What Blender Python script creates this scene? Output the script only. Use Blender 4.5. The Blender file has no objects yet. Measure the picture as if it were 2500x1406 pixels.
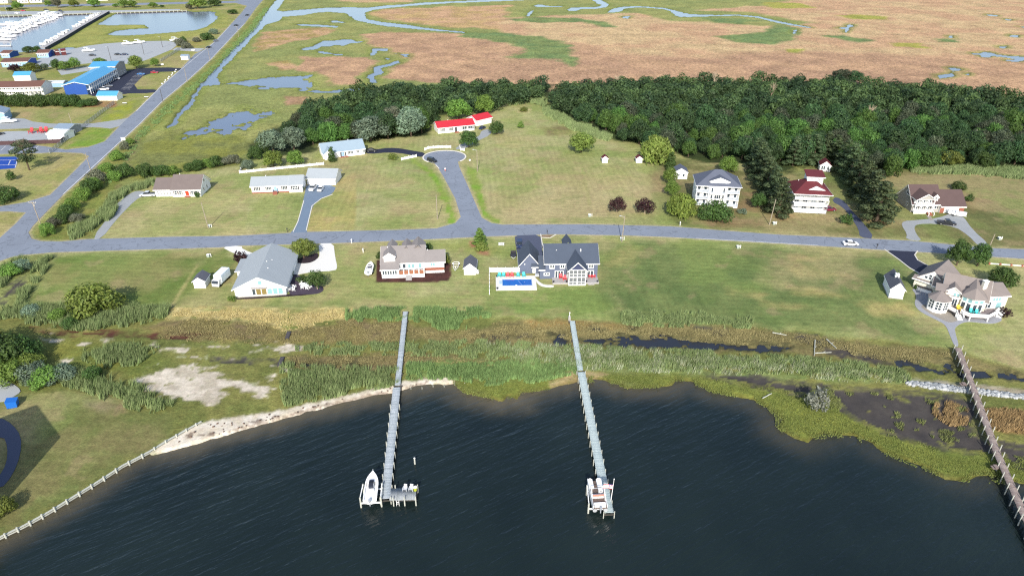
import bpy, bmesh, math, random
import numpy as np
from mathutils import Vector, Matrix

R = math.radians
sc = bpy.context.scene
col = sc.collection
rng = np.random.default_rng(7)
random.seed(7)

# ---------------------------------------------------------------- camera, sky, sun, exposure
CAM_H, PITCH, FPX, CX, CY = 94.0, R(28.5), 1700.0, 1250.0, 703.0
cam_data = bpy.data.cameras.new('camera')
cam_data.sensor_width = 36.0
cam_data.lens = FPX / 2500.0 * 36.0
cam_data.clip_start = 1.0
cam_data.clip_end = 30000.0
cam = bpy.data.objects.new('camera', cam_data)
cam.location = (0, 0, CAM_H)
cam.rotation_euler = (R(90) - PITCH, 0, 0)
col.objects.link(cam)
sc.camera = cam

SUN_EL = R(33)
world = bpy.data.worlds.new('World')
sc.world = world
world.use_nodes = True
wn = world.node_tree
bg = wn.nodes['Background']
sky = wn.nodes.new('ShaderNodeTexSky')
sky.sky_type = 'NISHITA'
sky.sun_disc = False
sky.sun_elevation = SUN_EL
sky.sun_rotation = math.pi
sky.altitude = 50
sky.dust_density = 1.5
wn.links.new(sky.outputs[0], bg.inputs[0])
bg.inputs[1].default_value = 0.15

sun_data = bpy.data.lights.new('sun', 'SUN')
sun_data.energy = 3.9
sun_data.angle = R(0.6)
sun_data.color = (1.0, 0.955, 0.88)
sun = bpy.data.objects.new('sun', sun_data)
sun.rotation_euler = (R(90) - SUN_EL, 0, R(-2))
sun.location = (0, -200, 200)
col.objects.link(sun)

sc.view_settings.view_transform = 'Standard'
sc.view_settings.look = 'None'
sc.view_settings.gamma = 1.0
sc.view_settings.use_curve_mapping = False
sc.view_settings.exposure = 0.72
sc.cycles.use_denoising = False
sc.cycles.use_adaptive_sampling = False
sc.cycles.pixel_filter_type = 'BLACKMAN_HARRIS'
sc.cycles.filter_width = 1.25
sc.cycles.max_bounces = 5
sc.cycles.sample_clamp_indirect = 4.0
sc.cycles.transparent_max_bounces = 8

# ---------------------------------------------------------------- helpers: places
def G(px, py, z=0.0):
    """point on the level z seen at photo pixel (px, py) -> real place in metres"""
    px = np.asarray(px, float); py = np.asarray(py, float)
    a = (px - CX) / FPX; b = (CY - py) / FPX
    dx = a; dy = math.cos(PITCH) + b * math.sin(PITCH); dz = -math.sin(PITCH) + b * math.cos(PITCH)
    t = (z - CAM_H) / dz
    return np.stack([dx * t, dy * t, np.full_like(dx * t, z)], -1)
def P(pts, z=0.0):
    a = np.array(pts, float)
    return G(a[:, 0], a[:, 1], z)[:, :2]
def pxm(py):
    """photo pixels per metre across the view at ground row py"""
    return FPX * (math.sin(PITCH) + (py - CY) / FPX * math.cos(PITCH)) / CAM_H

def lin(c):
    c = np.asarray(c, float) / 255.0
    return np.where(c <= 0.04045, c / 12.92, ((c + 0.055) / 1.055) ** 2.4)
LIGHT = 1.62   # what a white level surface reaches in this light and exposure
def C(r, g, b):
    """real-world albedo of a level sunlit surface that shows as this sRGB colour"""
    return np.minimum(lin((r, g, b)) / LIGHT, 0.85)

def hash2(ix, iy, seed):
    h = (ix.astype(np.int64) * 374761393 + iy.astype(np.int64) * 668265263 + seed * 974711) & 0xFFFFFFFF
    h = ((h ^ (h >> 13)) * 1274126177) & 0xFFFFFFFF
    return ((h ^ (h >> 16)) & 0xFFFF) / 65535.0
def vnoise(x, y, seed=0):
    ix = np.floor(x); iy = np.floor(y); fx = x - ix; fy = y - iy
    fx = fx * fx * (3 - 2 * fx); fy = fy * fy * (3 - 2 * fy)
    a = hash2(ix, iy, seed); b = hash2(ix + 1, iy, seed); c = hash2(ix, iy + 1, seed); d = hash2(ix + 1, iy + 1, seed)
    return (a * (1 - fx) + b * fx) * (1 - fy) + (c * (1 - fx) + d * fx) * fy
def fbm(x, y, scale, seed=0, octaves=3):
    s = 0.0; amp = 0.5; t = 0.0; f = 1.0 / scale
    for o in range(octaves):
        s = s + amp * vnoise(x * f, y * f, seed + o * 17); t += amp; amp *= 0.55; f *= 2.1
    return s / t            # 0..1
def sstep(a, b, x):
    t = np.clip((x - a) / (b - a), 0, 1); return t * t * (3 - 2 * t)

def inside(poly, X, Y):
    n = len(poly); r = np.zeros(X.shape, bool); j = n - 1
    for i in range(n):
        xi, yi = poly[i]; xj, yj = poly[j]
        if yi != yj:
            c = ((yi > Y) != (yj > Y)) & (X < (xj - xi) * (Y - yi) / (yj - yi) + xi)
            r ^= c
        j = i
    return r
def sdf(poly, X, Y, margin=8.0):
    """signed distance (m), positive inside; -margin beyond the margin"""
    out = np.full(X.shape, -margin)
    lo = poly.min(0) - margin; hi = poly.max(0) + margin
    idx = np.nonzero((X > lo[0]) & (X < hi[0]) & (Y > lo[1]) & (Y < hi[1]))[0]
    if not len(idx): return out
    x = X[idx]; y = Y[idx]; d2 = np.full(x.shape, 1e18); n = len(poly)
    for i in range(n):
        ax, ay = poly[i]; bx, by = poly[(i + 1) % n]
        ex, ey = bx - ax, by - ay; L = ex * ex + ey * ey + 1e-12
        t = np.clip(((x - ax) * ex + (y - ay) * ey) / L, 0, 1)
        d2 = np.minimum(d2, (x - ax - t * ex) ** 2 + (y - ay - t * ey) ** 2)
    d = np.sqrt(d2)
    ins = inside(poly, x, y)
    out[idx] = np.where(ins, d, -np.minimum(d, margin))
    return out
def ribbon(pts, widths, z=0.0):
    """closed outline of a strip along pixel points with widths in metres"""
    c = P(pts, z); n = len(c); w = np.broadcast_to(np.asarray(widths, float), (n,))
    t = np.gradient(c, axis=0); t /= np.linalg.norm(t, axis=1)[:, None] + 1e-9
    nr = np.stack([-t[:, 1], t[:, 0]], 1) * (w / 2)[:, None]
    return np.concatenate([c + nr, (c - nr)[::-1]])
def smooth_poly(p, it=2):
    p = np.asarray(p, float)
    for _ in range(it):
        q = np.roll(p, -1, 0)
        p = np.stack([0.75 * p + 0.25 * q, 0.25 * p + 0.75 * q], 1).reshape(-1, 2)
    return p

# ---------------------------------------------------------------- helpers: materials
MATS = {}
ORD = ['nearest', 'second', 'third', 'fourth', 'fifth', 'sixth', 'seventh', 'eighth', 'ninth', 'tenth', 'eleventh', 'twelfth', 'thirteenth', 'fourteenth', 'fifteenth', 'sixteenth', 'seventeenth', 'eighteenth']
def nt_of(name):
    m = bpy.data.materials.new(name); m.use_nodes = True
    nt = m.node_tree; b = nt.nodes['Principled BSDF']
    return m, nt, b
def node(nt, kind, **kw):
    n = nt.nodes.new('ShaderNode' + kind)
    for k, v in kw.items(): setattr(n, k, v)
    return n
def math_node(nt, op, a, b=None, clamp=False):
    n = node(nt, 'Math', operation=op); n.use_clamp = clamp
    for i, v in enumerate((a, b)):
        if v is None: continue
        if hasattr(v, 'links') or hasattr(v, 'is_linked'): nt.links.new(v, n.inputs[i])
        else: n.inputs[i].default_value = v
    return n.outputs[0]
def noise_out(nt, vec, scale, detail=3.0, rough=0.55):
    n = node(nt, 'TexNoise'); n.inputs['Scale'].default_value = scale
    n.inputs['Detail'].default_value = detail; n.inputs['Roughness'].default_value = rough
    nt.links.new(vec, n.inputs['Vector']); return n.outputs['Fac']
def mixc(nt, fac, a, b, mode='MIX'):
    n = node(nt, 'Mix', data_type='RGBA', blend_type=mode)
    for s, v in ((n.inputs[0], fac), (n.inputs[6], a), (n.inputs[7], b)):
        if hasattr(v, 'is_linked'): nt.links.new(v, s)
        elif isinstance(v, (int, float)): s.default_value = v
        else: s.default_value = (float(v[0]), float(v[1]), float(v[2]), 1.0)
    return n.outputs[2]
def mat(name, c, rough=0.8, spec=0.3, vary=0.18, scale=2.0, fine=0.10, fscale=14.0, metal=0.0, stripes=None, bump=0.0, emit=None):
    """procedural material: base colour with broad blotches, fine grain and optional course lines (axis, spacing m, depth)"""
    if name in MATS: return MATS[name]
    m, nt, b = nt_of(name)
    tc = node(nt, 'TexCoord'); vec = tc.outputs['Object']
    n1 = noise_out(nt, vec, scale, 4.0); n2 = noise_out(nt, vec, fscale, 2.0)
    f = math_node(nt, 'ADD', math_node(nt, 'MULTIPLY', n1, 2 * vary), 1 - vary)
    f = math_node(nt, 'MULTIPLY', f, math_node(nt, 'ADD', math_node(nt, 'MULTIPLY', n2, 2 * fine), 1 - fine))
    if stripes:
        ax, sp, dep = stripes
        w = node(nt, 'TexWave', wave_type='BANDS', bands_direction=ax, wave_profile='SAW')
        w.inputs['Scale'].default_value = 0.314159 / sp; w.inputs['Distortion'].default_value = 0.0
        nt.links.new(vec, w.inputs['Vector'])
        f = math_node(nt, 'MULTIPLY', f, math_node(nt, 'ADD', math_node(nt, 'MULTIPLY', w.outputs['Fac'], dep), 1 - dep))
    cc = node(nt, 'CombineColor')
    for i in range(3): nt.links.new(math_node(nt, 'MULTIPLY', f, float(c[i]), True), cc.inputs[i])
    nt.links.new(cc.outputs[0], b.inputs['Base Color'])
    b.inputs['Roughness'].default_value = rough
    b.inputs['Specular IOR Level'].default_value = spec
    b.inputs['Metallic'].default_value = metal
    if bump:
        bn = node(nt, 'Bump'); bn.inputs['Strength'].default_value = bump; bn.inputs['Distance'].default_value = 0.05
        nt.links.new(n2, bn.inputs['Height']); nt.links.new(bn.outputs[0], b.inputs['Normal'])
    MATS[name] = m
    return m

# ---------------------------------------------------------------- helpers: meshes and objects
def mesh_np(name, V, F, quads=True, mats=(), colors=None, smooth=False):
    """fast mesh from arrays; F (n,4) or (n,3); colors per vertex"""
    V = np.asarray(V, np.float32); F = np.asarray(F, np.int32); k = F.shape[1]
    me = bpy.data.meshes.new(name)
    me.vertices.add(len(V)); me.vertices.foreach_set('co', V.ravel())
    me.loops.add(F.size); me.loops.foreach_set('vertex_index', F.ravel())
    me.polygons.add(len(F)); me.polygons.foreach_set('loop_start', np.arange(0, F.size, k, dtype=np.int32))
    if smooth: me.polygons.foreach_set('use_smooth', np.ones(len(F), bool))
    if colors is not None:
        ca = me.color_attributes.new('Col', 'FLOAT_COLOR', 'POINT')
        c4 = np.ones((len(V), 4), np.float32); c4[:, :colors.shape[1]] = colors
        ca.data.foreach_set('color', c4.ravel())
    for m in mats: me.materials.append(m)
    me.update(); me.validate()
    return me
def mesh_vf(name, V, F, m):
    me = bpy.data.meshes.new(name); me.from_pydata([tuple(map(float, v)) for v in V], [], F); me.materials.append(m); me.update()
    return me
def link(name, me, parent=None, loc=None, rz=0.0):
    o = bpy.data.objects.new(name, me); col.objects.link(o)
    if parent is not None: o.parent = parent
    if loc is not None: o.location = [float(v) for v in loc]
    if rz: o.rotation_euler = (0, 0, float(rz))
    return o
def tag(o, label, cat, group=None, kind=None):
    if label: o['label'] = label
    if cat: o['category'] = cat
    if group: o['group'] = group
    if kind: o['kind'] = kind
    return o
def structure(name, me, label=None):
    o = link(name, me); o['kind'] = 'structure'
    if label: o['label'] = label
    return o
def thing(name, label, cat, loc=(0, 0, 0), rz=0.0, group=None):
    return tag(link(name, None, None, loc, rz), label, cat, group)
def copy_tree(o, loc=None, rz=None, label=None, parent=None, scale=None):
    c = o.copy(); col.objects.link(c)
    if parent is not None: c.parent = parent
    if loc is not None: c.location = [float(v) for v in loc]
    if rz is not None: c.rotation_euler = (0, 0, float(rz))
    if scale is not None: c.scale = scale if hasattr(scale, '__len__') else (scale,) * 3
    if label: c['label'] = label
    for ch in list(o.children): copy_tree(ch, parent=c)
    return c

class MB:
    """collects boxes, prisms, tubes; build() links them as one mesh"""
    def __init__(s): s.V = []; s.F = []
    def add(s, V, F):
        n = len(s.V); s.V += [tuple(map(float, v)) for v in V]; s.F += [[i + n for i in f] for f in F]; return s
    def box(s, x0, x1, y0, y1, z0, z1):
        return s.add([(x0, y0, z0), (x1, y0, z0), (x1, y1, z0), (x0, y1, z0), (x0, y0, z1), (x1, y0, z1), (x1, y1, z1), (x0, y1, z1)],
                     [(3, 2, 1, 0), (4, 5, 6, 7), (0, 1, 5, 4), (1, 2, 6, 5), (2, 3, 7, 6), (3, 0, 4, 7)])
    def prism(s, poly, a, b, axis='y'):
        """extrude a 2-D outline: axis y -> outline in (x,z); axis x -> (y,z); axis z -> (x,y)"""
        f = {'y': lambda p, t: (p[0], t, p[1]), 'x': lambda p, t: (t, p[0], p[1]), 'z': lambda p, t: (p[0], p[1], t)}[axis]
        n = len(poly); V = [f(p, a) for p in poly] + [f(p, b) for p in poly]
        F = [list(range(n))[::-1], list(range(n, 2 * n))] + [[i, (i + 1) % n, n + (i + 1) % n, n + i] for i in range(n)]
        return s.add(V, F)
    def tube(s, p, q, r0, r1=None, n=6):
        r1 = r0 if r1 is None else r1
        p = Vector(p); q = Vector(q); d = (q - p).normalized(); u = d.orthogonal().normalized(); v = d.cross(u)
        V = []; 
        for c, r in ((p, r0), (q, r1)):
            for i in range(n):
                a = 2 * math.pi * i / n; V.append(c + u * (r * math.cos(a)) + v * (r * math.sin(a)))
        F = [[i, (i + 1) % n, n + (i + 1) % n, n + i] for i in range(n)] + [list(range(n))[::-1], list(range(n, 2 * n))]
        return s.add(V, F)
    def bar(s, p, q, w, h):
        """square bar from p to q (horizontal or sloping), width w, height h"""
        p = Vector(p); q = Vector(q); d = (q - p).normalized(); up = Vector((0, 0, 1))
        if abs(d.z) > 0.95: up = Vector((0, 1, 0))
        sd = d.cross(up).normalized() * (w / 2); u = sd.cross(d).normalized() * (h / 2)
        V = [p - sd - u, p + sd - u, p + sd + u, p - sd + u, q - sd - u, q + sd - u, q + sd + u, q - sd + u]
        return s.add(V, [(0, 1, 2, 3), (7, 6, 5, 4), (0, 4, 5, 1), (1, 5, 6, 2), (2, 6, 7, 3), (3, 7, 4, 0)])
    def mesh(s, name, m):
        me = mesh_vf(name, s.V, s.F, m)
        bm = bmesh.new(); bm.from_mesh(me); bmesh.ops.recalc_face_normals(bm, faces=bm.faces); bm.to_mesh(me); bm.free()
        return me
    def build(s, name, m, parent=None, loc=None, rz=0.0):
        return link(name, s.mesh(name, m), parent, loc, rz)
# ================================================================ ground, water, roads
BAY = [(-500, 1600), (-300, 1482), (0, 1313), (60, 1284), (120, 1251), (180, 1214), (240, 1177), (300, 1138), (365, 1104), (372, 1108), (450, 1090), (520, 1068), (600, 1045), (700, 1016), (800, 990),
       (880, 970), (960, 955), (1010, 941), (1060, 933), (1110, 936), (1120, 946), (1140, 957), (1180, 965), (1225, 976), (1240, 965), (1262, 973), (1275, 955),
       (1340, 946), (1400, 931), (1440, 923), (1480, 926), (1530, 945), (1600, 943), (1640, 940), (1652, 925), (1690, 930), (1740, 955), (1800, 965), (1840, 972),
       (1880, 995), (1910, 1020), (1905, 1045), (1930, 1060), (1970, 1076), (1985, 1066), (2010, 1055), (2080, 1060), (2130, 1075), (2155, 1100), (2230, 1125),
       (2310, 1165), (2360, 1172), (2380, 1156), (2440, 1160), (2500, 1178), (2700, 1200), (3600, 1240), (3600, 2400), (-900, 2400)]
CANAL = [(690, -14), (672, 3), (650, 30), (640, 45), (615, 72), (590, 100), (560, 128), (535, 160), (510, 185), (495, 200), (487, 203), (478, 225), (465, 235), (462, 248), (440, 270), (425, 285), (415, 303), (400, 311),
         (408, 316), (425, 306), (433, 300), (440, 285), (451, 273), (471, 258), (477, 239), (486, 226), (495, 212), (515, 207), (538, 206), (530, 188), (547, 165), (562, 150), (582, 128), (602, 110), (617, 90), (640, 70), (650, 60),
         (670, 55), (685, 50), (690, 42), (740, 38), (770, 32), (800, 30), (845, 33), (855, 40), (870, 50), (900, 57), (940, 64), (980, 68), (1030, 73), (1080, 77), (1135, 81), (1135, 78), (1080, 73), (1030, 67), (990, 60),
         (930, 54), (900, 48), (890, 40), (892, 31), (910, 25), (950, 20), (1000, 15), (1100, 8), (1240, 3), (1420, -5), (1420, -10), (1240, -2), (1030, 7), (990, 11), (940, 14), (900, 19), (850, 18), (800, 19), (760, 22), (690, 28), (676, 26), (705, -14)]
PONDS = [CANAL,
 [(715, 60), (740, 59), (790, 61), (828, 64), (820, 68), (780, 66), (740, 64)], [(800, 52), (820, 50), (845, 55), (835, 57), (812, 55)],
 [(736, 119), (746, 116), (764, 113), (777, 105), (789, 100), (818, 99), (846, 96), (858, 96), (869, 102), (889, 101), (879, 105), (869, 105), (851, 107), (840, 112), (820, 111), (805, 114), (782, 114), (777, 120), (764, 122), (743, 124)],
 [(775, 125), (785, 125), (800, 128), (815, 131), (840, 133), (830, 136), (810, 133), (790, 132), (778, 130)],
 [(902, 136), (910, 128), (908, 119), (917, 118), (946, 119), (946, 125), (922, 125), (917, 133), (907, 137)],
 [(966, 131), (979, 132), (997, 133), (997, 140), (987, 138), (979, 134)], [(940, 141), (951, 143), (951, 147), (942, 146)],
 [(976, 148), (978, 154), (966, 157), (951, 162), (933, 165), (927, 168), (938, 177), (933, 181), (913, 187), (921, 198), (919, 203), (905, 202), (897, 190), (896, 183), (916, 178), (910, 168), (915, 163), (933, 159), (953, 154), (969, 148)],
 [(505, 204), (540, 202), (576, 201), (600, 196), (661, 188), (702, 187), (743, 184), (764, 182), (754, 190), (754, 197), (766, 206), (759, 215), (774, 220), (800, 223), (825, 219), (900, 213), (898, 219), (870, 223), (823, 226), (800, 227), (779, 227), (736, 223), (728, 214), (690, 215), (664, 218), (638, 218), (600, 210), (576, 206), (538, 207), (510, 210)],
 [(451, 328), (474, 317), (499, 310), (525, 294), (558, 278), (594, 271), (586, 262), (604, 264), (607, 271), (640, 275), (665, 272), (666, 281), (640, 289), (615, 302), (600, 317), (584, 310), (550, 333), (533, 333), (527, 320), (502, 328), (474, 333), (453, 340)],
 [(1450, -12), (1447, 0), (1460, 10), (1470, 12), (1463, 17), (1419, 18), (1394, 19), (1385, 24), (1391, 28), (1404, 28), (1419, 23), (1458, 22), (1481, 18), (1487, 12), (1476, 5), (1465, 0), (1470, -12)],
 [(1483, 31), (1491, 23), (1511, 18), (1547, 15), (1580, 17), (1624, 20), (1650, 27), (1685, 35), (1752, 37), (1803, 36), (1855, 41), (1895, 51), (1935, 59), (1980, 67), (1980, 69), (1930, 62), (1890, 54), (1850, 44), (1803, 39), (1752, 40), (1685, 42), (1660, 42), (1648, 38), (1639, 28), (1619, 23), (1586, 20), (1547, 19), (1524, 22), (1516, 29), (1496, 31)],
 [(1301, 15), (1312, 11), (1330, 13), (1340, 15), (1378, 15), (1368, 18), (1317, 18)], [(1284, 40), (1294, 29), (1301, 26), (1299, 32), (1290, 42)], [(1519, 41), (1540, 40), (1532, 46), (1520, 44)],
 [(1936, 74), (1946, 72), (1942, 82), (1937, 83)], [(2042, 70), (2055, 67), (2067, 68), (2070, 60), (2083, 61), (2083, 65), (2072, 68), (2073, 74), (2065, 81), (2060, 77), (2065, 71)],
 [(2372, 129), (2392, 131), (2398, 127), (2418, 128), (2431, 133), (2459, 136), (2520, 140), (2520, 145), (2485, 151), (2459, 150), (2457, 147), (2480, 146), (2454, 141), (2423, 137), (2416, 140), (2398, 140), (2392, 134), (2375, 133)],
 [(2313, 166), (2329, 165), (2352, 170), (2331, 175), (2325, 179), (2334, 186), (2305, 191), (2293, 192), (2290, 184), (2320, 180), (2327, 174)], [(2354, 182), (2366, 180), (2364, 185)],
 [(2435, 113), (2459, 113), (2456, 118), (2444, 118)], [(2485, 65), (2540, 68), (2540, 76)], [(2451, 46), (2472, 49), (2467, 51), (2456, 50)],
 [(2409, 35), (2436, 38), (2433, 41), (2411, 39)], [(2315, 88), (2325, 88), (2325, 94), (2317, 93)], [(2465, 85), (2490, 87), (2484, 92), (2468, 90)],
 [(-260, 48), (0, 39), (150, 38), (262, 33), (250, 43), (200, 71), (160, 96), (118, 120), (75, 126), (45, 129), (35, 133), (0, 136), (-260, 150)],
 [(133, 122), (140, 118), (165, 116), (190, 117), (180, 124), (165, 130), (148, 128)],
 [(278, 36), (290, 33), (400, 30), (460, 28), (470, 30), (510, 28), (525, 30), (525, 38), (533, 42), (530, 47), (520, 55), (500, 68), (480, 74), (430, 79), (370, 84), (320, 87), (270, 87), (263, 84), (280, 76), (320, 71), (363, 69), (355, 62), (330, 61), (300, 61), (280, 63), (255, 62), (238, 61)],
 # creeks behind the shore dune
 [(1350, 812), (1375, 814), (1386, 830), (1380, 845), (1356, 843)],
 [(1415, 828), (1470, 826), (1520, 818), (1600, 815), (1640, 820), (1665, 829), (1700, 829), (1760, 838), (1850, 840), (1920, 846), (1905, 858), (1800, 856), (1650, 851), (1560, 846), (1470, 842)],
 [(1440, 797), (1480, 798), (1470, 806), (1445, 808)], [(1538, 797), (1552, 797), (1546, 806)],
 [(1860, 845), (1915, 840), (1925, 848), (1890, 860)], [(1990, 830), (2012, 832), (2020, 842), (1995, 845)],
 [(2168, 872), (2200, 877), (2280, 896), (2300, 880), (2320, 880), (2334, 902), (2400, 906), (2520, 916), (2520, 932), (2400, 923), (2300, 918), (2220, 901), (2170, 886)],
 [(720, 885), (780, 888), (840, 893), (900, 887), (880, 900), (830, 897), (740, 892)],
]
# wet mud flats: dark, just above the water
MUD = [
 [(1725, 910), (1800, 907), (1900, 927), (1960, 935), (2050, 945), (2200, 955), (2300, 962), (2390, 972), (2395, 1010), (2375, 1050), (2420, 1075), (2500, 1090), (2600, 1130), (2500, 1140), (2400, 1105), (2280, 1092), (2200, 1066), (2130, 1042), (2070, 1008), (2040, 975), (2000, 968), (1930, 957), (1850, 941), (1760, 925)],
 [(0, 720), (30, 690), (60, 672), (66, 678), (40, 705), (0, 745)],
 [(80, 797), (180, 802), (330, 812), (335, 818), (200, 818), (90, 805)], [(355, 815), (510, 817), (512, 821), (380, 821)],
 [(520, 872), (600, 876), (690, 880), (690, 884), (600, 881), (525, 876)],
 [(1995, 842), (2060, 848), (2110, 868), (2150, 872), (2170, 885), (2110, 880), (2020, 858)],
 [(1930, 815), (1985, 818), (2030, 828), (2020, 838), (1960, 830)],
 [(1690, 795), (1770, 803), (1765, 815), (1720, 812)], [(1180, 815), (1260, 812), (1290, 818), (1200, 824)],
]
# -------- the sheet: finer near the bay, coarser towards the horizon
d_rows = [58.0]
while d_rows[-1] < 1000: d_rows.append(d_rows[-1] * 1.0053)
d_rows = np.array([-400.0, 20.0] + d_rows + [1500.0, 3000.0, 9000.0])
u = np.linspace(-1, 1, 641)
wid = 1.15 * 0.735 * (np.clip(d_rows, 58, 1000) * 0.879 + 44.9) + 8
GX = np.concatenate([-(wid + 2500)[:, None], wid[:, None] * u[None, :], (wid + 2500)[:, None]], 1)
GY = np.repeat(d_rows[:, None], GX.shape[1], 1)
GX[-1, :] *= 4.0
shape = GX.shape
X = GX.ravel(); Y = GY.ravel()

# colour layers (photo colours of level sunlit ground -> albedo): outline, colour a, colour b, edge softness m, edge raggedness m, blotch size m, grain
layers = []
def lay(pts, a, b, soft=1.0, rag=1.5, blot=6.0, grain=0.5, world_poly=None, strength=1.0):
    layers.append((P(pts) if world_poly is None else world_poly, C(*a), C(*b), soft, rag, blot, grain, strength))
GRN = (164, 164, 98); GRN2 = (148, 155, 92); BRN = (208, 168, 130); BRN2 = (190, 152, 120); PEACH = (214, 184, 138)
# far marsh: brown cordgrass between green creek banks
lay([(905, 32), (935, 23), (1000, 20), (1100, 17), (1240, 13), (1240, 74), (1100, 66), (1000, 55), (930, 44)], BRN, (200, 170, 115), 4, 10, 18, 0.9)
lay([(820, -30), (1010, -30), (1000, 4), (900, 8), (830, 5)], BRN, PEACH, 5, 10, 18, .9)
lay([(880, 85), (960, 78), (1050, 80), (1130, 84), (1200, 97), (1290, 120), (1400, 165), (1500, 175), (1500, 220), (1240, 215), (1000, 195), (930, 190), (960, 165), (1000, 145), (960, 125), (900, 105)], BRN, BRN2, 3, 7, 14, 0.9)
lay([(1236, 47), (1390, 38), (1550, 33), (1640, 50), (1900, 64), (1985, 55), (1840, 30), (1700, 26), (1880, 12), (2050, -30), (2900, -30), (2900, 280), (2300, 240), (1236, 222)], BRN, PEACH, 5, 12, 26, 0.9)
lay([(1236, 110), (1450, 130), (1700, 140), (2000, 120), (2400, 150), (2900, 170), (2900, 300), (1236, 230)], BRN, BRN2, 12, 20, 18, 0.9)
lay([(640, 80), (700, 72), (800, 68), (820, 76), (760, 95), (700, 105), (650, 120), (618, 128), (625, 105)], BRN, (172, 152, 92), 2, 6, 9, .8)
lay([(740, 140), (800, 138), (900, 140), (920, 150), (900, 170), (880, 190), (860, 205), (810, 210), (790, 185), (735, 170)], BRN, BRN2, 2, 6, 9, .8)
lay([(655, 155), (700, 148), (735, 165), (690, 172)], BRN, (172, 152, 92), 2, 5, 9, .8)
lay([(695, 235), (755, 235), (745, 252), (700, 256)], (172, 140, 104), BRN2, 1.5, 3, 8, .8)
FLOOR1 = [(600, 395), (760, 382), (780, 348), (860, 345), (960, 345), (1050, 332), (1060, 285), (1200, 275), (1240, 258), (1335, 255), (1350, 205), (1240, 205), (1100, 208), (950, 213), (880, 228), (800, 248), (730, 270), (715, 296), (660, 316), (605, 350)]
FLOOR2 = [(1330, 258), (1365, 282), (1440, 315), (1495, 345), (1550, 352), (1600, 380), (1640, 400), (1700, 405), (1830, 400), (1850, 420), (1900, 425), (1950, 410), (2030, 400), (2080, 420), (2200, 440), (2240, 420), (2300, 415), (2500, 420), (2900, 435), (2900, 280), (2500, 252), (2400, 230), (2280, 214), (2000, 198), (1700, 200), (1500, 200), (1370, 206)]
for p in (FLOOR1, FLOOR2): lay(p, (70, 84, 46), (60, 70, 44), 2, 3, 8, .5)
# green streaks in the brown
DG = (120, 142, 88); DG2 = (138, 152, 92)
for p in ([(1130, 78), (1240, 82), (1330, 90), (1390, 108), (1408, 145), (1398, 162), (1365, 147), (1290, 142), (1236, 140), (1290, 122), (1240, 107), (1180, 97), (1120, 88)],
          [(1240, 47), (1300, 42), (1400, 44), (1490, 56), (1502, 66), (1470, 66), (1420, 54), (1330, 55), (1250, 52)],
          [(1740, 90), (1800, 84), (1860, 78), (1900, 60), (1952, 70), (1942, 96), (1890, 110), (1850, 108), (1780, 100)],
          [(2010, 88), (2060, 86), (2125, 98), (2100, 104), (2050, 96)], [(2280, 95), (2338, 96), (2352, 105), (2300, 104)], [(1720, 45), (1800, 44), (1850, 52), (1800, 58), (1750, 56)]):
    lay(p, DG, DG2, 3, 6, 8, .9)
for p in ([(2180, 106), (2258, 106), (2262, 117), (2190, 113)], [(2040, 38), (2100, 36), (2168, 42), (2165, 50), (2080, 46)], [(1925, 118), (1960, 120), (1950, 130), (1930, 128)], [(1860, 5), (1960, 8), (1990, 20), (1880, 22)]):
    lay(p, (168, 170, 80), (185, 175, 90), 3, 6, 8, .9)
# land left of the highway
lay([(-600, 700), (0, 600), (67, 570), (107, 524), (154, 476), (230, 409), (284, 356), (340, 305), (399, 246), (461, 195), (515, 146), (563, 95), (597, 59), (625, 20), (650, -20), (-600, -20)], (164, 160, 98), (146, 152, 80), 1.5, 1.0, 9, .45)
lay([(115, 124), (200, 75), (268, 35), (530, 26), (560, 40), (560, 62), (500, 85), (440, 95), (330, 101), (230, 108), (150, 128)], (170, 168, 92), (156, 160, 86), 2, 3, 12, .6)
lay([(380, 128), (440, 98), (505, 105), (470, 125), (430, 122)], (178, 162, 96), (160, 155, 85), 2, 3, 6, .5)
lay([(185, 250), (290, 245), (280, 262), (190, 262)], (170, 128, 88), (150, 130, 85), 1.2, 2, 5, .5)
lay([(40, 272), (90, 275), (80, 290), (40, 290)], (178, 150, 112), (160, 150, 95), 1.2, 2, 5, .4)
lay([(165, 360), (225, 312), (282, 318), (258, 350), (215, 358)], (130, 160, 62), (150, 160, 75), 1.2, 2, 8, .4)
lay([(240, 300), (275, 265), (330, 245), (310, 285), (280, 300)], (165, 168, 62), (150, 158, 75), 1.2, 2, 8, .4)
lay([(40, 495), (110, 430), (180, 385), (215, 380), (120, 470)], (170, 165, 72), (158, 155, 90), 1.2, 3, 8, .4)
# verge with shrubs between highway and canal
lay([(80, 585), (160, 480), (240, 410), (345, 308), (405, 246), (520, 146), (600, 60), (650, 0), (672, 0), (640, 45), (590, 100), (510, 185), (485, 205), (420, 280), (330, 360), (300, 440), (260, 520), (220, 585)], (132, 142, 72), (150, 148, 82), 1.5, 2.5, 5, .6)
lay([(300, 420), (330, 350), (410, 320), (560, 335), (620, 345), (600, 395), (450, 425), (330, 440)], (128, 132, 76), (148, 150, 74), 3, 6, 10, .7)
lay([(260, 520), (330, 330), (345, 330), (300, 430)], (132, 118, 88), (140, 132, 88), 1.5, 2, 6, .6)
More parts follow.
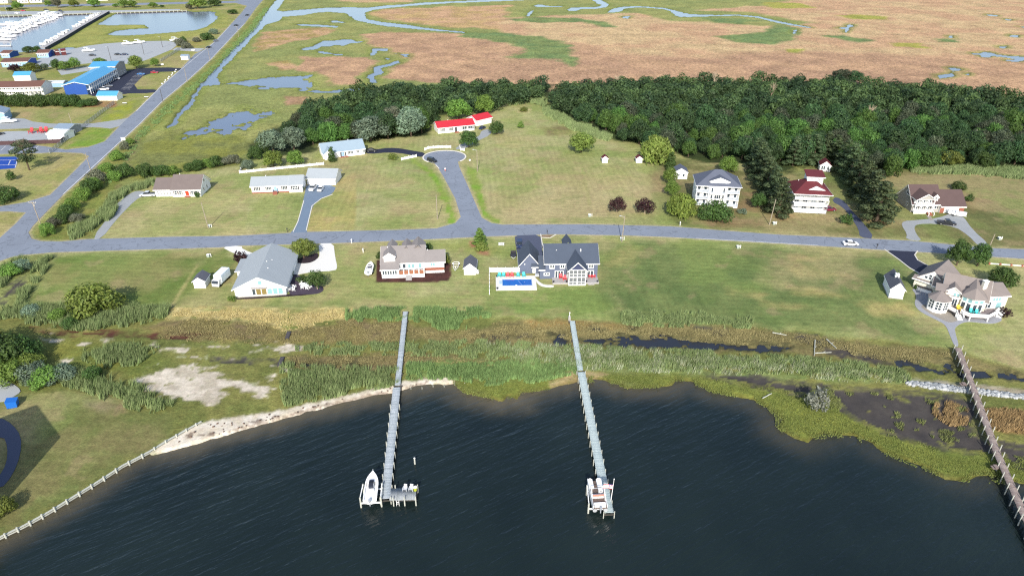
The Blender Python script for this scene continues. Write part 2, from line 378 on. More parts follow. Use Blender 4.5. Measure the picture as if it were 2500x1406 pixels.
# mown lots
LOTS = [(100, 592), (240, 588), (300, 480), (380, 440), (450, 425), (590, 402), (640, 385), (770, 372), (785, 345), (900, 342), (1050, 330), (1058, 290), (1200, 268), (1240, 252), (1285, 248), (1330, 262), (1480, 340), (1560, 350), (1640, 368), (1700, 398), (1840, 400), (1900, 430), (2050, 400),
        (2200, 420), (2260, 410), (2500, 430), (3000, 440), (3000, 960), (2500, 905), (2330, 852), (2200, 842), (2100, 827), (1830, 800), (1520, 792), (1400, 784), (1290, 780), (1190, 778), (1000, 775), (850, 760), (700, 762), (410, 760), (300, 750), (90, 745), (130, 650)]
lay(LOTS, (180, 176, 122), (162, 168, 102), 1.2, 1.5, 11, .42)
lay([(128, 628), (560, 610), (585, 640), (560, 710), (430, 758), (400, 748), (250, 748), (85, 742)], (114, 134, 66), (146, 145, 88), 2.5, 3, 12, .4)
lay([(240, 640), (380, 630), (420, 660), (360, 700), (220, 720)], (158, 148, 98), (140, 145, 84), 5, 8, 9, .4, strength=.7)
lay([(560, 720), (700, 735), (850, 725), (850, 755), (560, 752)], (112, 138, 74), (140, 150, 84), 2, 3, 9, .4)
lay([(600, 700), (905, 600), (930, 700), (1000, 720), (1190, 720), (1190, 770), (860, 752)], (158, 162, 98), (142, 156, 86), 4, 6, 9, .4, strength=.8)
lay([(1195, 718), (1300, 705), (1500, 700), (1540, 760), (1400, 776), (1195, 766)], (142, 160, 88), (128, 148, 80), 2, 3, 9, .38)
lay([(1468, 598), (1840, 600), (2150, 618), (2235, 662), (2230, 770), (2335, 852), (2100, 826), (1830, 798), (1525, 790), (1480, 700)], (128, 140, 84), (106, 124, 72), 4, 6, 14, .42)  # right field: its own green, deepened to paint in that side's dimmer light
for p in ([(1925, 652), (2000, 648), (2080, 665), (2108, 684), (2050, 686), (1950, 672)], [(1920, 698), (1990, 706), (2068, 720), (2060, 728), (1940, 716)], [(1860, 736), (1980, 742), (2030, 758), (1900, 756)], [(1930, 620), (2010, 628), (2000, 640), (1940, 634)], [(2090, 740), (2200, 735), (2230, 765), (2150, 770)], [(1780, 700), (1870, 720), (1860, 728), (1790, 716)]):
    lay(p, (188, 172, 112), (150, 148, 90), 2.5, 5, 4, .45, strength=.75)
lay([(1600, 385), (1690, 395), (1900, 430), (2050, 405), (2260, 412), (3000, 440), (3000, 612), (2500, 606), (2220, 588), (1840, 566), (1640, 552), (1600, 500)], (126, 124, 78), (110, 116, 70), 3, 4, 10, .42)
lay([(1580, 420), (1618, 420), (1640, 480), (1630, 520), (1590, 470)], (158, 138, 98), (145, 135, 90), 2.5, 3, 6, .4)
lay([(1740, 540), (1800, 505), (1830, 430), (1850, 470), (1880, 525), (1905, 530), (1885, 550), (1760, 550)], (150, 128, 92), (132, 122, 80), 2.5, 3, 6, .4)
lay([(1690, 525), (1745, 535), (1740, 552), (1690, 545)], (165, 140, 108), (140, 130, 85), 1.5, 2, 4, .4)
lay([(1875, 528), (1930, 518), (1945, 528), (1900, 542)], (160, 112, 80), (140, 115, 80), 1, 1.5, 4, .4)
lay([(2098, 530), (2110, 520), (2170, 535), (2180, 545), (2130, 552)], (160, 112, 80), (140, 115, 80), 1, 1.5, 4, .4)
lay([(2330, 480), (2400, 470), (2420, 520), (2370, 520)], (142, 116, 82), (122, 118, 74), 2, 3, 5, .4)
lay([(1335, 640), (1000, 600), (940, 590), (1190, 590)], (160, 165, 95), (150, 160, 90), 2, 2, 6, .4)
# bright green strips by the cul-de-sac
lay([(1008, 384), (1062, 420), (1116, 522), (1122, 546), (1088, 556), (1092, 530), (1058, 438), (1000, 392)], (132, 168, 62), (150, 165, 82), 1.2, 1.2, 5, .35)
lay([(1134, 400), (1160, 415), (1176, 455), (1190, 515), (1236, 550), (1200, 546), (1178, 532), (1148, 450)], (132, 168, 62), (150, 165, 82), 1.2, 1.2, 5, .35)
lay([(1320, 310), (1400, 308), (1400, 328), (1340, 332)], (140, 128, 88), (150, 150, 90), 2, 2, 6, .4)
lay([(1262, 262), (1296, 264), (1296, 276), (1262, 274)], (205, 190, 140), (160, 165, 95), 1, 1, 3, .5)
lay([(760, 500), (830, 440), (868, 420), (870, 500), (866, 562), (750, 566)], (186, 172, 108), (172, 166, 102), .5, .3, 8, .42)
lay([(250, 582), (600, 574), (606, 480), (560, 450), (500, 445), (490, 482), (380, 484), (300, 520)], (184, 174, 122), (168, 168, 106), .5, .5, 9, .42, strength=.7)
lay([(1240, 548), (1430, 546), (1600, 550), (1600, 480), (1560, 410), (1440, 402), (1300, 340), (1230, 400), (1200, 480)], (186, 172, 128), (168, 166, 106), 2.5, 3, 14, .42, strength=.7)
lay([(1418, 405), (1424, 405), (1443, 500), (1436, 500)], (148, 164, 88), (150, 164, 90), .5, .5, 4, .42, strength=.7)
lay([(412, 750), (422, 750), (484, 650), (480, 646)], (192, 178, 120), (170, 165, 105), .5, .4, 4, .42, strength=.7)
lay([(1480, 610), (1560, 605), (1560, 640), (1490, 650)], (186, 172, 112), (160, 156, 98), 2, 3, 5, .42, strength=.6)
# shore: brown salt meadow, straw wrack, dune grass
SHORE = [(0, 760), (90, 742), (300, 748), (410, 758), (700, 758), (850, 757), (1000, 772), (1290, 778), (1520, 790), (1830, 798), (2100, 826), (2330, 852), (2500, 905), (3000, 960), (3600, 1250), (2500, 1180), (2360, 1172), (1960, 1076), (1740, 960), (1480, 928), (1230, 978), (800, 992), (380, 1110), (0, 1320), (-500, 1600), (-500, 760)]
lay(SHORE, (140, 138, 78), (120, 126, 68), 1.5, 2.5, 7, .6)
lay([(0, 985), (60, 960), (150, 950), (240, 955), (370, 1003), (412, 1010), (418, 1060), (330, 1110), (180, 1205), (0, 1308), (-400, 1520), (-400, 990)], (136, 130, 84), (120, 126, 72), 1.5, 2, 9, .45)
lay([(120, 960), (230, 965), (330, 985), (290, 1000), (140, 985)], (168, 150, 120), (140, 132, 90), 1.5, 2.5, 6, .4, strength=.8)
lay([(100, 830), (400, 850), (410, 880), (330, 920), (150, 900), (90, 860)], (140, 140, 68), (120, 130, 66), 2, 3, 7, .6)
lay([(410, 754), (560, 752), (700, 757), (852, 755), (852, 778), (780, 790), (722, 800), (690, 806), (660, 792), (560, 778), (410, 776)], (214, 198, 138), (196, 178, 116), 1, 2, 4, .6)
lay([(690, 760), (720, 762), (722, 800), (705, 815), (690, 805)], (130, 150, 75), (160, 160, 90), 1, 1.5, 3, .5)
lay([(330, 800), (400, 785), (480, 777), (650, 792), (690, 812), (724, 802), (860, 780), (986, 787), (982, 836), (860, 840), (724, 839), (600, 832), (500, 832), (370, 818)], (136, 120, 86), (146, 134, 82), 1.2, 2, 5, .6)
lay([(1000, 800), (1060, 802), (1130, 812), (1200, 792), (1290, 781), (1390, 782), (1520, 788), (1830, 798), (2000, 822), (2170, 842), (2330, 854), (2400, 880), (2500, 905), (2600, 930), (2500, 925), (2330, 890), (2200, 882), (2000, 872), (1900, 862), (1640, 853), (1430, 843), (1350, 846), (1180, 837), (1060, 832), (1000, 826)], (146, 134, 88), (126, 118, 76), 1.2, 2.0, 4, .6)
lay([(1290, 781), (1520, 788), (1520, 800), (1300, 800)], (178, 150, 92), (150, 128, 78), 1.5, 2, 5, .5)
lay([(700, 872), (980, 862), (1180, 872), (1330, 876), (1320, 884), (1150, 892), (1000, 888), (860, 905), (740, 898)], (142, 128, 88), (122, 114, 78), 1.2, 2, 4, .6)
lay([(1000, 880), (1330, 872), (1410, 882), (1700, 900), (2200, 925), (2200, 935), (1700, 915), (1420, 906), (1300, 930), (1110, 922), (1000, 920)], (142, 150, 92), (126, 146, 82), 1.2, 2, 5, .5)
lay([(1112, 928), (1300, 930), (1440, 912), (1640, 915), (1760, 930), (1900, 960), (2040, 990), (2110, 1040), (2290, 1098), (2500, 1120), (2600, 1200), (2360, 1175), (2150, 1105), (1960, 1078), (1900, 1030), (1740, 960), (1480, 928), (1230, 978)], (138, 144, 68), (120, 130, 62), 1, 1.5, 5, .6)
# bare sand and beach
SAND = (244, 234, 216); SAND2 = (196, 182, 158)
for p in ([(345, 905), (430, 902), (478, 882), (502, 900), (560, 915), (612, 935), (628, 945), (560, 955), (520, 977), (470, 970), (400, 962), (338, 940)], [(370, 845), (460, 852), (450, 862), (390, 860)], [(485, 840), (575, 838), (570, 855), (490, 858)],
          [(600, 850), (700, 838), (725, 848), (690, 858), (610, 863)], [(95, 824), (150, 830), (140, 836), (100, 832)], [(195, 830), (250, 836), (240, 842), (200, 838)], [(140, 876), (175, 868), (165, 884), (145, 888)], [(690, 900), (640, 960), (600, 950), (660, 920)]):
    lay(p, (230, 218, 198), (198, 186, 164), .5, 4.5, 1.6, .30, strength=1.0)
lay([(366, 1106), (400, 1078), (490, 1029), (560, 1018), (700, 998), (850, 962), (940, 943), (1000, 929), (1060, 919), (1112, 922), (1112, 940), (1060, 936), (960, 960), (800, 995), (600, 1050), (450, 1095)], SAND, (222, 208, 184), .5, .8, 2.0, .30)
lay([(1340, 930), (1400, 908), (1420, 905), (1480, 912), (1425, 928), (1345, 946)], (205, 178, 136), (180, 160, 110), .7, 1, 2, .4)
lay([(2215, 924), (2300, 930), (2500, 950), (2600, 962), (2600, 985), (2500, 972), (2300, 950), (2215, 938)], (188, 180, 160), (168, 160, 135), .6, .8, 2, .4)
lay([(2290, 990), (2325, 988), (2352, 1005), (2350, 1032), (2320, 1035), (2286, 1012)], (178, 150, 100), (156, 130, 86), .8, 1, 2, .6)
lay([(2405, 1008), (2460, 1000), (2560, 1015), (2560, 1060), (2460, 1058), (2415, 1040)], (172, 138, 92), (150, 122, 80), .8, 1, 2, .6)
# planting beds and mulch
MUL = (96, 62, 56); MUL2 = (80, 54, 50)
BEDS = [[(918, 634), (917, 688), (945, 690), (1000, 691), (1064, 688), (1096, 684), (1101, 676), (1101, 644), (1090, 634)]]
for p in BEDS: lay(p, MUL, MUL2, .25, .3, 2, .3)
lay([(1318, 573), (1356, 572), (1342, 580), (1319, 580)], (150, 112, 92), (130, 100, 80), .25, .2, 2, .3)
lay([(1145, 588), (1160, 588), (1165, 602), (1150, 604)], (178, 125, 100), (165, 130, 90), .8, .5, 2, .3)
lay([(1165, 612), (1195, 612), (1195, 624), (1170, 622)], (178, 135, 105), (165, 140, 90), .8, .5, 2, .3)

ca = np.empty((len(X), 3)); grain = np.full(len(X), 0.75)
n_big = fbm(X, Y, 30, 3, 4); n_med = fbm(X, Y, 9, 5, 3); n_fin = fbm(X, Y, 2.4, 9, 2)
m0 = sstep(.35, .65, n_big)[:, None]
ca[:] = C(*GRN) * m0 + C(*GRN2) * (1 - m0)
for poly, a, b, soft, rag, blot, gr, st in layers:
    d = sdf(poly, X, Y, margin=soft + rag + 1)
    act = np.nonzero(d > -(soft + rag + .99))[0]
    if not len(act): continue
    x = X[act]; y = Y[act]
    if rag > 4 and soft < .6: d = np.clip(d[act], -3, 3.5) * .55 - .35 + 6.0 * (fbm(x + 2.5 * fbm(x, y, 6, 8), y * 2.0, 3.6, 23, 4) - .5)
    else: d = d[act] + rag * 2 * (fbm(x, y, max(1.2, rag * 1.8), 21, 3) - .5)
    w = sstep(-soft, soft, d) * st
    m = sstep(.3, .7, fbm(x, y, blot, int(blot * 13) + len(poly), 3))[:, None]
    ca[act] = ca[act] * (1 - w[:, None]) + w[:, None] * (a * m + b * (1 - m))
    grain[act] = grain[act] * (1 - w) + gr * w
# dry and lush patches in the mown grass
turf = ((grain > .36) & (grain < .47))
for col_, sc_, sd_, lo_, hi_, k_ in (((192, 174, 126), 26, 201, .50, .66, .50), ((138, 156, 84), 20, 203, .52, .68, .45), ((176, 152, 116), 7, 205, .60, .72, .35), ((122, 142, 76), 5, 207, .62, .74, .30)):
    w = k_ * turf * sstep(lo_, hi_, fbm(X, Y, sc_, sd_, 4))
    ca = ca * (1 - w[:, None]) + w[:, None] * C(*col_)

# heights: lots level at 0, marsh and shore a little lower, creeks and bay cut below the water
WATER_Z = -0.5
Z = np.zeros(len(X))
marsh = 1 - sstep(-2, 2, np.maximum.reduce([sdf(P(LOTS), X, Y, 6), sdf(P([(-600, 700), (60, 600), (280, 356), (650, -20), (660, -20), (630, 30), (300, 390), (240, 585), (0, 640)]), X, Y, 6), np.where((X < G(110, 570)[0]) & (Y > G(110, 570)[1]), 6.0, -6.0)]))
Z -= 0.12 * marsh
mudc = C(94, 88, 82); mudc2 = C(68, 65, 66)
for p in MUD:
    d = sdf(P(p), X, Y, 4) + 1.6 * (fbm(X, Y, 2.2, 33, 3) - .5)
    w = sstep(-.4, .5, d); m = n_fin[:, None]
    if p is MUD[2] or p is MUD[3]: mc = C(112, 66, 56) * m + C(84, 54, 50) * (1 - m)
    else: mc = mudc * m + mudc2 * (1 - m)
    isl = .85 * sstep(.70, .76, fbm(X, Y, 3.2, 77, 3)) if p is MUD[0] else 0
    w = w * (1 - isl)
    ca = ca * (1 - w[:, None]) + w[:, None] * mc; grain = grain * (1 - w) + .2 * w
    Z -= 0.25 * w
wet = np.full(len(X), -9.0)
for i, p in enumerate(PONDS):
    q = P(p, -0.3)
    far = q[:, 1].mean() > 260
    mg = 6.0 if far else 3.0
    d = sdf(q, X, Y, mg)
    act = d > -mg + .01
    rag = (4.2 if i == 10 else 1.6) if far else 1.5
    if i in (27,): rag = .2
    if not far: d[act] -= 2.2 * sstep(.56, .66, fbm(X[act] * .6, Y[act], 1.8, 49, 3))
    if i in (9, 10): d[act] -= 5.0 * sstep(.60, .68, fbm(X[act], Y[act], 3.2 if i == 10 else 6.0, 47, 3))
    d[act] += rag * 2 * (fbm(X[act], Y[act], (2.8 if i == 10 else 3.5) if far else 1.8, 41, 3) - .5)
    wet = np.maximum(wet, np.where(act, d, -9.0))
bayd = sdf(P(BAY, -0.3), X, Y, 30.0)
nb = np.where((X < G(420, 1080)[0]), .0, 1.2)
bayd_r = bayd + nb * (fbm(X, Y, 2.2, 55, 3) - .5)
wet = np.maximum(wet, np.where(bayd > -3, np.minimum(bayd_r, 9), -9.0))
Z = Z * (1 - sstep(-.5, .5, wet)) - 1.3 * sstep(-.35, 1.0, wet)
# muddy banks and the greener levee beside the water
bank = sstep(-1.6, -.3, wet) * (bayd < -6)
bw = (bank * .85)[:, None]
ca = ca * (1 - bw) + bw * C(92, 90, 62)
lev = sstep(-6, -2.5, wet) * (Y > 290) * .5
ca = ca * (1 - lev[:, None]) + lev[:, None] * C(140, 152, 72)
shoreline = sstep(-.9, -.1, bayd_r) * (X > G(1110, 940)[0])
ca = ca * (1 - .7 * shoreline[:, None]) + .7 * shoreline[:, None] * C(98, 92, 48)
# wrack lines and wet sand on the beach
beach = sdf(P([(366, 1106), (490, 1029), (700, 998), (940, 943), (1060, 919), (1112, 922), (1060, 936), (960, 960), (800, 995), (600, 1050)]), X, Y, 2) > 0
wr = beach * np.maximum(sstep(.64, .72, .7 * vnoise(X / 2.2, Y / .5, 5) + .3 * vnoise(X / .8, Y / .8, 6)) * .7, sstep(-.55, -.15, bayd_r) * .6)
ca = ca * (1 - wr[:, None]) + wr[:, None] * C(98, 74, 62)
# dry verge along the roads is added below with the road outlines
ROAD = [(-300, 900), (0, 581), (40, 545), (64, 519), (20, 516), (-60, 518), (-60, 505), (0, 504), (64, 494), (123, 476), (170, 430), (218, 382), (200, 374), (140, 372), (100, 374), (-60, 378), (-60, 350), (60, 353), (110, 358), (160, 366), (215, 360), (256, 346), (284, 317), (312, 289), (333, 271), (371, 233), (397, 207), (440, 171), (476, 133), (502, 120), (527, 100), (563, 61), (589, 33), (603, 15), (575, 8), (300, 14), (-200, 22), (-200, 17), (300, 9), (570, 3), (612, -2), (640, -12), (660, -12), (640, 3),
        (625, 20), (597, 59), (563, 95), (515, 146), (461, 195), (399, 246), (340, 305), (284, 356), (230, 409), (154, 476), (107, 524), (80, 552), (69, 568), (77, 583),
        (100, 589), (150, 590), (220, 584), (400, 579), (580, 576), (749, 567), (964, 562), (1066, 558), (1112, 545), (1125, 530), (1112, 486), (1082, 430), (1068, 408), (1058, 396), (1062, 388), (1112, 388), (1118, 396), (1121, 408), (1143, 456), (1176, 532), (1200, 545), (1226, 549), (1430, 548), (1635, 553), (1800, 566), (1912, 574), (2094, 582), (2220, 588), (2416, 606), (2500, 609), (2900, 626),
        (2900, 660), (2500, 632), (2408, 626), (2276, 617), (2150, 610), (1996, 600), (1840, 591), (1635, 579), (1533, 575), (1354, 572), (1200, 577), (964, 588), (810, 594), (580, 600), (538, 604), (128, 616), (60, 622), (26, 628), (0, 637), (-150, 795), (-300, 965)]

road_poly = P(ROAD)
rd = sdf(road_poly, X, Y, 3.0)
verge = sstep(-1.1, -.25, rd + .9 * (n_fin - .5)) * .75 * (rd < .6)
ca = ca * (1 - verge[:, None]) + verge[:, None] * C(198, 184, 150)
Z = np.where(rd > -2.5, np.clip(Z, -0.05, 0), Z)

rows, cols = shape
ii = (np.arange(rows - 1)[:, None] * cols + np.arange(cols - 1)[None, :]).ravel()
F = np.stack([ii, ii + 1, ii + cols + 1, ii + cols], 1)

m_ground, nt, b = nt_of('ground_cover')
at = node(nt, 'VertexColor', layer_name='Col')
geo = node(nt, 'NewGeometry'); pos = geo.outputs['Position']
n1 = noise_out(nt, pos, 1.9, 4.0, .75); n2 = noise_out(nt, pos, .42, 5.0, .7); n3 = noise_out(nt, pos, .06, 2.0)
g = at.outputs['Alpha']
def amp(n, k): return math_node(nt, 'ADD', math_node(nt, 'MULTIPLY', math_node(nt, 'MULTIPLY', math_node(nt, 'SUBTRACT', n, .5), g), k), 1.0)
f = math_node(nt, 'MULTIPLY', amp(n1, 2.6), amp(n2, 2.4))
f = math_node(nt, 'MULTIPLY', f, amp(n3, 1.0))
# mowing passes on the lots: straight bands whose direction changes from lot to lot
lawn = math_node(nt, 'COMPARE', g, .41); lawn.node.inputs[2].default_value = .045
cell = node(nt, 'TexVoronoi', feature='F1'); cell.inputs['Scale'].default_value = .021; nt.links.new(pos, cell.inputs['Vector'])
csep = node(nt, 'SeparateColor'); nt.links.new(cell.outputs['Color'], csep.inputs[0]); pick = math_node(nt, 'GREATER_THAN', csep.outputs[0], .45)
bands = []
for rot in (R(4), R(86)):
    mpb = node(nt, 'Mapping'); mpb.inputs['Rotation'].default_value = (0, 0, rot); nt.links.new(pos, mpb.inputs['Vector'])
    wv = node(nt, 'TexWave', wave_type='BANDS', bands_direction='Y', wave_profile='SIN'); wv.inputs['Scale'].default_value = .135; wv.inputs['Distortion'].default_value = 1.2; wv.inputs['Detail'].default_value = 2.0; wv.inputs['Detail Scale'].default_value = .4
    nt.links.new(mpb.outputs[0], wv.inputs['Vector']); bands.append(wv.outputs['Fac'])
bmix = math_node(nt, 'ADD', math_node(nt, 'MULTIPLY', bands[0], math_node(nt, 'SUBTRACT', 1.0, pick)), math_node(nt, 'MULTIPLY', bands[1], pick))
f = math_node(nt, 'MULTIPLY', f, math_node(nt, 'ADD', math_node(nt, 'MULTIPLY', math_node(nt, 'MULTIPLY', math_node(nt, 'SUBTRACT', bmix, .5), lawn), .09), 1.0))
# dark pans and gaps in the marsh turf
mpf = node(nt, 'Mapping'); mpf.inputs['Scale'].default_value = (.75, 1, 1); nt.links.new(pos, mpf.inputs['Vector'])
fk = node(nt, 'MapRange'); fk.inputs['From Min'].default_value = .60; fk.inputs['From Max'].default_value = .68; nt.links.new(noise_out(nt, mpf.outputs[0], .16, 5.0, .72), fk.inputs['Value'])
rough = math_node(nt, 'GREATER_THAN', g, .68)
f = math_node(nt, 'MULTIPLY', f, math_node(nt, 'SUBTRACT', 1.0, math_node(nt, 'MULTIPLY', math_node(nt, 'MULTIPLY', fk.outputs[0], rough), .30)))
vm = node(nt, 'VectorMath', operation='SCALE'); nt.links.new(at.outputs['Color'], vm.inputs[0]); nt.links.new(f, vm.inputs['Scale'])
hs = node(nt, 'HueSaturation'); nt.links.new(vm.outputs[0], hs.inputs['Color'])
nt.links.new(math_node(nt, 'ADD', math_node(nt, 'MULTIPLY', noise_out(nt, pos, .9, 3.0), .05), .475), hs.inputs['Hue'])
nt.links.new(hs.outputs[0], b.inputs['Base Color'])
b.inputs['Roughness'].default_value = .95; b.inputs['Specular IOR Level'].default_value = .1
bn = node(nt, 'Bump'); bn.inputs['Distance'].default_value = .35
nt.links.new(math_node(nt, 'MULTIPLY', g, .9), bn.inputs['Strength'])
nt.links.new(math_node(nt, 'ADD', n1, math_node(nt, 'MULTIPLY', n2, 1.2)), bn.inputs['Height']); nt.links.new(bn.outputs[0], b.inputs['Normal'])
structure('ground', mesh_np('ground', np.stack([X, Y, Z], 1), F, mats=[m_ground], colors=np.concatenate([ca, grain[:, None]], 1), smooth=True))

# -------- water: one sheet, the bay finer so that the shallows can show their bottom
wx = np.concatenate([[-9000, -3000], np.linspace(-190, 190, 260), [3000, 9000]]); wy = np.concatenate([[-3000, -200], np.linspace(20, 170, 130), [260, 400, 700, 1200, 3000, 9000]])
WX, WY = np.meshgrid(wx, wy); x = WX.ravel(); y = WY.ravel()
bd = sdf(P(BAY, WATER_Z), x, y, 30) + 3 * (fbm(x, y, 9, 61, 3) - .5)
sh = (1 - sstep(-.5, 8.0, bd)) ** 1.3 * np.clip(1.3 - .010 * np.abs(x - G(900, 960)[0]), .25, 1)
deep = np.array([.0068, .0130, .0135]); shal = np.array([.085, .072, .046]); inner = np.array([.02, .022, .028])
mott = .72 + .65 * (fbm(x, y, 16, 67, 4))[:, None] * np.array([1.35, 1.05, .8])
wc = deep * mott * (1 - sh[:, None]) + shal * sh[:, None]
wc = np.where((bd < -1.5)[:, None], inner, wc); wc = np.where((y > 255)[:, None], np.array([.085, .10, .145]), wc)  # far ponds: pale sky reflection painted into their base colour
chop = np.where(y > 150, .10, 1.0) * np.where(bd < -1.0, .12, 1.0)
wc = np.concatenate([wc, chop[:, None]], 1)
n = len(wx); ii = (np.arange(len(wy) - 1)[:, None] * n + np.arange(n - 1)[None, :]).ravel()
m_water, nt, b = nt_of('water')
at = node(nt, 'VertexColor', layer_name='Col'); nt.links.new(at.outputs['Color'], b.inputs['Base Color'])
b.inputs['Roughness'].default_value = .19; b.inputs['IOR'].default_value = 1.333; b.inputs['Specular IOR Level'].default_value = .5
geo = node(nt, 'NewGeometry')
mp0 = node(nt, 'Mapping'); mp0.inputs['Rotation'].default_value = (0, 0, R(-33)); nt.links.new(geo.outputs['Position'], mp0.inputs['Vector'])
mp = node(nt, 'Mapping'); mp.inputs['Scale'].default_value = (.16, 1.0, 1.0)
nt.links.new(mp0.outputs[0], mp.inputs['Vector'])
w1 = noise_out(nt, mp.outputs[0], .85, 2.0, .5)
mp2 = node(nt, 'Mapping'); mp2.inputs['Scale'].default_value = (.35, 1.0, 1.0)
nt.links.new(mp0.outputs[0], mp2.inputs['Vector'])
w2 = noise_out(nt, mp2.outputs[0], 2.6, 2.0, .6)
bn = node(nt, 'Bump'); bn.inputs['Strength'].default_value = 1.0; bn.inputs['Distance'].default_value = .25
nt.links.new(math_node(nt, 'MULTIPLY', math_node(nt, 'ADD', w1, math_node(nt, 'MULTIPLY', w2, .32)), at.outputs['Alpha']), bn.inputs['Height'])
nt.links.new(bn.outputs[0], b.inputs['Normal'])
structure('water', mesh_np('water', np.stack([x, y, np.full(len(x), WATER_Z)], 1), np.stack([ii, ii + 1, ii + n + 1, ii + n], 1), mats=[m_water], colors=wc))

# -------- roads, drives, parking
def slab(name, poly, z, m, kind='structure', label=None, thick=.12):
    """level paving slab with real edges, from a closed outline in metres"""
    poly = np.asarray(poly, float)
    a = np.sum(poly[:, 0] * np.roll(poly[:, 1], -1) - np.roll(poly[:, 0], -1) * poly[:, 1])
    if a < 0: poly = poly[::-1]
    from mathutils.geometry import delaunay_2d_cdt
    n = len(poly)
    vs, _, fs, _, _, _ = delaunay_2d_cdt([Vector(p) for p in poly], [], [list(range(n))], 1, 1e-5)
    V = [(v.x, v.y, z) for v in vs]; Fc = [list(f) for f in fs]; k = len(V)
    V += [(p[0], p[1], z) for p in poly] + [(p[0], p[1], z - thick) for p in poly]
    Fc += [[k + n + i, k + n + (i + 1) % n, k + (i + 1) % n, k + i] for i in range(n)]
    me = mesh_vf(name, V, Fc, m)
    o = link(name, me)
    if kind: o['kind'] = kind
    if label: o['label'] = label
    return o
def paving(name, c, vary=.14, fine=.16, scale=.25, fscale=5.0, crack=0.0):
    if name in MATS: return MATS[name]
    m, nt, b = nt_of(name); geo = node(nt, 'NewGeometry'); pos = geo.outputs['Position']
    n1 = noise_out(nt, pos, scale, 5.0, .6); n2 = noise_out(nt, pos, fscale, 3.0, .7)
    f = math_node(nt, 'MULTIPLY', math_node(nt, 'ADD', math_node(nt, 'MULTIPLY', n1, 2 * vary), 1 - vary), math_node(nt, 'ADD', math_node(nt, 'MULTIPLY', n2, 2 * fine), 1 - fine))
    if crack:
        v = node(nt, 'TexVoronoi', feature='DISTANCE_TO_EDGE'); v.inputs['Scale'].default_value = .16
        mp = node(nt, 'Mapping'); nt.links.new(pos, mp.inputs['Vector']); nt.links.new(mp.outputs[0], v.inputs['Vector'])
        k = math_node(nt, 'LESS_THAN', math_node(nt, 'ADD', v.outputs['Distance'], math_node(nt, 'MULTIPLY', math_node(nt, 'SUBTRACT', noise_out(nt, pos, .8, 3.0), .5), .25)), .012)
        f = math_node(nt, 'MULTIPLY', f, math_node(nt, 'SUBTRACT', 1.0, math_node(nt, 'MULTIPLY', k, crack)))
    vm = node(nt, 'VectorMath', operation='SCALE'); vm.inputs[0].default_value = [float(q) for q in c]; nt.links.new(f, vm.inputs['Scale'])
    nt.links.new(vm.outputs[0], b.inputs['Base Color']); b.inputs['Roughness'].default_value = .9; b.inputs['Specular IOR Level'].default_value = .2
    MATS[name] = m; return m
M_ROAD = paving('worn_asphalt', C(146, 154, 167), .20, .14, .11, 4.0, .22)
M_DRIVE = paving('slate_asphalt', C(128, 146, 166), .12, .12)
M_BLACK = paving('fresh_asphalt', C(54, 58, 76), .15, .12)
M_DARK = paving('dark_asphalt', C(92, 98, 118), .12, .12)
M_GRAVEL = paving('gravel', C(172, 176, 178), .14, .22, .3, 6.0)
M_CONC = paving('concrete', C(250, 247, 240), .05, .06)
M_LOT = paving('pale_lot', C(184, 188, 190), .12, .10)
M_KERB = paving('kerb_concrete', C(246, 240, 228), .05, .05)
M_PAVER = paving('pavers', C(172, 174, 180), .12, .2, .6, 5.0)
slab('road', road_poly, .05, M_ROAD)
cul = G(1085, 384); CULR = 8.9
circle = np.stack([cul[0] + CULR * np.cos(np.linspace(0, 2 * math.pi, 48, endpoint=False)), cul[1] + CULR * np.sin(np.linspace(0, 2 * math.pi, 48, endpoint=False))], 1)
slab('road', circle, .056, M_ROAD)
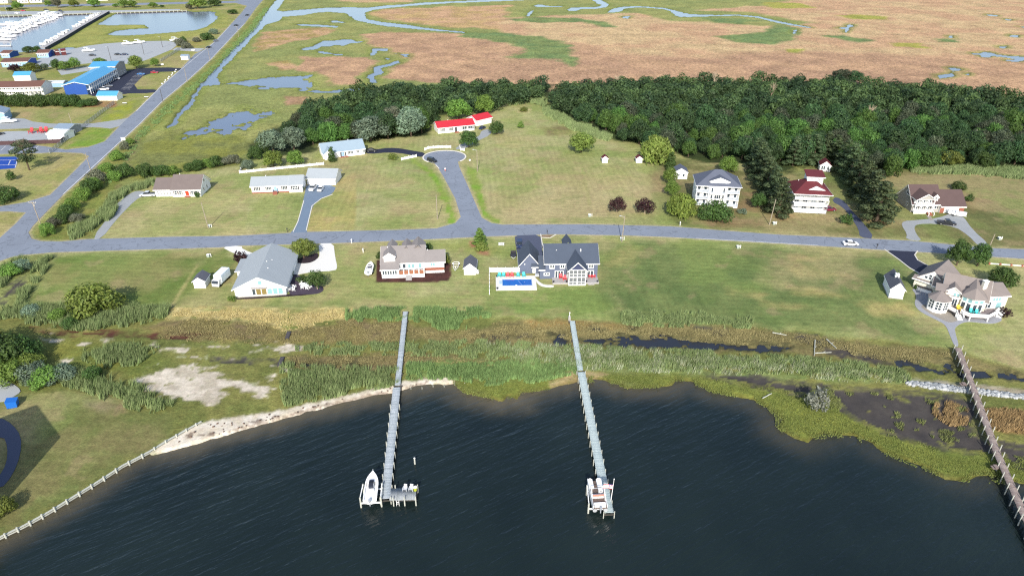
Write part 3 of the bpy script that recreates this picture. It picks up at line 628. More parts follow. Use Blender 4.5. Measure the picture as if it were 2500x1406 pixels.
drives = [
 (M_GRAVEL, [(356, 468), (335, 466), (318, 472), (284, 498), (270, 523), (224, 583), (248, 583), (284, 536), (333, 486), (352, 479)]),
 (M_DRIVE, [(749, 446), (822, 453), (812, 474), (785, 484), (762, 502), (748, 562), (752, 570), (706, 572), (716, 562), (728, 538), (743, 480)]),
 (M_BLACK, [(889, 370), (920, 365), (951, 361), (979, 363), (1010, 369), (1037, 373), (1036, 382), (1023, 384), (990, 376), (951, 372), (900, 377)]),
 (M_GRAVEL, [(1108, 366), (1126, 352), (1170, 334), (1176, 318), (1200, 316), (1198, 330), (1164, 345), (1136, 364)]),
 (M_CONC, [(777, 593), (814, 592), (818, 627), (824, 653), (818, 661), (759, 664), (706, 675), (706, 650), (715, 636), (759, 640), (776, 632), (781, 622)]),
 (M_CONC, [(539, 602), (590, 600), (592, 609), (640, 626), (640, 640), (604, 630), (571, 619)]),
 (M_DARK, [(1256, 571), (1318, 571), (1324, 604), (1326, 640), (1268, 642), (1259, 602)]),
 (M_DARK, [(2099, 580), (2137, 584), (2108, 544), (2080, 516), (2064, 494), (2041, 480), (2030, 492), (2058, 506), (2079, 533), (2097, 561)]),
 (M_GRAVEL, [(2211, 584), (2215, 572), (2200, 549), (2206, 540), (2234, 538), (2290, 533), (2324, 520), (2350, 526), (2374, 561), (2414, 596), (2411, 604), (2390, 602), (2363, 574), (2332, 554), (2282, 546), (2240, 547), (2231, 555), (2237, 572), (2252, 590)]),
 (M_BLACK, [(2159, 608), (2240, 612), (2234, 623), (2240, 634), (2300, 668), (2262, 680), (2220, 653), (2192, 631)]),
 (M_BLACK, [(305, 167), (449, 165), (438, 175), (358, 177), (317, 219), (393, 219), (377, 228), (297, 229), (289, 238), (205, 234), (235, 220)]),
 (M_LOT, [(80, 150), (150, 126), (230, 109), (330, 102), (432, 100), (430, 117), (385, 136), (345, 152), (300, 158), (250, 152), (150, 162), (80, 168)]),
 (M_LOT, [(430, 117), (500, 119), (484, 127), (420, 123)]),
 (M_LOT, [(-200, 30), (250, 27), (440, 22), (440, 27), (262, 31), (150, 36), (-200, 38)]),
 (M_LOT, [(140, 172), (215, 163), (225, 172), (150, 184)]),
 (M_GRAVEL, [(-60, 292), (51, 287), (90, 301), (205, 305), (302, 291), (316, 287), (284, 316), (230, 310), (100, 313), (-60, 318)]),
 (M_LOT, [(-60, 340), (0, 322), (60, 320), (150, 322), (150, 345), (8, 350), (-60, 352)]),
 (M_LOT, [(-300, 900), (0, 922), (30, 935), (52, 952), (44, 962), (0, 985), (-300, 1000)]),
 (M_DARK, [(-200, 1010), (0, 1018), (30, 1035), (52, 1065), (50, 1110), (30, 1160), (0, 1195), (-200, 1215), (-200, 1190), (-4, 1166), (16, 1132), (19, 1092), (8, 1062), (-200, 1045)]),
]
for i, (m, p) in enumerate(drives):
    slab('driveway', smooth_poly(P(p), 1 if len(p) > 5 else 0), .036 + (i % 5) * .001, m)
slab('parking_lot', P([(-60, 384), (47, 383), (38, 411), (-60, 418)]), .03, paving('blue_court', C(40, 84, 178), .08, .08))
M_LINE = paving('white_paint', C(238, 238, 236), .05, .05)
def strip(name, pts, w, z, m, thick=.02, smooth=0):
    r = ribbon(pts, w)
    return slab(name, r, z, m, thick=thick)
# painted lines: motel bays, court, lot
for i in range(12):
    a = np.array((352 - i * 3.1, 182 + i * 3.3)); strip('parking_line', [tuple(a), tuple(a - (22, 0))], .22, .052, M_LINE)
for i in range(5):
    strip('parking_line', [(2 + i * 20, 368), (14 + i * 20, 357)], .2, .06, M_LINE)
for q in ([(-40, 392), (44, 391)], [(-40, 404), (39, 403)], [(26, 391), (20, 404)], [(44, 385), (37, 410)]): strip('court_line', q, .25, .045, M_LINE)
strip('road_edge_line', [(1996, 599), (1840, 590), (1700, 582)], .15, .062, M_LINE)
strip('road_edge_line', [(563, 62), (527, 101), (502, 121), (440, 172), (397, 208), (333, 272)], .3, .062, M_LINE)
strip('road_edge_line', [(597, 58), (563, 94), (515, 145), (461, 194), (399, 245), (340, 304), (284, 355), (154, 475)], .3, .062, M_LINE)
# kerbs
ang = np.linspace(R(-38), R(228), 60)
kerb_o = np.stack([cul[0] + (CULR + .55) * np.cos(ang), cul[1] + (CULR + .55) * np.sin(ang)], 1); kerb_i = np.stack([cul[0] + CULR * np.cos(ang), cul[1] + CULR * np.sin(ang)], 1)
slab('kerb', np.concatenate([kerb_o, kerb_i[::-1]]), .16, M_KERB, thick=.3)
for pts in ([(1064, 403), (1072, 412)], [(2159, 609), (2192, 632), (2220, 654), (2252, 672)], [(2240, 613), (2233, 623), (2240, 635), (2280, 657)], [(716, 566), (728, 540), (742, 490)], [(748, 562), (762, 503), (785, 485), (812, 475)], [(1320, 572), (1325, 604)], [(1320, 580), (1343, 581), (1357, 573)]):
    slab('kerb', ribbon(pts, .3), .12, M_KERB, thick=.25)
# ================================================================ trees, shrubs, reeds
def leaf_mat(name, c, c2, trans=.25):
    if name in MATS: return MATS[name]
    m, nt, b = nt_of(name)
    at = node(nt, 'VertexColor', layer_name='Col'); oi = node(nt, 'ObjectInfo')
    sep = node(nt, 'SeparateColor'); nt.links.new(at.outputs['Color'], sep.inputs[0])
    base = mixc(nt, sep.outputs[0], c, c2)                     # leaf to leaf
    hs = node(nt, 'HueSaturation'); nt.links.new(base, hs.inputs['Color'])
    nt.links.new(math_node(nt, 'ADD', math_node(nt, 'MULTIPLY', oi.outputs['Random'], .03), .485), hs.inputs['Hue'])
    v = math_node(nt, 'ADD', math_node(nt, 'MULTIPLY', oi.outputs['Random'], .4), .8)   # tree to tree
    v = math_node(nt, 'MULTIPLY', v, math_node(nt, 'ADD', math_node(nt, 'MULTIPLY', sep.outputs[1], .7), .65))   # twig to twig
    nt.links.new(v, hs.inputs['Value'])
    nt.links.new(hs.outputs[0], b.inputs['Base Color'])
    b.inputs['Roughness'].default_value = .6; b.inputs['Specular IOR Level'].default_value = .25
    tr = node(nt, 'BsdfTranslucent'); nt.links.new(hs.outputs[0], tr.inputs['Color']); mx = node(nt, 'MixShader'); mx.inputs[0].default_value = .38
    nt.links.new(b.outputs[0], mx.inputs[1]); nt.links.new(tr.outputs[0], mx.inputs[2]); nt.links.new(mx.outputs[0], nt.nodes['Material Output'].inputs['Surface'])
    MATS[name] = m; return m
M_LEAF = {
 'dark': leaf_mat('leaf_dark', C(76, 102, 56), C(102, 130, 64)), 'mid': leaf_mat('leaf_mid', C(116, 152, 70), C(148, 180, 84)),
 'olive': leaf_mat('leaf_olive', C(116, 134, 62), C(150, 160, 76)), 'silver': leaf_mat('leaf_silver', C(118, 144, 118), C(164, 184, 154)),
 'bright': leaf_mat('leaf_bright', C(136, 164, 76), C(168, 186, 96)), 'purple': leaf_mat('leaf_purple', C(64, 46, 50), C(92, 60, 60)),
 'pine': leaf_mat('leaf_pine', C(80, 102, 70), C(112, 128, 86)), 'grey': leaf_mat('leaf_greyish', C(114, 120, 100), C(150, 152, 124)),
 'dead': leaf_mat('leaf_dead', C(126, 132, 116), C(172, 174, 160)), 'wood': leaf_mat('leaf_wood', C(60, 88, 60), C(94, 126, 74)),
 'woodgrey': leaf_mat('leaf_woodgrey', C(80, 92, 72), C(110, 120, 90)), 'woodlight': leaf_mat('leaf_woodlight', C(84, 122, 60), C(118, 154, 76))}
M_BARK = mat('bark', C(104, 90, 76), .9, .1, .3, 3.0)
M_PALEBARK = mat('pale_bark', C(196, 176, 150), .9, .1, .3, 3.0)

def leaf_cloud(centers, radii, n, leaf, seed, shell=(.62, 1.04), flat=.55, droop=0.0):
    """leaf faces spread through the outer shell of overlapping boughs"""
    r = np.random.default_rng(seed)
    centers = np.asarray(centers, float); radii = np.asarray(radii, float)
    w = (radii.prod(1)) ** (2 / 3); pick = r.choice(len(centers), n * 2, p=w / w.sum())
    d = r.normal(size=(n * 2, 3)); d /= np.linalg.norm(d, axis=1)[:, None]
    rad = r.uniform(shell[0], shell[1], n * 2)[:, None] * (1 + .16 * np.sin(d[:, :1] * 7 + pick[:, None]) * np.cos(d[:, 1:2] * 6 + 2 * pick[:, None]))
    p = centers[pick] + d * radii[pick] * rad
    if droop: p[:, 2] -= droop * r.random(n * 2) ** 2 * radii[pick][:, 2]
    q = ((p[:, None, :] - centers[None]) / radii[None]); deep = ((q ** 2).sum(2) < .30).any(1)
    keep = np.nonzero(~deep & (p[:, 2] > .05))[0][:n]
    p = p[keep]; d = d[keep]; pick = pick[keep]; k = len(p)
    nrm = d * flat * 1.7 + r.normal(size=(k, 3)) * .42 + np.array([0, 0, .2]); nrm /= np.linalg.norm(nrm, axis=1)[:, None]
    t = np.cross(nrm, r.normal(size=(k, 3))); t /= np.linalg.norm(t, axis=1)[:, None] + 1e-9
    if droop: t = t * .6 + np.array([0, 0, -1.0]) * .8; t /= np.linalg.norm(t, axis=1)[:, None]
    bt = np.cross(nrm, t); s = leaf * r.uniform(.6, 1.35, k)[:, None]
    t = t * s * (1.6 if droop else 1.0); bt = bt * s * .62
    V = np.stack([p - t * .5, p + bt * .5 - t * .05, p + t * .5, p - bt * .5 + t * .1], 1).reshape(-1, 3)
    lobe = r.random(len(centers))[pick]; c = np.stack([r.random(k), np.clip(.55 * lobe + .45 * r.random(k), 0, 1), r.random(k)], 1)
    return V, np.repeat(c, 4, 0)
def quads(n): return np.arange(n * 4, dtype=np.int32).reshape(-1, 4)
def crown_mesh(name, *a, **k):
    V, c = leaf_cloud(*a, **k)
    return mesh_np(name, V, quads(len(V) // 4), mats=[M_LEAF['mid']], colors=c)
def dome_lobes(seed, n, rx, h, z0, lobe=.36, top=1.0, round_=1.0):
    """bough centres over a dome of radius rx from z0 to h"""
    r = np.random.default_rng(seed); c = []; s = []
    for i in range(n):
        f = (i + .5) / n; ph = i * 2.39996 + r.uniform(-.4, .4); el = math.asin(f * .98)
        k = r.uniform(.55, .80)
        c.append((math.cos(ph) * math.cos(el) * rx * k, math.sin(ph) * math.cos(el) * rx * k, z0 + (h - z0) * (.22 + .62 * math.sin(el) * top * r.uniform(.85, 1.1))))
        q = rx * lobe * r.uniform(.8, 1.25); s.append((q, q, q * .82 * round_))
    c.append((0, 0, z0 + (h - z0) * .45)); s.append((rx * .55, rx * .55, (h - z0) * .42))
    return c, s
# unit kinds: crown radius and height are in metres for scale 1
KIND = {}
def kind(name, R0, H0, crown, trunk): KIND[name] = (R0, H0, crown, trunk)
def trunk_mesh(h, r, limbs, spread, seed, pale=False):
    q = random.Random(seed); b = MB(); b.tube((0, 0, -.2), (q.uniform(-.1, .1), q.uniform(-.1, .1), h), r, r * .6, 7)
    for i in range(limbs):
        a = i * 2.4 + q.random(); b.tube((0, 0, h * q.uniform(.7, .98)), (math.cos(a) * spread, math.sin(a) * spread, h + spread * q.uniform(.5, 1.0)), r * .5, r * .18, 5)
    return b.mesh('trunk', M_PALEBARK if pale else M_BARK)
for i in range(4):
    c, s = dome_lobes(100 + i, 15 + i * 2, 4.0, 7.6, 1.0)
    kind('broad%d' % i, 4.4, 8.2, crown_mesh('crown', c, s, 4200, .46, 10 + i), trunk_mesh(2.4, .28, 5, 1.9, i))
for i in range(2):
    c, s = dome_lobes(140 + i, 14, 4.0, 5.2, .1, lobe=.42)
    kind('mound%d' % i, 4.5, 5.6, crown_mesh('crown', c, s, 3000, .48, 30 + i), trunk_mesh(1.2, .2, 5, 1.6, 9 + i))
c, s = dome_lobes(150, 20, 4.0, 7.4, .4, lobe=.34, round_=.8)
kind('willow', 4.4, 8.0, crown_mesh('crown', c, s, 3600, .55, 41, droop=1.4), trunk_mesh(2.2, .3, 5, 1.7, 15))
c, s = dome_lobes(151, 10, 3.2, 4.2, 1.2, lobe=.36)
kind('plum', 3.6, 4.9, crown_mesh('crown', c, s, 1800, .42, 42), trunk_mesh(1.5, .16, 5, 1.6, 16, True))
for i in range(2):
    c = []; s = []; r = np.random.default_rng(160 + i)
    for k in range(30):
        f = k / 29; rad = (1 - f) ** .8 * 2.9 + .25; ph = k * 2.4 + r.uniform(-.3, .3); kk = r.uniform(.45, .85)
        c.append((math.cos(ph) * rad * kk, math.sin(ph) * rad * kk, .9 + f * 10.2)); q = .95 * (1 - .45 * f) * r.uniform(.8, 1.25); s.append((q * 1.2, q * 1.2, q * .8))
    kind('pine%d' % i, 3.4, 12.0, crown_mesh('crown', c, s, 3600, .46, 50 + i, flat=.8), trunk_mesh(7.0, .25, 3, .8, 20 + i))
c = []; s = []; r = np.random.default_rng(171)
for k in range(13):
    ph = k * 2.4; rad = r.uniform(.9, 2.9); c.append((math.cos(ph) * rad, math.sin(ph) * rad, 3.8 + (12 - 3.8) * (k / 13) * r.uniform(.8, 1.0))); q = r.uniform(.9, 1.5) * (1.1 - .4 * k / 13); s.append((q * 1.25, q * 1.25, q * .7))
kind('loblolly', 4.0, 12.0, crown_mesh('crown', c, s, 2200, .5, 52, flat=.35), trunk_mesh(10.5, .28, 7, 1.6, 22))
c, s = dome_lobes(172, 9, 1.0, 1.7, .05, lobe=.45)
kind('shrub', 1.15, 1.8, crown_mesh('crown', c, s, 700, .24, 53), trunk_mesh(.5, .07, 4, .45, 23))
c = []; s = []
for k in range(9):
    f = k / 8; c.append((.25 * math.cos(k * 2.4), .25 * math.sin(k * 2.4), .6 + f * 5.0)); q = 1.05 * (1 - .55 * f); s.append((q, q, q * .95))
kind('column', 1.25, 6.3, crown_mesh('crown', c, s, 1500, .34, 54), trunk_mesh(2.0, .12, 3, .4, 24))
b = MB(); q = random.Random(5)
for i in range(46):
    a = q.uniform(0, 6.28); z0 = q.uniform(1.5, 7); l = q.uniform(1.0, 2.4); b.tube((0, 0, z0), (math.cos(a) * l, math.sin(a) * l, z0 + l * q.uniform(.7, 1.4)), .06, .02, 4)
kind('bare', 2.5, 9.0, b.mesh('crown', M_PALEBARK), trunk_mesh(8.0, .2, 5, 1.2, 25, True))

def tree(kd, px, py, w, h, leaf, name='tree', label=None, cat='tree', group=None, loc=None, z=0.0):
    """a tree of crown width w and height h (m) standing where the photo shows its foot"""
    R0, H0, crown, trunk = KIND[kd]
    p = G(px, py, z) if loc is None else np.array([loc[0], loc[1], z])
    e = thing(name, label, cat, p, random.uniform(0, 6.28), group)
    sx = w / 2 / R0; e.scale = (sx * random.uniform(.94, 1.06), sx * random.uniform(.94, 1.06), h / H0)
    t = link('trunk', trunk, e)
    k = link('crown', crown, e)
    if leaf and kd != 'bare':
        k.material_slots[0].link = 'OBJECT'; k.material_slots[0].material = M_LEAF[leaf]
    return e
T = tree
BR = ['broad0', 'broad1', 'broad2', 'broad3']
T('mound0', 236, 764, 14.5, 9.0, 'olive', 'tree', 'big bushy olive-green tree beside the reed bed, left of the small shed')
T('broad0', 742, 630, 9.2, 7.2, 'bright', 'tree', 'round bright-crowned tree on the mulch bed beside the pale driveway')
T('plum', 775, 706, 6.4, 6.2, 'dark', 'tree', 'small dark many-stemmed tree beside the patio with white furniture')
T('shrub', 588, 643, 5.2, 4.0, 'purple', 'shrub', 'dark purplish shrub behind the pale blue roofed house', 'shrub')
T('pine0', 1172, 600, 6.2, 6.4, 'mid', 'pine_tree', 'feathery young pine between the street and the round clipped shrub', 'tree')
T('shrub', 1175, 612, 4.8, 3.0, 'bright', 'shrub', 'round clipped bright green shrub in front of the young pine', 'shrub')
T('broad1', 668, 408, 9.6, 8.0, 'olive', 'tree', 'yellow-green tree by the picket fence, left one of the pair')
T('broad2', 722, 405, 8.0, 7.4, 'mid', 'tree', 'green tree by the picket fence, right one of the pair')
T('broad3', 668, 372, 15, 11, 'silver', 'tree', 'silvery grey-green tree left of the white house with the long pale roof, outer one')
T('broad0', 718, 366, 13, 12, 'silver', 'tree', 'silvery grey-green tree left of the white house with the long pale roof, inner one')
T('broad1', 905, 345, 20, 13, 'silver', 'tree', 'wide silvery tree at the edge of the wood, left of the red-roofed house by two')
T('broad2', 958, 318, 12, 13, 'grey', 'tree', 'grey-green tree rising between the two wide silvery trees')
T('broad3', 1004, 334, 17, 15, 'silver', 'tree', 'tall silvery tree nearest the red-roofed house')
T('broad0', 1120, 292, 15, 12, 'mid', 'tree', 'round green tree behind the long red roof')
T('broad1', 1182, 278, 13.5, 11, 'mid', 'tree', 'round green tree behind the small red-roofed garage')
T('broad2', 1145, 360, 10, 8.6, 'dark', 'tree', 'dark tree in front of the red-roofed house, beside the cul-de-sac fence')
T('broad3', 1212, 328, 8.2, 6.8, 'dark', 'tree', 'dark tree beside the driveway of the red-roofed house')
T('shrub', 1271, 313, 4, 3.4, 'mid', 'shrub', 'lone small shrub on the lawn right of the red-roofed house', 'shrub')
T('shrub', 1278, 272, 6, 2.2, 'olive', 'shrub', 'low tangled shrub at the far tip of the lawn', 'shrub')
T('broad0', 1418, 371, 14, 10, 'bright', 'tree', 'yellow-green spreading tree at the wood edge beside the reeds')
T('willow', 1603, 396, 16.5, 13, 'bright', 'willow_tree', 'large drooping willow beside the two small white sheds', 'tree')
T('plum', 1505, 518, 7.6, 6.0, 'purple', 'plum_tree', 'dark purple-leaved tree on the open lawn, left of the pair', 'tree')
T('plum', 1574, 522, 8.0, 5.9, 'purple', 'plum_tree', 'dark purple-leaved tree on the open lawn, right of the pair', 'tree')
T('column', 1637, 415, 5, 8, 'dark', 'cedar_tree', 'dark narrow cedar beside the little white cottage', 'tree')
T('broad1', 1634, 448, 6.2, 7.4, 'mid', 'tree', 'small green tree in the row left of the three-storey house, farthest')
T('broad2', 1640, 478, 6.4, 6.4, 'mid', 'tree', 'small green tree in the row left of the three-storey house, middle')
T('willow', 1662, 528, 11.5, 10, 'olive', 'tree', 'full light green tree at the front left corner of the three-storey house')
T('mound1', 1745, 540, 12.5, 8.2, 'dark', 'tree', 'dark rounded tree hiding the front of the three-storey house')
T('broad3', 1776, 424, 8.6, 8, 'mid', 'tree', 'green tree behind the three-storey house')
T('shrub', 1812, 522, 4, 2.2, 'silver', 'shrub', 'low silvery shrub right of the dark rounded tree', 'shrub')
T('broad0', 1850, 508, 6.5, 6.5, 'dark', 'tree', 'dark green tree at the left foot of the pine row')
T('shrub', 2065, 547, 5, 4, 'dark', 'shrub', 'dark shrub beside the driveway of the red-roofed balcony house', 'shrub')
for i, (x, y, w, h) in enumerate([(1900, 526, 12, 14.5), (1884, 498, 12, 15), (1870, 472, 12, 15), (1860, 450, 12, 15), (1852, 430, 12, 15), (1844, 412, 12, 14)]):
    T('pine%d' % (i % 2), x, y, w, h, 'pine', 'pine_tree', ORD[i] + ' tall dark pine in the row left of the red-roofed balcony house', 'tree', 'pines left of the balcony house')
for i, (x, y, w, h) in enumerate([(2138, 546, 15, 16), (2122, 514, 14, 16), (2104, 488, 13, 16), (2088, 464, 13, 16), (2072, 442, 13, 16), (2056, 424, 12, 15)]):
    T('pine%d' % (i % 2), x, y, w, h, 'pine', 'pine_tree', ORD[i] + ' tall dark pine in the row right of the asphalt drive', 'tree', 'pines right of the balcony house')
for i, (x, y) in enumerate([(1935, 405), (1960, 400), (1985, 398), (2012, 392), (2035, 400)]):
    T('pine%d' % (i % 2), x, y, 11, 13, 'pine', 'pine_tree', ORD[i].replace('nearest', 'first') + ' dark pine from the left behind the red-roofed balcony house', 'tree', 'pines behind the balcony house')
T('broad1', 2335, 648, 8.0, 9.2, 'dark', 'tree', 'dark tree by the street above the cream house, left of the pair')
T('broad2', 2385, 650, 7.0, 8.6, 'dark', 'tree', 'dark tree by the street above the cream house, right of the pair')
T('broad3', 2442, 702, 8.6, 7.0, 'dark', 'tree', 'dark round tree behind the right wing of the cream house')
T('mound0', 2338, 464, 6.4, 3.6, 'dark', 'shrub', 'dark shrub behind the brown garage roof', 'shrub')
T('shrub', 2364, 492, 3.4, 3.0, 'dark', 'shrub', 'dark shrub at the right gable of the brown garage', 'shrub')
T('loblolly', 72, 416, 10, 13, 'pine', 'pine_tree', 'lone open-crowned pine beside the blue court', 'tree')
T('mound0', 15, 492, 11, 6, 'dark', 'shrub', 'dark shrub clump at the left edge beside the side road', 'shrub')
T('shrub', 29, 440, 4, 4, 'dark', 'shrub', 'small dark shrub left of the highway verge', 'shrub')
T('mound1', 57, 362, 7, 4.5, 'grey', 'shrub', 'brownish shrub in front of the board fence', 'shrub')
T('broad0', 333, 168, 12, 10, 'bright', 'tree', 'large bright tree beside the tall end of the blue motel')
T('broad1', 380, 163, 7, 6.2, 'mid', 'tree', 'smaller green tree right of the large bright one by the motel')
for i, (x, y, w, h, l) in enumerate(sorted([(245, 164, 11, 7, 'mid'), (140, 172, 8, 8, 'dark'), (160, 173, 8, 7, 'mid'), (183, 169, 9, 8, 'mid'), (38, 176, 10, 5.5, 'purple'), (78, 177, 12, 7, 'olive'), (110, 172, 7, 5, 'silver'), (70, 130, 9, 5.5, 'dark'), (92, 128, 7, 5, 'dark')], key=lambda t: t[0])):
    T(BR[i % 4], x, y, w, h, l, 'tree', ORD[i].replace('nearest', 'first') + ' small tree from the left between the marina sheds and the blue motel', 'tree', 'trees behind the motel')
for i in range(15):
    T('mound%d' % (i % 2), 2 + i * 15.5 + random.uniform(-4, 4), 259 + random.uniform(-3, 2), random.uniform(8, 10), random.uniform(6, 8) * (.55 if i > 12 else 1), 'dark', 'shrub', ORD[i].replace('nearest', 'first') + ' dark evergreen from the left in the hedge below the brown motel', 'shrub', 'hedge below the brown motel')
for i, (x, y, w, h, l) in enumerate(sorted([(483, 22, 22, 13, 'bright'), (524, 16, 18, 9, 'dark'), (568, 35, 12, 5, 'dark'), (45, 24, 14, 9, 'mid'), (120, 16, 10, 7, 'mid'), (142, 20, 12, 12, 'grey'), (182, 18, 12, 9, 'olive'), (230, 18, 15, 10, 'mid'), (304, 19, 15, 10, 'mid'), (325, 19, 12, 9, 'mid'), (375, 19, 11, 6, 'mid'), (282, 18, 8, 4, 'mid'), (396, 19, 6, 3, 'dark'), (24, 27, 8, 4, 'dark'), (462, 24, 8, 6, 'grey')], key=lambda t: t[0])):
    T(BR[i % 4], x, y, w, h, l, 'tree', ORD[i].replace('nearest', 'first') + ' small tree from the left beyond the marina quay', 'tree', 'trees beyond the marina')
for i, (x, y, w, h, l) in enumerate(sorted([(505, 98, 12, 6, 'dark'), (522, 84, 10, 5, 'silver'), (440, 112, 9, 6, 'grey'), (456, 119, 10, 5, 'grey'), (448, 104, 6, 5, 'dark'), (480, 103, 8, 4, 'grey')], key=lambda t: t[0])):
    T('mound%d' % (i % 2), x, y, w, h, l, 'shrub', ORD[i].replace('nearest', 'first') + ' shrub from the left between the boat lot and the highway', 'shrub', 'shrubs between boat lot and highway')
for i, (x, y, w, h, l) in enumerate(sorted([(118, 574, 5.5, 4.5, 'mid'), (134, 552, 6, 3.5, 'grey'), (166, 530, 6, 5, 'dark'), (178, 512, 6, 5, 'mid'), (152, 545, 6, 4, 'dark'), (205, 488, 7, 5, 'mid'), (222, 470, 8, 6, 'dark'), (240, 446, 8, 6, 'grey'), (236, 462, 6, 5, 'mid'), (262, 420, 7, 4, 'mid'), (288, 392, 6, 5, 'mid'), (306, 366, 5, 4, 'grey'), (318, 352, 5, 3, 'mid'), (282, 440, 7, 4, 'mid'), (310, 432, 8, 6, 'dark'), (190, 540, 6, 3, 'grey')], key=lambda t: -t[1])):
    T('mound%d' % (i % 2), x, y, w, h, l, 'shrub', ORD[i] + ' shrub in the verge between highway and creek, counted from the junction', 'shrub', 'shrubs in the highway verge')
for i, (x, y, w, h, l) in enumerate(sorted([(357, 432, 7.5, 6, 'dark'), (376, 428, 6, 4, 'dark'), (398, 428, 8, 4.5, 'dark'), (420, 424, 7, 3.5, 'mid'), (468, 417, 7, 3.5, 'dark'), (486, 413, 7, 4.5, 'dark'), (508, 409, 6, 4, 'mid'), (528, 406, 7, 5, 'dark'), (548, 402, 6, 3, 'grey'), (570, 398, 7, 4, 'grey'), (606, 412, 6, 4, 'silver'), (625, 388, 7, 6, 'dark'), (645, 375, 7, 7, 'dark')], key=lambda t: t[0])):
    T('mound%d' % (i % 2), x, y, w, h, l, 'shrub', ORD[i].replace('nearest', 'first') + ' shrub from the left along the marsh edge behind the brown-roofed house', 'shrub', 'shrubs along the marsh edge')
for i, (x, y, w, h, l) in enumerate(sorted([(22, 890, 13, 8, 'dark'), (60, 880, 10, 7, 'dark'), (-40, 880, 14, 9, 'dark'), (78, 905, 7, 5, 'olive'), (30, 925, 10, 5, 'mid'), (80, 925, 8, 4, 'silver'), (115, 935, 8, 4, 'mid'), (150, 925, 8, 3.5, 'silver'), (230, 925, 5, 3.5, 'dark'), (195, 775, 5, 3.5, 'dark'), (145, 782, 5, 3.5, 'mid'), (175, 798, 5, 3, 'dark'), (80, 770, 6, 3, 'silver'), (55, 660, 6, 3.5, 'silver'), (30, 672, 7, 4, 'mid')], key=lambda t: -t[1])):
    T('mound%d' % (i % 2), x, y, w, h, l, 'shrub', ORD[i].replace('nearest', 'first') + ' shrub in the thicket at the left shore, counted from the bay', 'shrub', 'thicket at the left shore')
T('mound0', 14, 1252, 4.6, 3.4, 'olive', 'shrub', 'lone rounded shrub on the lawn beside the bulkhead', 'shrub')
T('shrub', 959, 391, 4.6, 3.0, 'olive', 'shrub', 'brownish round shrub beside the black driveway', 'shrub')
T('column', 811, 395, 4.0, 6.8, 'dark', 'tree', 'small dark tree in front of the white house with the long pale roof')
for x, y, w, h, l, t in [(709, 466, 2.6, 2.0, 'dark', 'clipped shrub before the blue-roofed bungalow, left of the steps corner'), (736, 466, 2.6, 2.0, 'dark', 'clipped shrub before the blue-roofed bungalow, beside the garage gap'), (482, 482, 2.6, 2.2, 'dark', 'dark shrub at the right front corner of the brown-roofed house'),
                      (1045, 612, 3.6, 2.8, 'dark', 'dark shrub behind the right wing of the grey dormer house'), (1091, 644, 2.6, 3.2, 'olive', 'shrub at the right gable of the grey dormer house'), (926, 633, 2.4, 2.6, 'dark', 'shrub at the left gable of the grey dormer house'),
                      (568, 734, 2.8, 1.6, 'mid', 'low shrub at the front left corner of the pale blue roofed house'), (712, 672, 2.4, 2.2, 'dark', 'dark shrub beside the patio steps of the pale blue roofed house'), (738, 690, 3.4, 2.6, 'dark', 'dark shrub behind the white patio chairs'),
                      (2448, 772, 4.2, 2.6, 'purple', 'dark shrub below the right deck stair of the cream house'), (2236, 706, 1.6, 1.6, 'dark', 'small dark shrub beside the cream garage wing'), (1268, 660, 1.2, 1.6, 'dark', 'small dark shrub at the corner of the slate-blue garage')]:
    T('shrub', x, y, w, h, l, 'shrub', t, 'shrub')
T('shrub', 1990, 1000, 5.0, 6.0, 'dead', 'dead_shrub', 'pale dead shrub standing in the green point of the salt marsh', 'shrub')
T('bare', 1505, 222, 7, 9, None, 'bare_tree', 'bare grey tree standing out of the wood canopy', 'tree')

for x, y, w, h, l, t in ((2052, 203, 15, 9.5, 'woodgrey', 'greyish domed tree rising at the far edge of the wood, left of the pair'), (2086, 205, 13, 8.5, 'wood', 'dark domed tree rising at the far edge of the wood, right of the pair'), (2258, 412, 13, 10, 'dark', 'dark round tree at the wood corner left of the far reed border'), (2312, 408, 12, 8, 'olive', 'olive round tree in the far reed border'), (2398, 412, 10, 8, 'dark', 'dark round tree at the right end of the far reed border')): T(BR[int(x) % 4], x, y, w, h, l, 'tree', t)
for x, y, t in ((1740, 225, 'bare grey snag rising from the left half of the wood'), (2115, 315, 'bare grey snag rising from the middle of the wood'), (1880, 255, 'bare grey snag near the far edge of the wood')): T('bare', x, y, 5.5, 11.5, None, 'bare_tree', t, 'tree')
# -------- the wood: individuals where they show largest, the rest as one mass
def poisson(poly, r, seed):
    q = np.random.default_rng(seed); lo = poly.min(0); hi = poly.max(0); g = r / 1.4142; grid = {}; out = []
    n = int((hi - lo).prod() / (r * r) * 6)
    for p in q.uniform(lo, hi, (n, 2)):
        k = (int(p[0] // g), int(p[1] // g))
        if any((i, j) in grid and (grid[(i, j)][0] - p[0]) ** 2 + (grid[(i, j)][1] - p[1]) ** 2 < r * r for i in range(k[0] - 2, k[0] + 3) for j in range(k[1] - 2, k[1] + 3)): continue
        grid[k] = p; out.append(p)
    out = np.array(out); return out[inside(poly, out[:, 0], out[:, 1])]
W1 = P([(735, 378), (775, 350), (860, 345), (960, 342), (1050, 330), (1060, 288), (1200, 278), (1240, 262), (1325, 255), (1340, 218), (1240, 214), (1100, 216), (950, 222), (890, 236), (810, 256), (740, 284), (730, 305), (700, 330)])
W2 = P([(1345, 262), (1375, 285), (1450, 320), (1505, 345), (1550, 355), (1600, 372), (1660, 390), (1720, 392), (1830, 398), (1850, 412), (1940, 404), (2030, 396), (2070, 412), (2200, 436), (2240, 418), (2300, 412), (2500, 416), (2640, 425), (2640, 290), (2500, 262), (2400, 240), (2280, 224), (2000, 208), (1700, 210), (1500, 210), (1385, 216)])
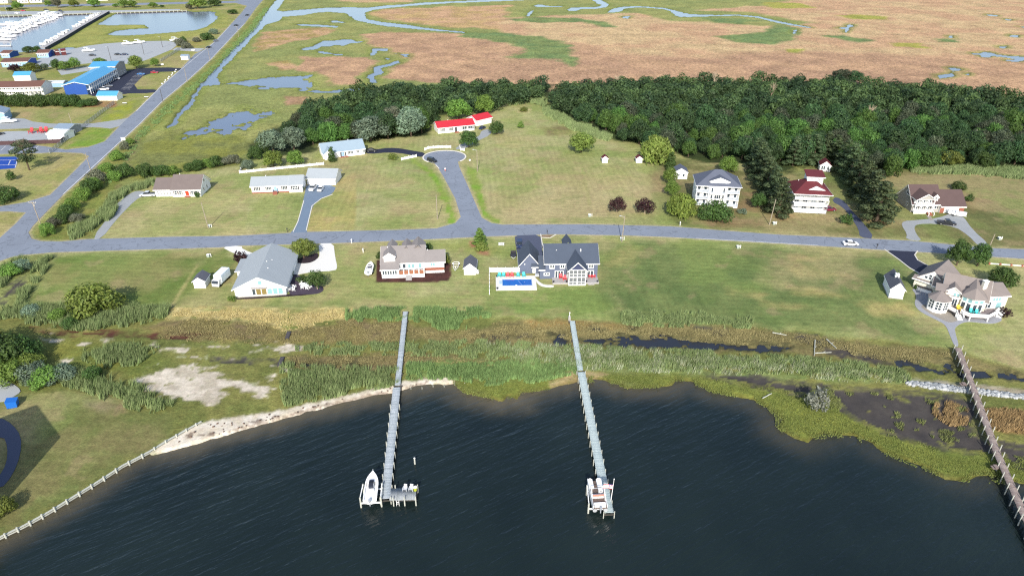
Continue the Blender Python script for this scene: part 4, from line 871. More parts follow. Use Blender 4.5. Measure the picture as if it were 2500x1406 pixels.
pts = np.concatenate([poisson(W1, 5.4, 3), poisson(W2, 5.7, 4)])
pts = pts[np.argsort(pts[:, 1])]
tone = fbm(pts[:, 0], pts[:, 1], 28, 91, 3)
near, rest = pts[:300], pts[300:]
WOOD = {'wood': 'dark green tree in the dense wood behind the lots', 'woodlight': 'lighter green tree in the dense wood behind the lots', 'woodgrey': 'dull grey-green tree in the dense wood behind the lots'}
for i, p in enumerate(near):
    l = random.choices(['wood', 'woodlight', 'woodgrey'], [6, 2.2 + 4 * (tone[i] > .55), 2])[0]
    big = random.random() ** 1.6; hh = 7.5 + 5.5 * big + random.uniform(-.8, .8)
    T(random.choice(BR + ['mound0', 'willow', 'broad1', 'broad3']), 0, 0, 6.5 + 6.5 * big + random.uniform(-.8, .8), hh, l, 'wood_tree', WOOD[l], 'tree', 'trees of the dense wood', loc=p)
Vs = []; Cs = []; rr = np.random.default_rng(12)
protos = []
for i in range(6):
    c, s = dome_lobes(200 + i, 9, 4.0, 7.6, .6, lobe=.42); protos.append(leaf_cloud(c, s, 480, .95, 300 + i))
for i, p in enumerate(rest):
    V, c = protos[i % 6]; a = rr.uniform(0, 6.28); s = rr.uniform(.85, 1.35); ca_, sa = math.cos(a) * s, math.sin(a) * s
    edge = .75 if p[1] > 395 + .02 * p[0] else 1.0
    W = np.stack([V[:, 0] * ca_ - V[:, 1] * sa + p[0], V[:, 0] * sa + V[:, 1] * ca_ + p[1], V[:, 2] * s * edge * rr.uniform(.85, 1.2)], 1); Vs.append(W)
    c = c.copy(); c[:, 1] = np.clip(c[:, 1] * .6 + rr.uniform(-.25, .75), 0, 1); c[:, 0] = np.clip(c[:, 0] * .4 + .8 * rr.random() - .1, 0, 1); Cs.append(c)
V = np.concatenate(Vs); print('wood', len(V) // 2); o = link('wood_canopy', mesh_np('wood_canopy', V, quads(len(V) // 4), mats=[leaf_mat('leaf_wood_mass', C(62, 88, 60), C(104, 130, 76))], colors=np.concatenate(Cs)))
tag(o, 'far mass of the dense wood in front of the brown marsh', 'woodland', None, 'stuff')

# -------- reeds and marsh grass: upright blades
M_REED = {}
def reed_mat(name, a, b_):
    m, nt, b = nt_of(name); at = node(nt, 'VertexColor', layer_name='Col'); sep = node(nt, 'SeparateColor'); nt.links.new(at.outputs['Color'], sep.inputs[0])
    cc = mixc(nt, sep.outputs[0], a, b_); vm = node(nt, 'VectorMath', operation='SCALE'); nt.links.new(cc, vm.inputs[0])
    nt.links.new(math_node(nt, 'ADD', math_node(nt, 'MULTIPLY', sep.outputs[1], .8), .6), vm.inputs['Scale']); nt.links.new(vm.outputs[0], b.inputs['Base Color'])
    b.inputs['Roughness'].default_value = .7; b.inputs['Specular IOR Level'].default_value = .2
    return m
M_REED = {'green': reed_mat('reed_green', C(116, 140, 84), C(158, 172, 118)), 'lush': reed_mat('reed_lush', C(112, 144, 84), C(142, 170, 106)), 'pale': reed_mat('reed_pale', C(164, 178, 140), C(206, 208, 176)),
          'yellow': reed_mat('reed_yellow', C(110, 124, 62), C(142, 150, 84)), 'brown': reed_mat('reed_brown', C(140, 132, 90), C(170, 160, 112)), 'rust': reed_mat('reed_rust', C(156, 130, 90), C(190, 162, 116)), 'straw': reed_mat('reed_straw', C(196, 178, 116), C(228, 212, 156)),
          'sage': reed_mat('reed_sage', C(112, 122, 72), C(142, 150, 92))}
def reeds(label, polys, h, dens, m, seed, wind=.35, wd=.075, z=0.0, rag=1.0, name='reed_bed', cat='reeds', clump=2.5, cut=.25):
    r = np.random.default_rng(seed); Ps = []; dens = dens * 2.6; wd = min(wd, .075) if dens > 30 else wd * .55; cut = cut * .8
    for p in polys:
        q = P(p, z); lo = q.min(0) - 1; hi = q.max(0) + 1; n = int((hi - lo).prod() * dens)
        a = r.uniform(lo, hi, (n, 2)); d = sdf(q, a[:, 0], a[:, 1], 3) + rag * 2 * (fbm(a[:, 0], a[:, 1], 2.5, seed, 3) - .5)
        a = a[(d > 0) & (fbm(a[:, 0], a[:, 1], clump, seed + 5, 2) > cut)]; Ps.append(a)
    a = np.concatenate(Ps); n = len(a)
    cl = fbm(a[:, 0], a[:, 1], clump, seed + 9, 2); hh = h * (.62 + .55 * cl) * r.uniform(.7, 1.15, n)
    th = r.uniform(0, math.pi, n); w = wd * r.uniform(.7, 1.4, n); lean = (r.normal(size=(n, 2)) * .14 + np.array([wind, .1]) * .5) * hh[:, None]
    ux = np.cos(th) * w; uy = np.sin(th) * w; zz = np.full(n, z - .1)
    V = np.stack([np.stack([a[:, 0] - ux, a[:, 1] - uy, zz], 1), np.stack([a[:, 0] + ux, a[:, 1] + uy, zz], 1), np.stack([a[:, 0] + lean[:, 0], a[:, 1] + lean[:, 1], zz + hh], 1)], 1).reshape(-1, 3)
    c = np.repeat(np.stack([r.random(n), np.clip(.6 * cl + .4 * r.random(n), 0, 1), r.random(n)], 1), 3, 0)
    o = link(name, mesh_np(name, V, np.arange(n * 3, dtype=np.int32).reshape(-1, 3), mats=[M_REED[m]], colors=c))
    tag(o, label, cat, None, 'stuff'); return o
reeds('dense green reeds beside the top of the left pier', [[(852, 757), (985, 757), (985, 778), (900, 782), (852, 779)], [(996, 758), (1180, 759), (1190, 772), (1135, 785), (1128, 808), (1062, 800), (1000, 774)]], 1.5, 16, 'lush', 1)
reeds('green reeds along the lawn edge right of the second pier', [[(1522, 764), (1600, 766), (1730, 772), (1830, 779), (1830, 798), (1700, 797), (1560, 793), (1525, 788)]], 1.5, 14, 'green', 2)
reeds('long belt of reeds on the dune between the creek and the bay', [[(730, 842), (980, 842), (1000, 838), (1200, 838), (1415, 848), (1700, 862), (1900, 872), (2050, 884), (2200, 908), (2212, 928), (2100, 928), (1900, 908), (1700, 903), (1450, 898), (1300, 884), (1180, 872), (980, 862), (730, 862)]], 1.15, 13, 'green', 3, cut=.45)
reeds('pale seeding reed tops in the dune belt', [[(1180, 842), (1415, 850), (1700, 868), (1900, 885), (2100, 905), (2200, 926), (2100, 930), (1900, 912), (1600, 905), (1430, 898), (1300, 886)]], 1.4, 4, 'pale', 4, cut=.45)
reeds('tall shrubby reeds above the sand beach', [[(692, 898), (760, 902), (960, 908), (966, 936), (850, 958), (800, 968), (705, 986), (692, 962)]], 1.8, 14, 'green', 5, cut=.3)
reeds('bright green beach grass right of the left pier', [[(1000, 892), (1100, 898), (1330, 884), (1412, 884), (1402, 908), (1300, 930), (1185, 936), (1110, 921), (1000, 921)]], 1.2, 15, 'lush', 6, cut=.3)
reeds('wide reed bed below the big olive tree', [[(0, 760), (60, 750), (170, 754), (300, 750), (406, 746), (408, 770), (330, 792), (200, 804), (60, 786), (0, 775)]], 2.2, 13, 'green', 7, cut=.2)
reeds('reeds in the hollow left of the bare sand', [[(215, 854), (330, 848), (376, 853), (362, 867), (330, 888), (260, 893), (210, 878)], [(20, 895), (100, 895), (200, 910), (285, 934), (372, 967), (412, 990), (372, 1003), (300, 988), (200, 945), (120, 938), (60, 935)]], 2.0, 13, 'green', 8, cut=.2)
reeds('curved reed hedge beside the gravel drive', [[(170, 560), (225, 545), (255, 510), (275, 478), (318, 458), (378, 443), (372, 456), (305, 470), (288, 494), (272, 528), (232, 564), (178, 584)]], 2.4, 14, 'green', 9, cut=.12)
reeds('reed strips either side of the muddy ditch at the left', [[(30, 745), (50, 715), (108, 632), (128, 630), (62, 720), (48, 750)], [(0, 660), (50, 634), (66, 640), (30, 665), (0, 700)]], 2.2, 13, 'green', 10, cut=.12)
reeds('pale green reed border along the wood edge', [[(1328, 262), (1360, 278), (1440, 313), (1492, 338), (1482, 344), (1420, 328), (1360, 298), (1328, 278)], [(1236, 252), (1270, 246), (1275, 254), (1236, 260)], [(1295, 245), (1330, 240), (1330, 262), (1300, 252)]], 2.2, 9, 'green', 11, wd=.2, cut=.1)
reeds('grey-green reed border behind the far right lawn', [[(2225, 410), (2330, 408), (2420, 410), (2560, 418), (2560, 442), (2420, 432), (2340, 425), (2230, 424)]], 2.0, 8, 'green', 12, wd=.2, cut=.1)
reeds('brown salt meadow grass behind the dune', [[(400, 795), (480, 780), (650, 795), (690, 814), (724, 804), (860, 782), (984, 790), (980, 836), (860, 840), (724, 839), (600, 832), (500, 832), (390, 820)], [(1000, 800), (1130, 812), (1200, 794), (1290, 784), (1390, 786), (1520, 790), (1830, 800), (2000, 824), (2170, 844), (2330, 856), (2330, 876), (2200, 880), (2000, 850), (1930, 840), (1760, 834), (1660, 824), (1520, 816), (1400, 826), (1340, 812), (1340, 842), (1180, 834), (1060, 830), (1000, 825)], [(700, 874), (980, 864), (1180, 874), (1320, 880), (1150, 890), (1000, 886), (860, 903), (740, 896)]], .32, 12, 'brown', 13, name='marsh_grass', cat='grass', wd=.14, cut=.36)
reeds('yellow-green cordgrass fringe of the bay shore', [[(1112, 930), (1300, 932), (1440, 914), (1640, 917), (1700, 925), (1760, 935), (1850, 948), (1960, 965), (2040, 990), (2110, 1045), (2290, 1102), (2420, 1115), (2500, 1122), (2600, 1180), (2500, 1175), (2360, 1168), (2310, 1162), (2150, 1098), (2080, 1058), (1985, 1064), (1925, 1058), (1905, 1040), (1905, 1020), (1880, 993), (1840, 971), (1740, 953), (1690, 929), (1652, 924), (1600, 941), (1530, 943), (1480, 925), (1400, 930), (1340, 944), (1275, 953), (1225, 973), (1140, 955)]], .36, 14, 'yellow', 14, name='marsh_grass', cat='grass', wd=.14, cut=0.0, clump=7.0, z=-.1, rag=.6)
reeds('small cordgrass tufts standing in the dark mud flat', [[(2060, 965), (2200, 965), (2390, 985), (2380, 1050), (2300, 1085), (2200, 1060), (2100, 1010)], [(1960, 940), (2040, 950), (2060, 1000), (2000, 1020), (1960, 980)]], .7, 12, 'sage', 15, name='marsh_grass', cat='grass', wd=.14, cut=.79, clump=2.6, z=-.2)
reeds('rusty orange grass patches beside the brown boardwalk', [[(2290, 992), (2325, 990), (2352, 1006), (2350, 1030), (2320, 1034), (2288, 1012)], [(2408, 1010), (2460, 1002), (2560, 1018), (2560, 1060), (2460, 1056), (2418, 1040)]], 1.2, 16, 'rust', 16, name='marsh_grass', cat='grass', wd=.14, cut=.15, z=-.2, rag=.4)
reeds('bleached straw of cut reeds along the lawn edge', [[(412, 757), (560, 755), (700, 760), (850, 758), (850, 776), (780, 790), (722, 800), (690, 804), (660, 791), (560, 778), (412, 776)]], .35, 14, 'straw', 17, name='straw_wrack', cat='straw', wd=.18, cut=.3)
reeds('tangled green verge growth along the highway ditch', [[(250, 440), (300, 390), (345, 320), (405, 262), (470, 206), (530, 150), (610, 66), (645, 20), (655, 20), (625, 66), (560, 130), (500, 192), (430, 262), (350, 330), (300, 400), (262, 450)]], .8, 4, 'lush', 18, wd=.2, cut=.45)
# ================================================================ buildings
WHITE = (.80, .80, .78)
M_WHITE = mat('white_siding', WHITE, .6, .3, .06, .8, .04, 9.0, stripes=('Z', .2, .10))
M_TRIM = mat('white_trim', (.82, .82, .80), .5, .3, .04)
M_CREAM = mat('cream_siding', (.74, .70, .58), .6, .3, .06, .8, .04, 9.0, stripes=('Z', .2, .10))
M_BLUESIDE = mat('slate_blue_siding', C(114, 124, 148), .6, .3, .08, .8, .05, 9.0, stripes=('Z', .22, .14))
M_NAVYSIDE = mat('navy_shakes', C(78, 86, 120), .7, .2, .12, 2.0, .15, 9.0, stripes=('Z', .25, .2))
M_GREYSIDE = mat('grey_shakes', C(196, 192, 186), .7, .2, .1, 2.0, .12, 9.0, stripes=('Z', .25, .15))
M_BLUEWALL = mat('blue_wall', C(46, 92, 176), .6, .3, .08, .8, .05)
M_PALEBLUE = mat('pale_blue_wall', C(168, 206, 236), .6, .3, .05)
M_BRICK = mat('brick', C(176, 112, 92), .85, .2, .2, 3.0, .2, 9.0, stripes=('Z', .15, .2))
M_DECKWOOD = mat('deck_wood', C(160, 112, 86), .8, .2, .2, 1.5, .15, 9.0, stripes=('X', .3, .2))
M_GREYDECK = mat('grey_deck', C(196, 192, 190), .8, .2, .12, 1.5, .1, 9.0, stripes=('X', .3, .15))
M_GLASS = mat('window_glass', (.045, .06, .075), .08, .5, .15, 1.0, .0)
M_PALEGLASS = mat('blinds_behind_glass', (.42, .47, .50), .12, .5, .2, 3.0, .1)
M_TEALGLASS = mat('teal_glass', (.20, .36, .38), .10, .5, .2, 2.0, .05)
M_DARK_IN = mat('shadowed_interior', (.10, .10, .10), .9, .1, .2)  # dark tone standing in for the shade of an entry and a porch
M_BLACKM = mat('black_metal', (.03, .03, .035), .5, .4, .1)
M_REDPAINT = mat('red_paint', C(196, 60, 50), .5, .4, .1)
def shingle(name, c, vary=.12): return mat(name, c, .9, .15, vary, .5, .16, 6.0, stripes=('Z', .16, .14))
RF_BROWNGREY = shingle('shingle_brown_grey', C(134, 122, 118)); RF_BLUE = shingle('shingle_pale_blue', C(184, 192, 197), .06); RF_PALE = shingle('shingle_pale', C(170, 190, 204), .06)
RF_RED = shingle('shingle_bright_red', C(214, 58, 72), .08); RF_MAROON = shingle('shingle_maroon', C(114, 56, 62), .18); RF_GREY = shingle('shingle_warm_grey', C(164, 157, 154)); RF_SLATE = shingle('shingle_slate', C(92, 102, 118), .1)
RF_NAVY = shingle('shingle_dark_slate', C(108, 114, 130)); RF_BROWN = shingle('shingle_brown', C(108, 90, 88)); RF_TAUPE = shingle('shingle_taupe', C(156, 146, 141)); RF_SKY = mat('metal_roof_sky_blue', C(92, 176, 226), .5, .3, .06, .3, .04, 3.0, stripes=('X', .6, .08))
RF_SHED = shingle('shingle_shed_grey', C(112, 114, 124)); RF_MOTEL = shingle('shingle_motel_brown', C(128, 94, 84)); RF_METAL = mat('metal_roof_grey', C(150, 168, 186), .4, .4, .06, .4, .03, 3.0, stripes=('X', .5, .1))

WINC = {}
class B:
    """a building: local x runs along the front (left to right as photographed), y to the back, z up"""
    def __init__(s, name, label, cat, a, b, group=None, rot=None, width=None):
        pa = G(*a); 
        if b is not None:
            pb = G(*b); d = pb - pa; s.W = float(np.hypot(d[0], d[1])); rz = math.atan2(d[1], d[0])
        else: s.W = width; rz = rot
        s.rz = rz; s.off = None; s.e = thing(name, label, cat, pa, rz, group)
    def part(s, name, mb, m, parent=None, label=None):
        o = mb.build(name, m, parent or s.e)
        if label: o['label'] = label
        if parent is None and s.off: o.location = (s.off[0], s.off[1], 0); o.rotation_euler = (0, 0, s.off[2])
        return o
    def box(s, name, m, x0, x1, y0, y1, z0, z1, parent=None, label=None): return s.part(name, MB().box(x0, x1, y0, y1, z0, z1), m, parent, label)
    def walls(s, m, x0, x1, y0, y1, z0, ze, zr=None, axis='x', name='wall'):
        """walls with gable ends when zr is given (ridge along axis)"""
        if zr is None: return s.box(name, m, x0, x1, y0, y1, z0 - .15, ze)
        a0, a1 = (y0, y1) if axis == 'x' else (x0, x1); am = (a0 + a1) / 2
        o = [(a0, z0 - .15), (a1, z0 - .15), (a1, ze), (am, zr - .04), (a0, ze)]
        return s.part(name, MB().prism(o, x0, x1, 'x') if axis == 'x' else MB().prism(o, y0, y1, 'y'), m)
    def gable(s, m, x0, x1, y0, y1, ze, zr, axis='x', ov=.45, trim=M_TRIM, parent=None, l0=None, l1=None):
        a0, a1, q0, q1 = (y0, y1, x0, x1) if axis == 'x' else (x0, x1, y0, y1)
        am = (a0 + a1) / 2; sl = (zr - ze) / (am - a0); ax = 'x' if axis == 'x' else 'y'
        f0 = q0 - (ov if l0 is None else l0); f1 = q1 + (ov if l1 is None else l1)
        zl = ze - ov * sl + .03
        def out(dx, lo, hi): return [(a0 - ov - dx, zl - dx * sl + lo), (am, zr + .03 + lo), (a1 + ov + dx, zl - dx * sl + lo), (a1 + ov + dx, zl - dx * sl + hi), (am, zr + .03 + hi), (a0 - ov - dx, zl - dx * sl + hi)]
        r = s.part('roof', MB().prism(out(0, .02, .2), f0, f1, ax), m, parent)
        if trim: s.part('eave_trim', MB().prism(out(.05, -.2, .04), f0 - .05, f1 + .05, ax), trim, r if parent is None else parent)
        return r
    def hip(s, m, x0, x1, y0, y1, ze, zr, r0=None, r1=None, ov=.5, trim=M_TRIM):
        xm, ym = (x0 + x1) / 2, (y0 + y1) / 2; r0 = xm - .01 if r0 is None else r0; r1 = xm + .01 if r1 is None else r1
        V = [(x0 - ov, y0 - ov, ze), (x1 + ov, y0 - ov, ze), (x1 + ov, y1 + ov, ze), (x0 - ov, y1 + ov, ze), (r0, ym, zr), (r1, ym, zr)]
        r = s.part('roof', MB().add([(a, b, c + .12) for a, b, c in V], [(0, 1, 5, 4), (1, 2, 5), (2, 3, 4, 5), (3, 0, 4), (3, 2, 1, 0)]), m)
        if trim: s.part('eave_trim', MB().box(x0 - ov - .05, x1 + ov + .05, y0 - ov - .05, y1 + ov + .05, ze - .12, ze + .115), trim, r)
        return r
    def shed(s, m, x0, x1, y0, y1, z0, z1, t=.16, parent=None, trim=M_TRIM):
        """roof plane rising from y0 (z0) to y1 (z1)"""
        r = s.part('roof', MB().prism([(y0, z0), (y1, z1), (y1, z1 + t), (y0, z0 + t)], x0, x1, 'x'), m, parent)
        if trim: s.part('eave_trim', MB().box(x0 - .04, x1 + .04, y0 - .06, y0 + .02, z0 - .15, z0 + t - .03), trim, r if parent is None else parent)
        return r
    def win(s, x, z, w, h, y=0.0, face='f', cols=1, rows=1, glass=None, parent=None, name='window', fw=.12, frame=None, depth=.06):
        """framed window, centre x, sill z, on the wall plane at y (front f, right r, left l); pane is its sub-part"""
        k = (round(w, 2), round(h, 2), cols, rows, glass.name if glass else '', fw, frame.name if frame else '')
        if k not in WINC:
            f = MB(); f.box(-w / 2 - fw, w / 2 + fw, -depth, 0, -fw, 0).box(-w / 2 - fw, w / 2 + fw, -depth, 0, h, h + fw).box(-w / 2 - fw, -w / 2, -depth, 0, 0, h).box(w / 2, w / 2 + fw, -depth, 0, 0, h)
            mu = .05 if fw < .15 else .09
            for i in range(1, cols): xx = -w / 2 + w * i / cols; f.box(xx - mu, xx + mu, -depth + .01, 0, 0, h)
            for i in range(1, rows): zz = h * i / rows; f.box(-w / 2, w / 2, -depth + .014, 0, zz - mu, zz + mu)
            WINC[k] = (f.mesh('window', frame or M_TRIM), MB().box(-w / 2, w / 2, -.025, .005, 0, h).mesh('pane', glass or M_GLASS))
        rz = {'f': 0, 'r': R(90), 'l': R(-90), 'b': R(180)}[face]
        if parent is None and s.off: ca_, sa_ = math.cos(s.off[2]), math.sin(s.off[2]); x, y, rz = s.off[0] + x * ca_ - y * sa_, s.off[1] + x * sa_ + y * ca_, rz + s.off[2]
        o = link(name, WINC[k][0], parent or s.e, (x, y, z), rz)
        link('pane', WINC[k][1], o)
        return o
    def shutters(s, x, z, w, h, m, y=0.0):
        for d in (-1, 1): s.box('shutter', m, x + d * (w / 2 + .35) - .2, x + d * (w / 2 + .35) + .2, y - .05, y, z, z + h)
    def door(s, x, z, w, h, m, y=0.0, name='door'):
        o = s.box(name, m, x - w / 2, x + w / 2, y - .05, y + .02, z, z + h); s.box('door_handle', M_BLACKM, x + w * .3, x + w * .3 + .08, y - .1, y - .05, z + h * .45, z + h * .45 + .1, o); return o
    def rail(s, p, q, z, h=1.0, m=None, gap=.32, name='railing', bal=.06):
        m = m or M_TRIM; b = MB(); p = Vector((p[0], p[1], z)); q = Vector((q[0], q[1], z)); n = max(1, int((q - p).length / gap)); up = Vector((0, 0, 1))
        b.bar(p + up * h, q + up * h, .1, .09); b.bar(p + up * .12, q + up * .12, .08, .08)
        for i in range(n + 1):
            c = p.lerp(q, i / n); t = .12 if i in (0, n) else bal; b.box(c.x - t / 2, c.x + t / 2, c.y - t / 2, c.y + t / 2, z, z + h + (.1 if i in (0, n) else -.03))
        return s.part(name, b, m)
    def posts(s, xs, y, z0, z1, w=.16, m=None, name='post'):
        for x in xs: s.box(name, m or M_TRIM, x - w / 2, x + w / 2, y - w / 2, y + w / 2, z0, z1)
    def steps(s, x0, x1, y, z, n, m, run=.3, name='steps'):
        """flight coming forward (towards -y) from height z"""
        b = MB()
        for i in range(n): b.box(x0, x1, y - (i + 1) * run, y - i * run, 0, z * (n - i) / (n + 1) + .005 * i)
        return s.part(name, b, m)
    def vent(s, x, y, z, parent, h=.5): s.part('vent_pipe', MB().tube((x, y, z - .4), (x, y, z + h), .09).tube((x, y, z + h), (x, y, z + h + .12), .15, .1), M_TRIM, parent)

# ---- brown-roofed house with the orange door
h = B('house', 'white ranch house with brown-grey shingle roof and orange front door', 'house', (380, 481.5), (491.5, 480))
gx = h.W * .385; D = 10.5
h.walls(M_WHITE, gx, h.W, 0, D, 0, 3.0, 6.7); r = h.gable(RF_BROWNGREY, gx, h.W, 0, D, 3.0, 6.7)
h.walls(M_WHITE, 0, gx - .01, .5, D - 1, 0, 2.9, 5.6); h.gable(RF_BROWNGREY, 0, gx - .5, .5, D - 1, 2.9, 5.6)
for i in range(5): h.box('shutter', M_BLACKM, .9 + i * 1.12, 1.15 + i * 1.12, .43, .5, .9, 2.3)
for x in (gx + 1.3, gx + 2.9, h.W - 3.0, h.W - 1.5): h.win(x, 1.0, .8, 1.3, rows=2); h.shutters(x, 1.0, .7, 1.3, mat('taupe_shutter', C(120, 108, 110)))
h.door(gx + 5.4, .5, 1.3, 2.1, mat('orange_door', C(206, 74, 44))); h.steps(gx + 4.4, gx + 6.4, 0, .5, 3, M_BRICK)
h.win(D * .35, 4.0, .9, 1.1, y=0, face='f') if False else None
for y in (3.6, 6.8): h.win(h.W, 1.0, .9, 1.2, y=y, face='r')
h.win(h.W, 4.0, .9, 1.1, y=D / 2, face='r'); h.vent(gx + 2, D / 2, 6.7, r)
# ---- blue-roofed bungalow and its garage
h = B('house', 'white bungalow with pale blue-grey roof and brick front steps', 'house', (616, 473), (740, 468))
D = 8.2; s_ = h.W * .735
h.walls(M_WHITE, 0, s_ - .01, 0, D, 0, 3.0, 5.0); r = h.gable(RF_BLUE, 0, s_ - .46, 0, D, 3.0, 5.0)
h.walls(M_WHITE, s_, h.W, -.5, D - .2, 0, 3.1, 5.2); h.gable(RF_BLUE, s_, h.W, -.5, D - .2, 3.1, 5.2, l0=.12)
for x in (2.0, 6.2, 12.0): h.win(x, 1.2, 1.1, 1.2, cols=2); h.shutters(x, 1.2, 1.1, 1.2, M_BLACKM)
h.win(s_ + 2.3, 1.1, 1.8, 1.4, y=-.5, cols=3, rows=2); h.shutters(s_ + 2.3, 1.1, 1.8, 1.4, M_BLACKM, -.5)
h.door(8.7, .8, 1.0, 2.0, M_PALEBLUE); h.box('stoop', M_BRICK, 7.9, 9.5, -1.4, -.01, -.1, .8); h.steps(7.9, 9.5, -1.41, .75, 3, M_BRICK); h.rail((7.9, -.1), (7.9, -1.4), .8, m=M_PALEBLUE); h.rail((9.5, -.1), (9.5, -1.4), .8, m=M_PALEBLUE)
h.vent(5, D / 2, 5.0, r); h.box('foundation_band', M_BRICK, -.03, s_ - .05, -.035, 0, -.1, .45)
h = B('garage', 'white three-door garage with pale blue roof beside the bungalow', 'garage', (751, 451), (819.5, 452))
h.walls(M_WHITE, 0, h.W, 0, 9, 0, 2.8, 5.0); h.gable(RF_BLUE, 0, h.W, 0, 9, 2.8, 5.0)
for i in range(3):
    x = h.W * (.2 + .3 * i); d = h.box('garage_door', M_TRIM, x - 1.35, x + 1.35, -.06, .01, 0, 2.2)
    for k in range(4): h.win(x - 1.0 + k * .66, 1.65, .4, .28, y=-.06, fw=.04, depth=.03)
# ---- white house with the long pale roof
h = B('house', 'long white house with pale grey roof beside the black driveway', 'house', (790, 389), (891, 377))
D = 10; h.walls(M_WHITE, 0, h.W, 0, D, 0, 2.7, 5.4); r = h.gable(RF_PALE, 0, h.W, 0, D, 2.7, 5.4)
h.walls(M_WHITE, .4, 4.6, -1.6, 1.0, 0, 2.7, 4.4, 'y', 'gable_bay'); h.gable(RF_PALE, .4, 4.6, -1.6, 4.0, 2.7, 4.4, 'y', l1=0)
h.win(2.5, 1.0, 1.2, 1.2, y=-1.6, cols=2); h.box('entry_shade_panel', M_DARK_IN, 7.0, 9.8, -.04, .01, .3, 2.4); h.door(8.3, .3, 1.0, 2.0, M_PALEBLUE, -.05)  # flat dark panel paints the shade of the entry
for x in (11.0, 12.2, 14.8, 17.4): h.win(x, 1.0, 1.0, 1.2, cols=2)
h.posts((7.0, 9.0, 10.4), -1.0, 0, 2.5); h.box('porch_floor', M_BRICK, 6.8, 10.6, -1.2, -.01, -.1, .3); h.vent(12, D / 2, 5.4, r)
# ---- red-roofed house and garage
h = B('house', 'long white house with bright red roof', 'house', (1070, 327), (1158, 318.5))
D = 8.2; h.walls(M_WHITE, 0, h.W, 0, D, 0, 2.9, 4.7); r = h.gable(RF_RED, 0, h.W, 0, D, 2.9, 4.7)
for x, w in ((2.2, 1.0), (6.2, 1.0), (13.0, 1.8), (16.2, 1.8)): h.win(x, 1.0, w, 1.3, cols=2); h.shutters(x, 1.0, w, 1.3, M_BLACKM)
h.door(8.8, .3, 1.0, 2.1, M_BLACKM); h.box('stoop', M_BRICK, 8.0, 10.0, -1.8, -.01, -.1, .3); h.box('star_ornament', M_BLACKM, 4.1, 4.5, -.04, 0, 1.5, 1.9); h.vent(6, D / 2, 4.7, r)
h = B('garage', 'white single garage with bright red roof', 'garage', (1164, 308.5), (1200, 300))
h.walls(M_WHITE, 0, h.W, 0, 7, 0, 2.9, 4.5); h.gable(RF_RED, 0, h.W, 0, 7, 2.9, 4.5); h.box('garage_door', M_TRIM, 1.2, h.W - 1.2, -.06, .01, 0, 2.3)
# ---- pale blue gable-front house
h = B('house', 'large white gable-front house with pale blue roof and glazed porch', 'house', (576, 727), (699.5, 720))
W = h.W; D = 21
h.walls(M_WHITE, 0, W, 0, D, 0, 2.9, 6.1, 'y'); r = h.gable(RF_BLUE, 0, W, 0, D, 2.9, 6.1, 'y', ov=.6)
h.walls(M_WHITE, -2.0, -.01, 12, D - 1.5, 0, 2.2, name='lean_to_wall'); h.shed(RF_BLUE, -2.5, -.62, 11.6, D - 1.2, 2.25, 2.3, parent=None)
for i in range(4): h.win(.95 + i * 1.0, .75, .72, 1.25, rows=2, glass=M_PALEGLASS)
for i, (g_, gw) in enumerate([(M_GLASS, .8), (None, 1.3), (None, 1.3), (M_TEALGLASS, 1.25), (M_TEALGLASS, 1.2), (M_TEALGLASS, 1.2)]):
    x = [5.0, 6.25, 7.7, 9.2, 10.65, 12.05][i] * W / 13.4
    h.win(x, .55, gw, 1.75, rows=1, glass=g_ or mat('amber_blind', C(150, 132, 80), .5, .3, .3, 3.0), name='porch_window')
h.win(W * .52, 3.7, 1.0, 1.2, glass=M_TEALGLASS); h.box('balcony_floor', M_GREYDECK, W * .33, W * .64, -.75, -.01, 2.75, 2.88); h.rail((W * .33, -.72), (W * .64, -.72), 2.88, .85, mat('weathered_rail', C(196, 190, 196))); 
h.win(W * .35, .5, 1.0, .2, y=-.0, fw=.05) if False else None
for x, y, z in ((W * .62, 6, 5.35), (W * .55, 9.5, 5.75), (W * .63, 11.5, 5.2)): h.vent(x, y, z, r, .35)
for y in (4, 8, 13): h.win(W, 1.0, 1.0, 1.3, y=y, face='r')
h.box('skirting', M_GREYSIDE, .02, W - .02, -.04, 0, -.1, .3)
# ---- grey dormer house with the open-framed porch
h = B('house', 'white house with warm grey roof, gable dormer and white-framed brown porch', 'house', (933, 680), (1037, 676))
W = h.W; XS = 4.75; D = 10
h.walls(M_WHITE, 0, W, 2.6, 2.6 + D, 0, 3.8, 6.6); r = h.gable(RF_GREY, 0, W, 2.6, 2.6 + D, 3.8, 6.6)
h.box('sunroom_wall', M_WHITE, 0, XS, 0, 2.59, -.1, 2.75); sr = h.shed(RF_GREY, -.4, XS + .4, -.4, 3.2, 2.78, 4.2, parent=None)
for i in range(6): h.win(.5 + i * .72, 1.25, .5, 1.2, glass=M_GLASS, fw=.1)
h.walls(M_TRIM, .7, 3.9, 2.6, 6.0, 3.9, 5.7, 6.8, 'y', 'dormer_wall'); h.gable(RF_GREY, .7, 3.9, 2.6, 7.4, 5.7, 6.8, 'y', ov=.2, l0=.08, l1=0)
for i in range(3): h.win(1.55 + i * .75, 4.75, .5, .7, y=2.6, cols=2, rows=2, glass=M_PALEGLASS, fw=.07)
h.box('porch_deck', M_DECKWOOD, XS + .01, W, .05, 2.59, -.1, 1.0); h.box('porch_skirt', M_TRIM, XS + .02, W, .0, .045, -.1, 1.04)
n = 5
for i in range(n + 1):
    x = XS + .12 + (W - XS - .24) * i / n; h.box('post', M_TRIM, x - .1, x + .1, .06, .26, 1.04, 2.75)
h.box('porch_beam', M_TRIM, XS, W, .04, .28, 2.75, 3.0)
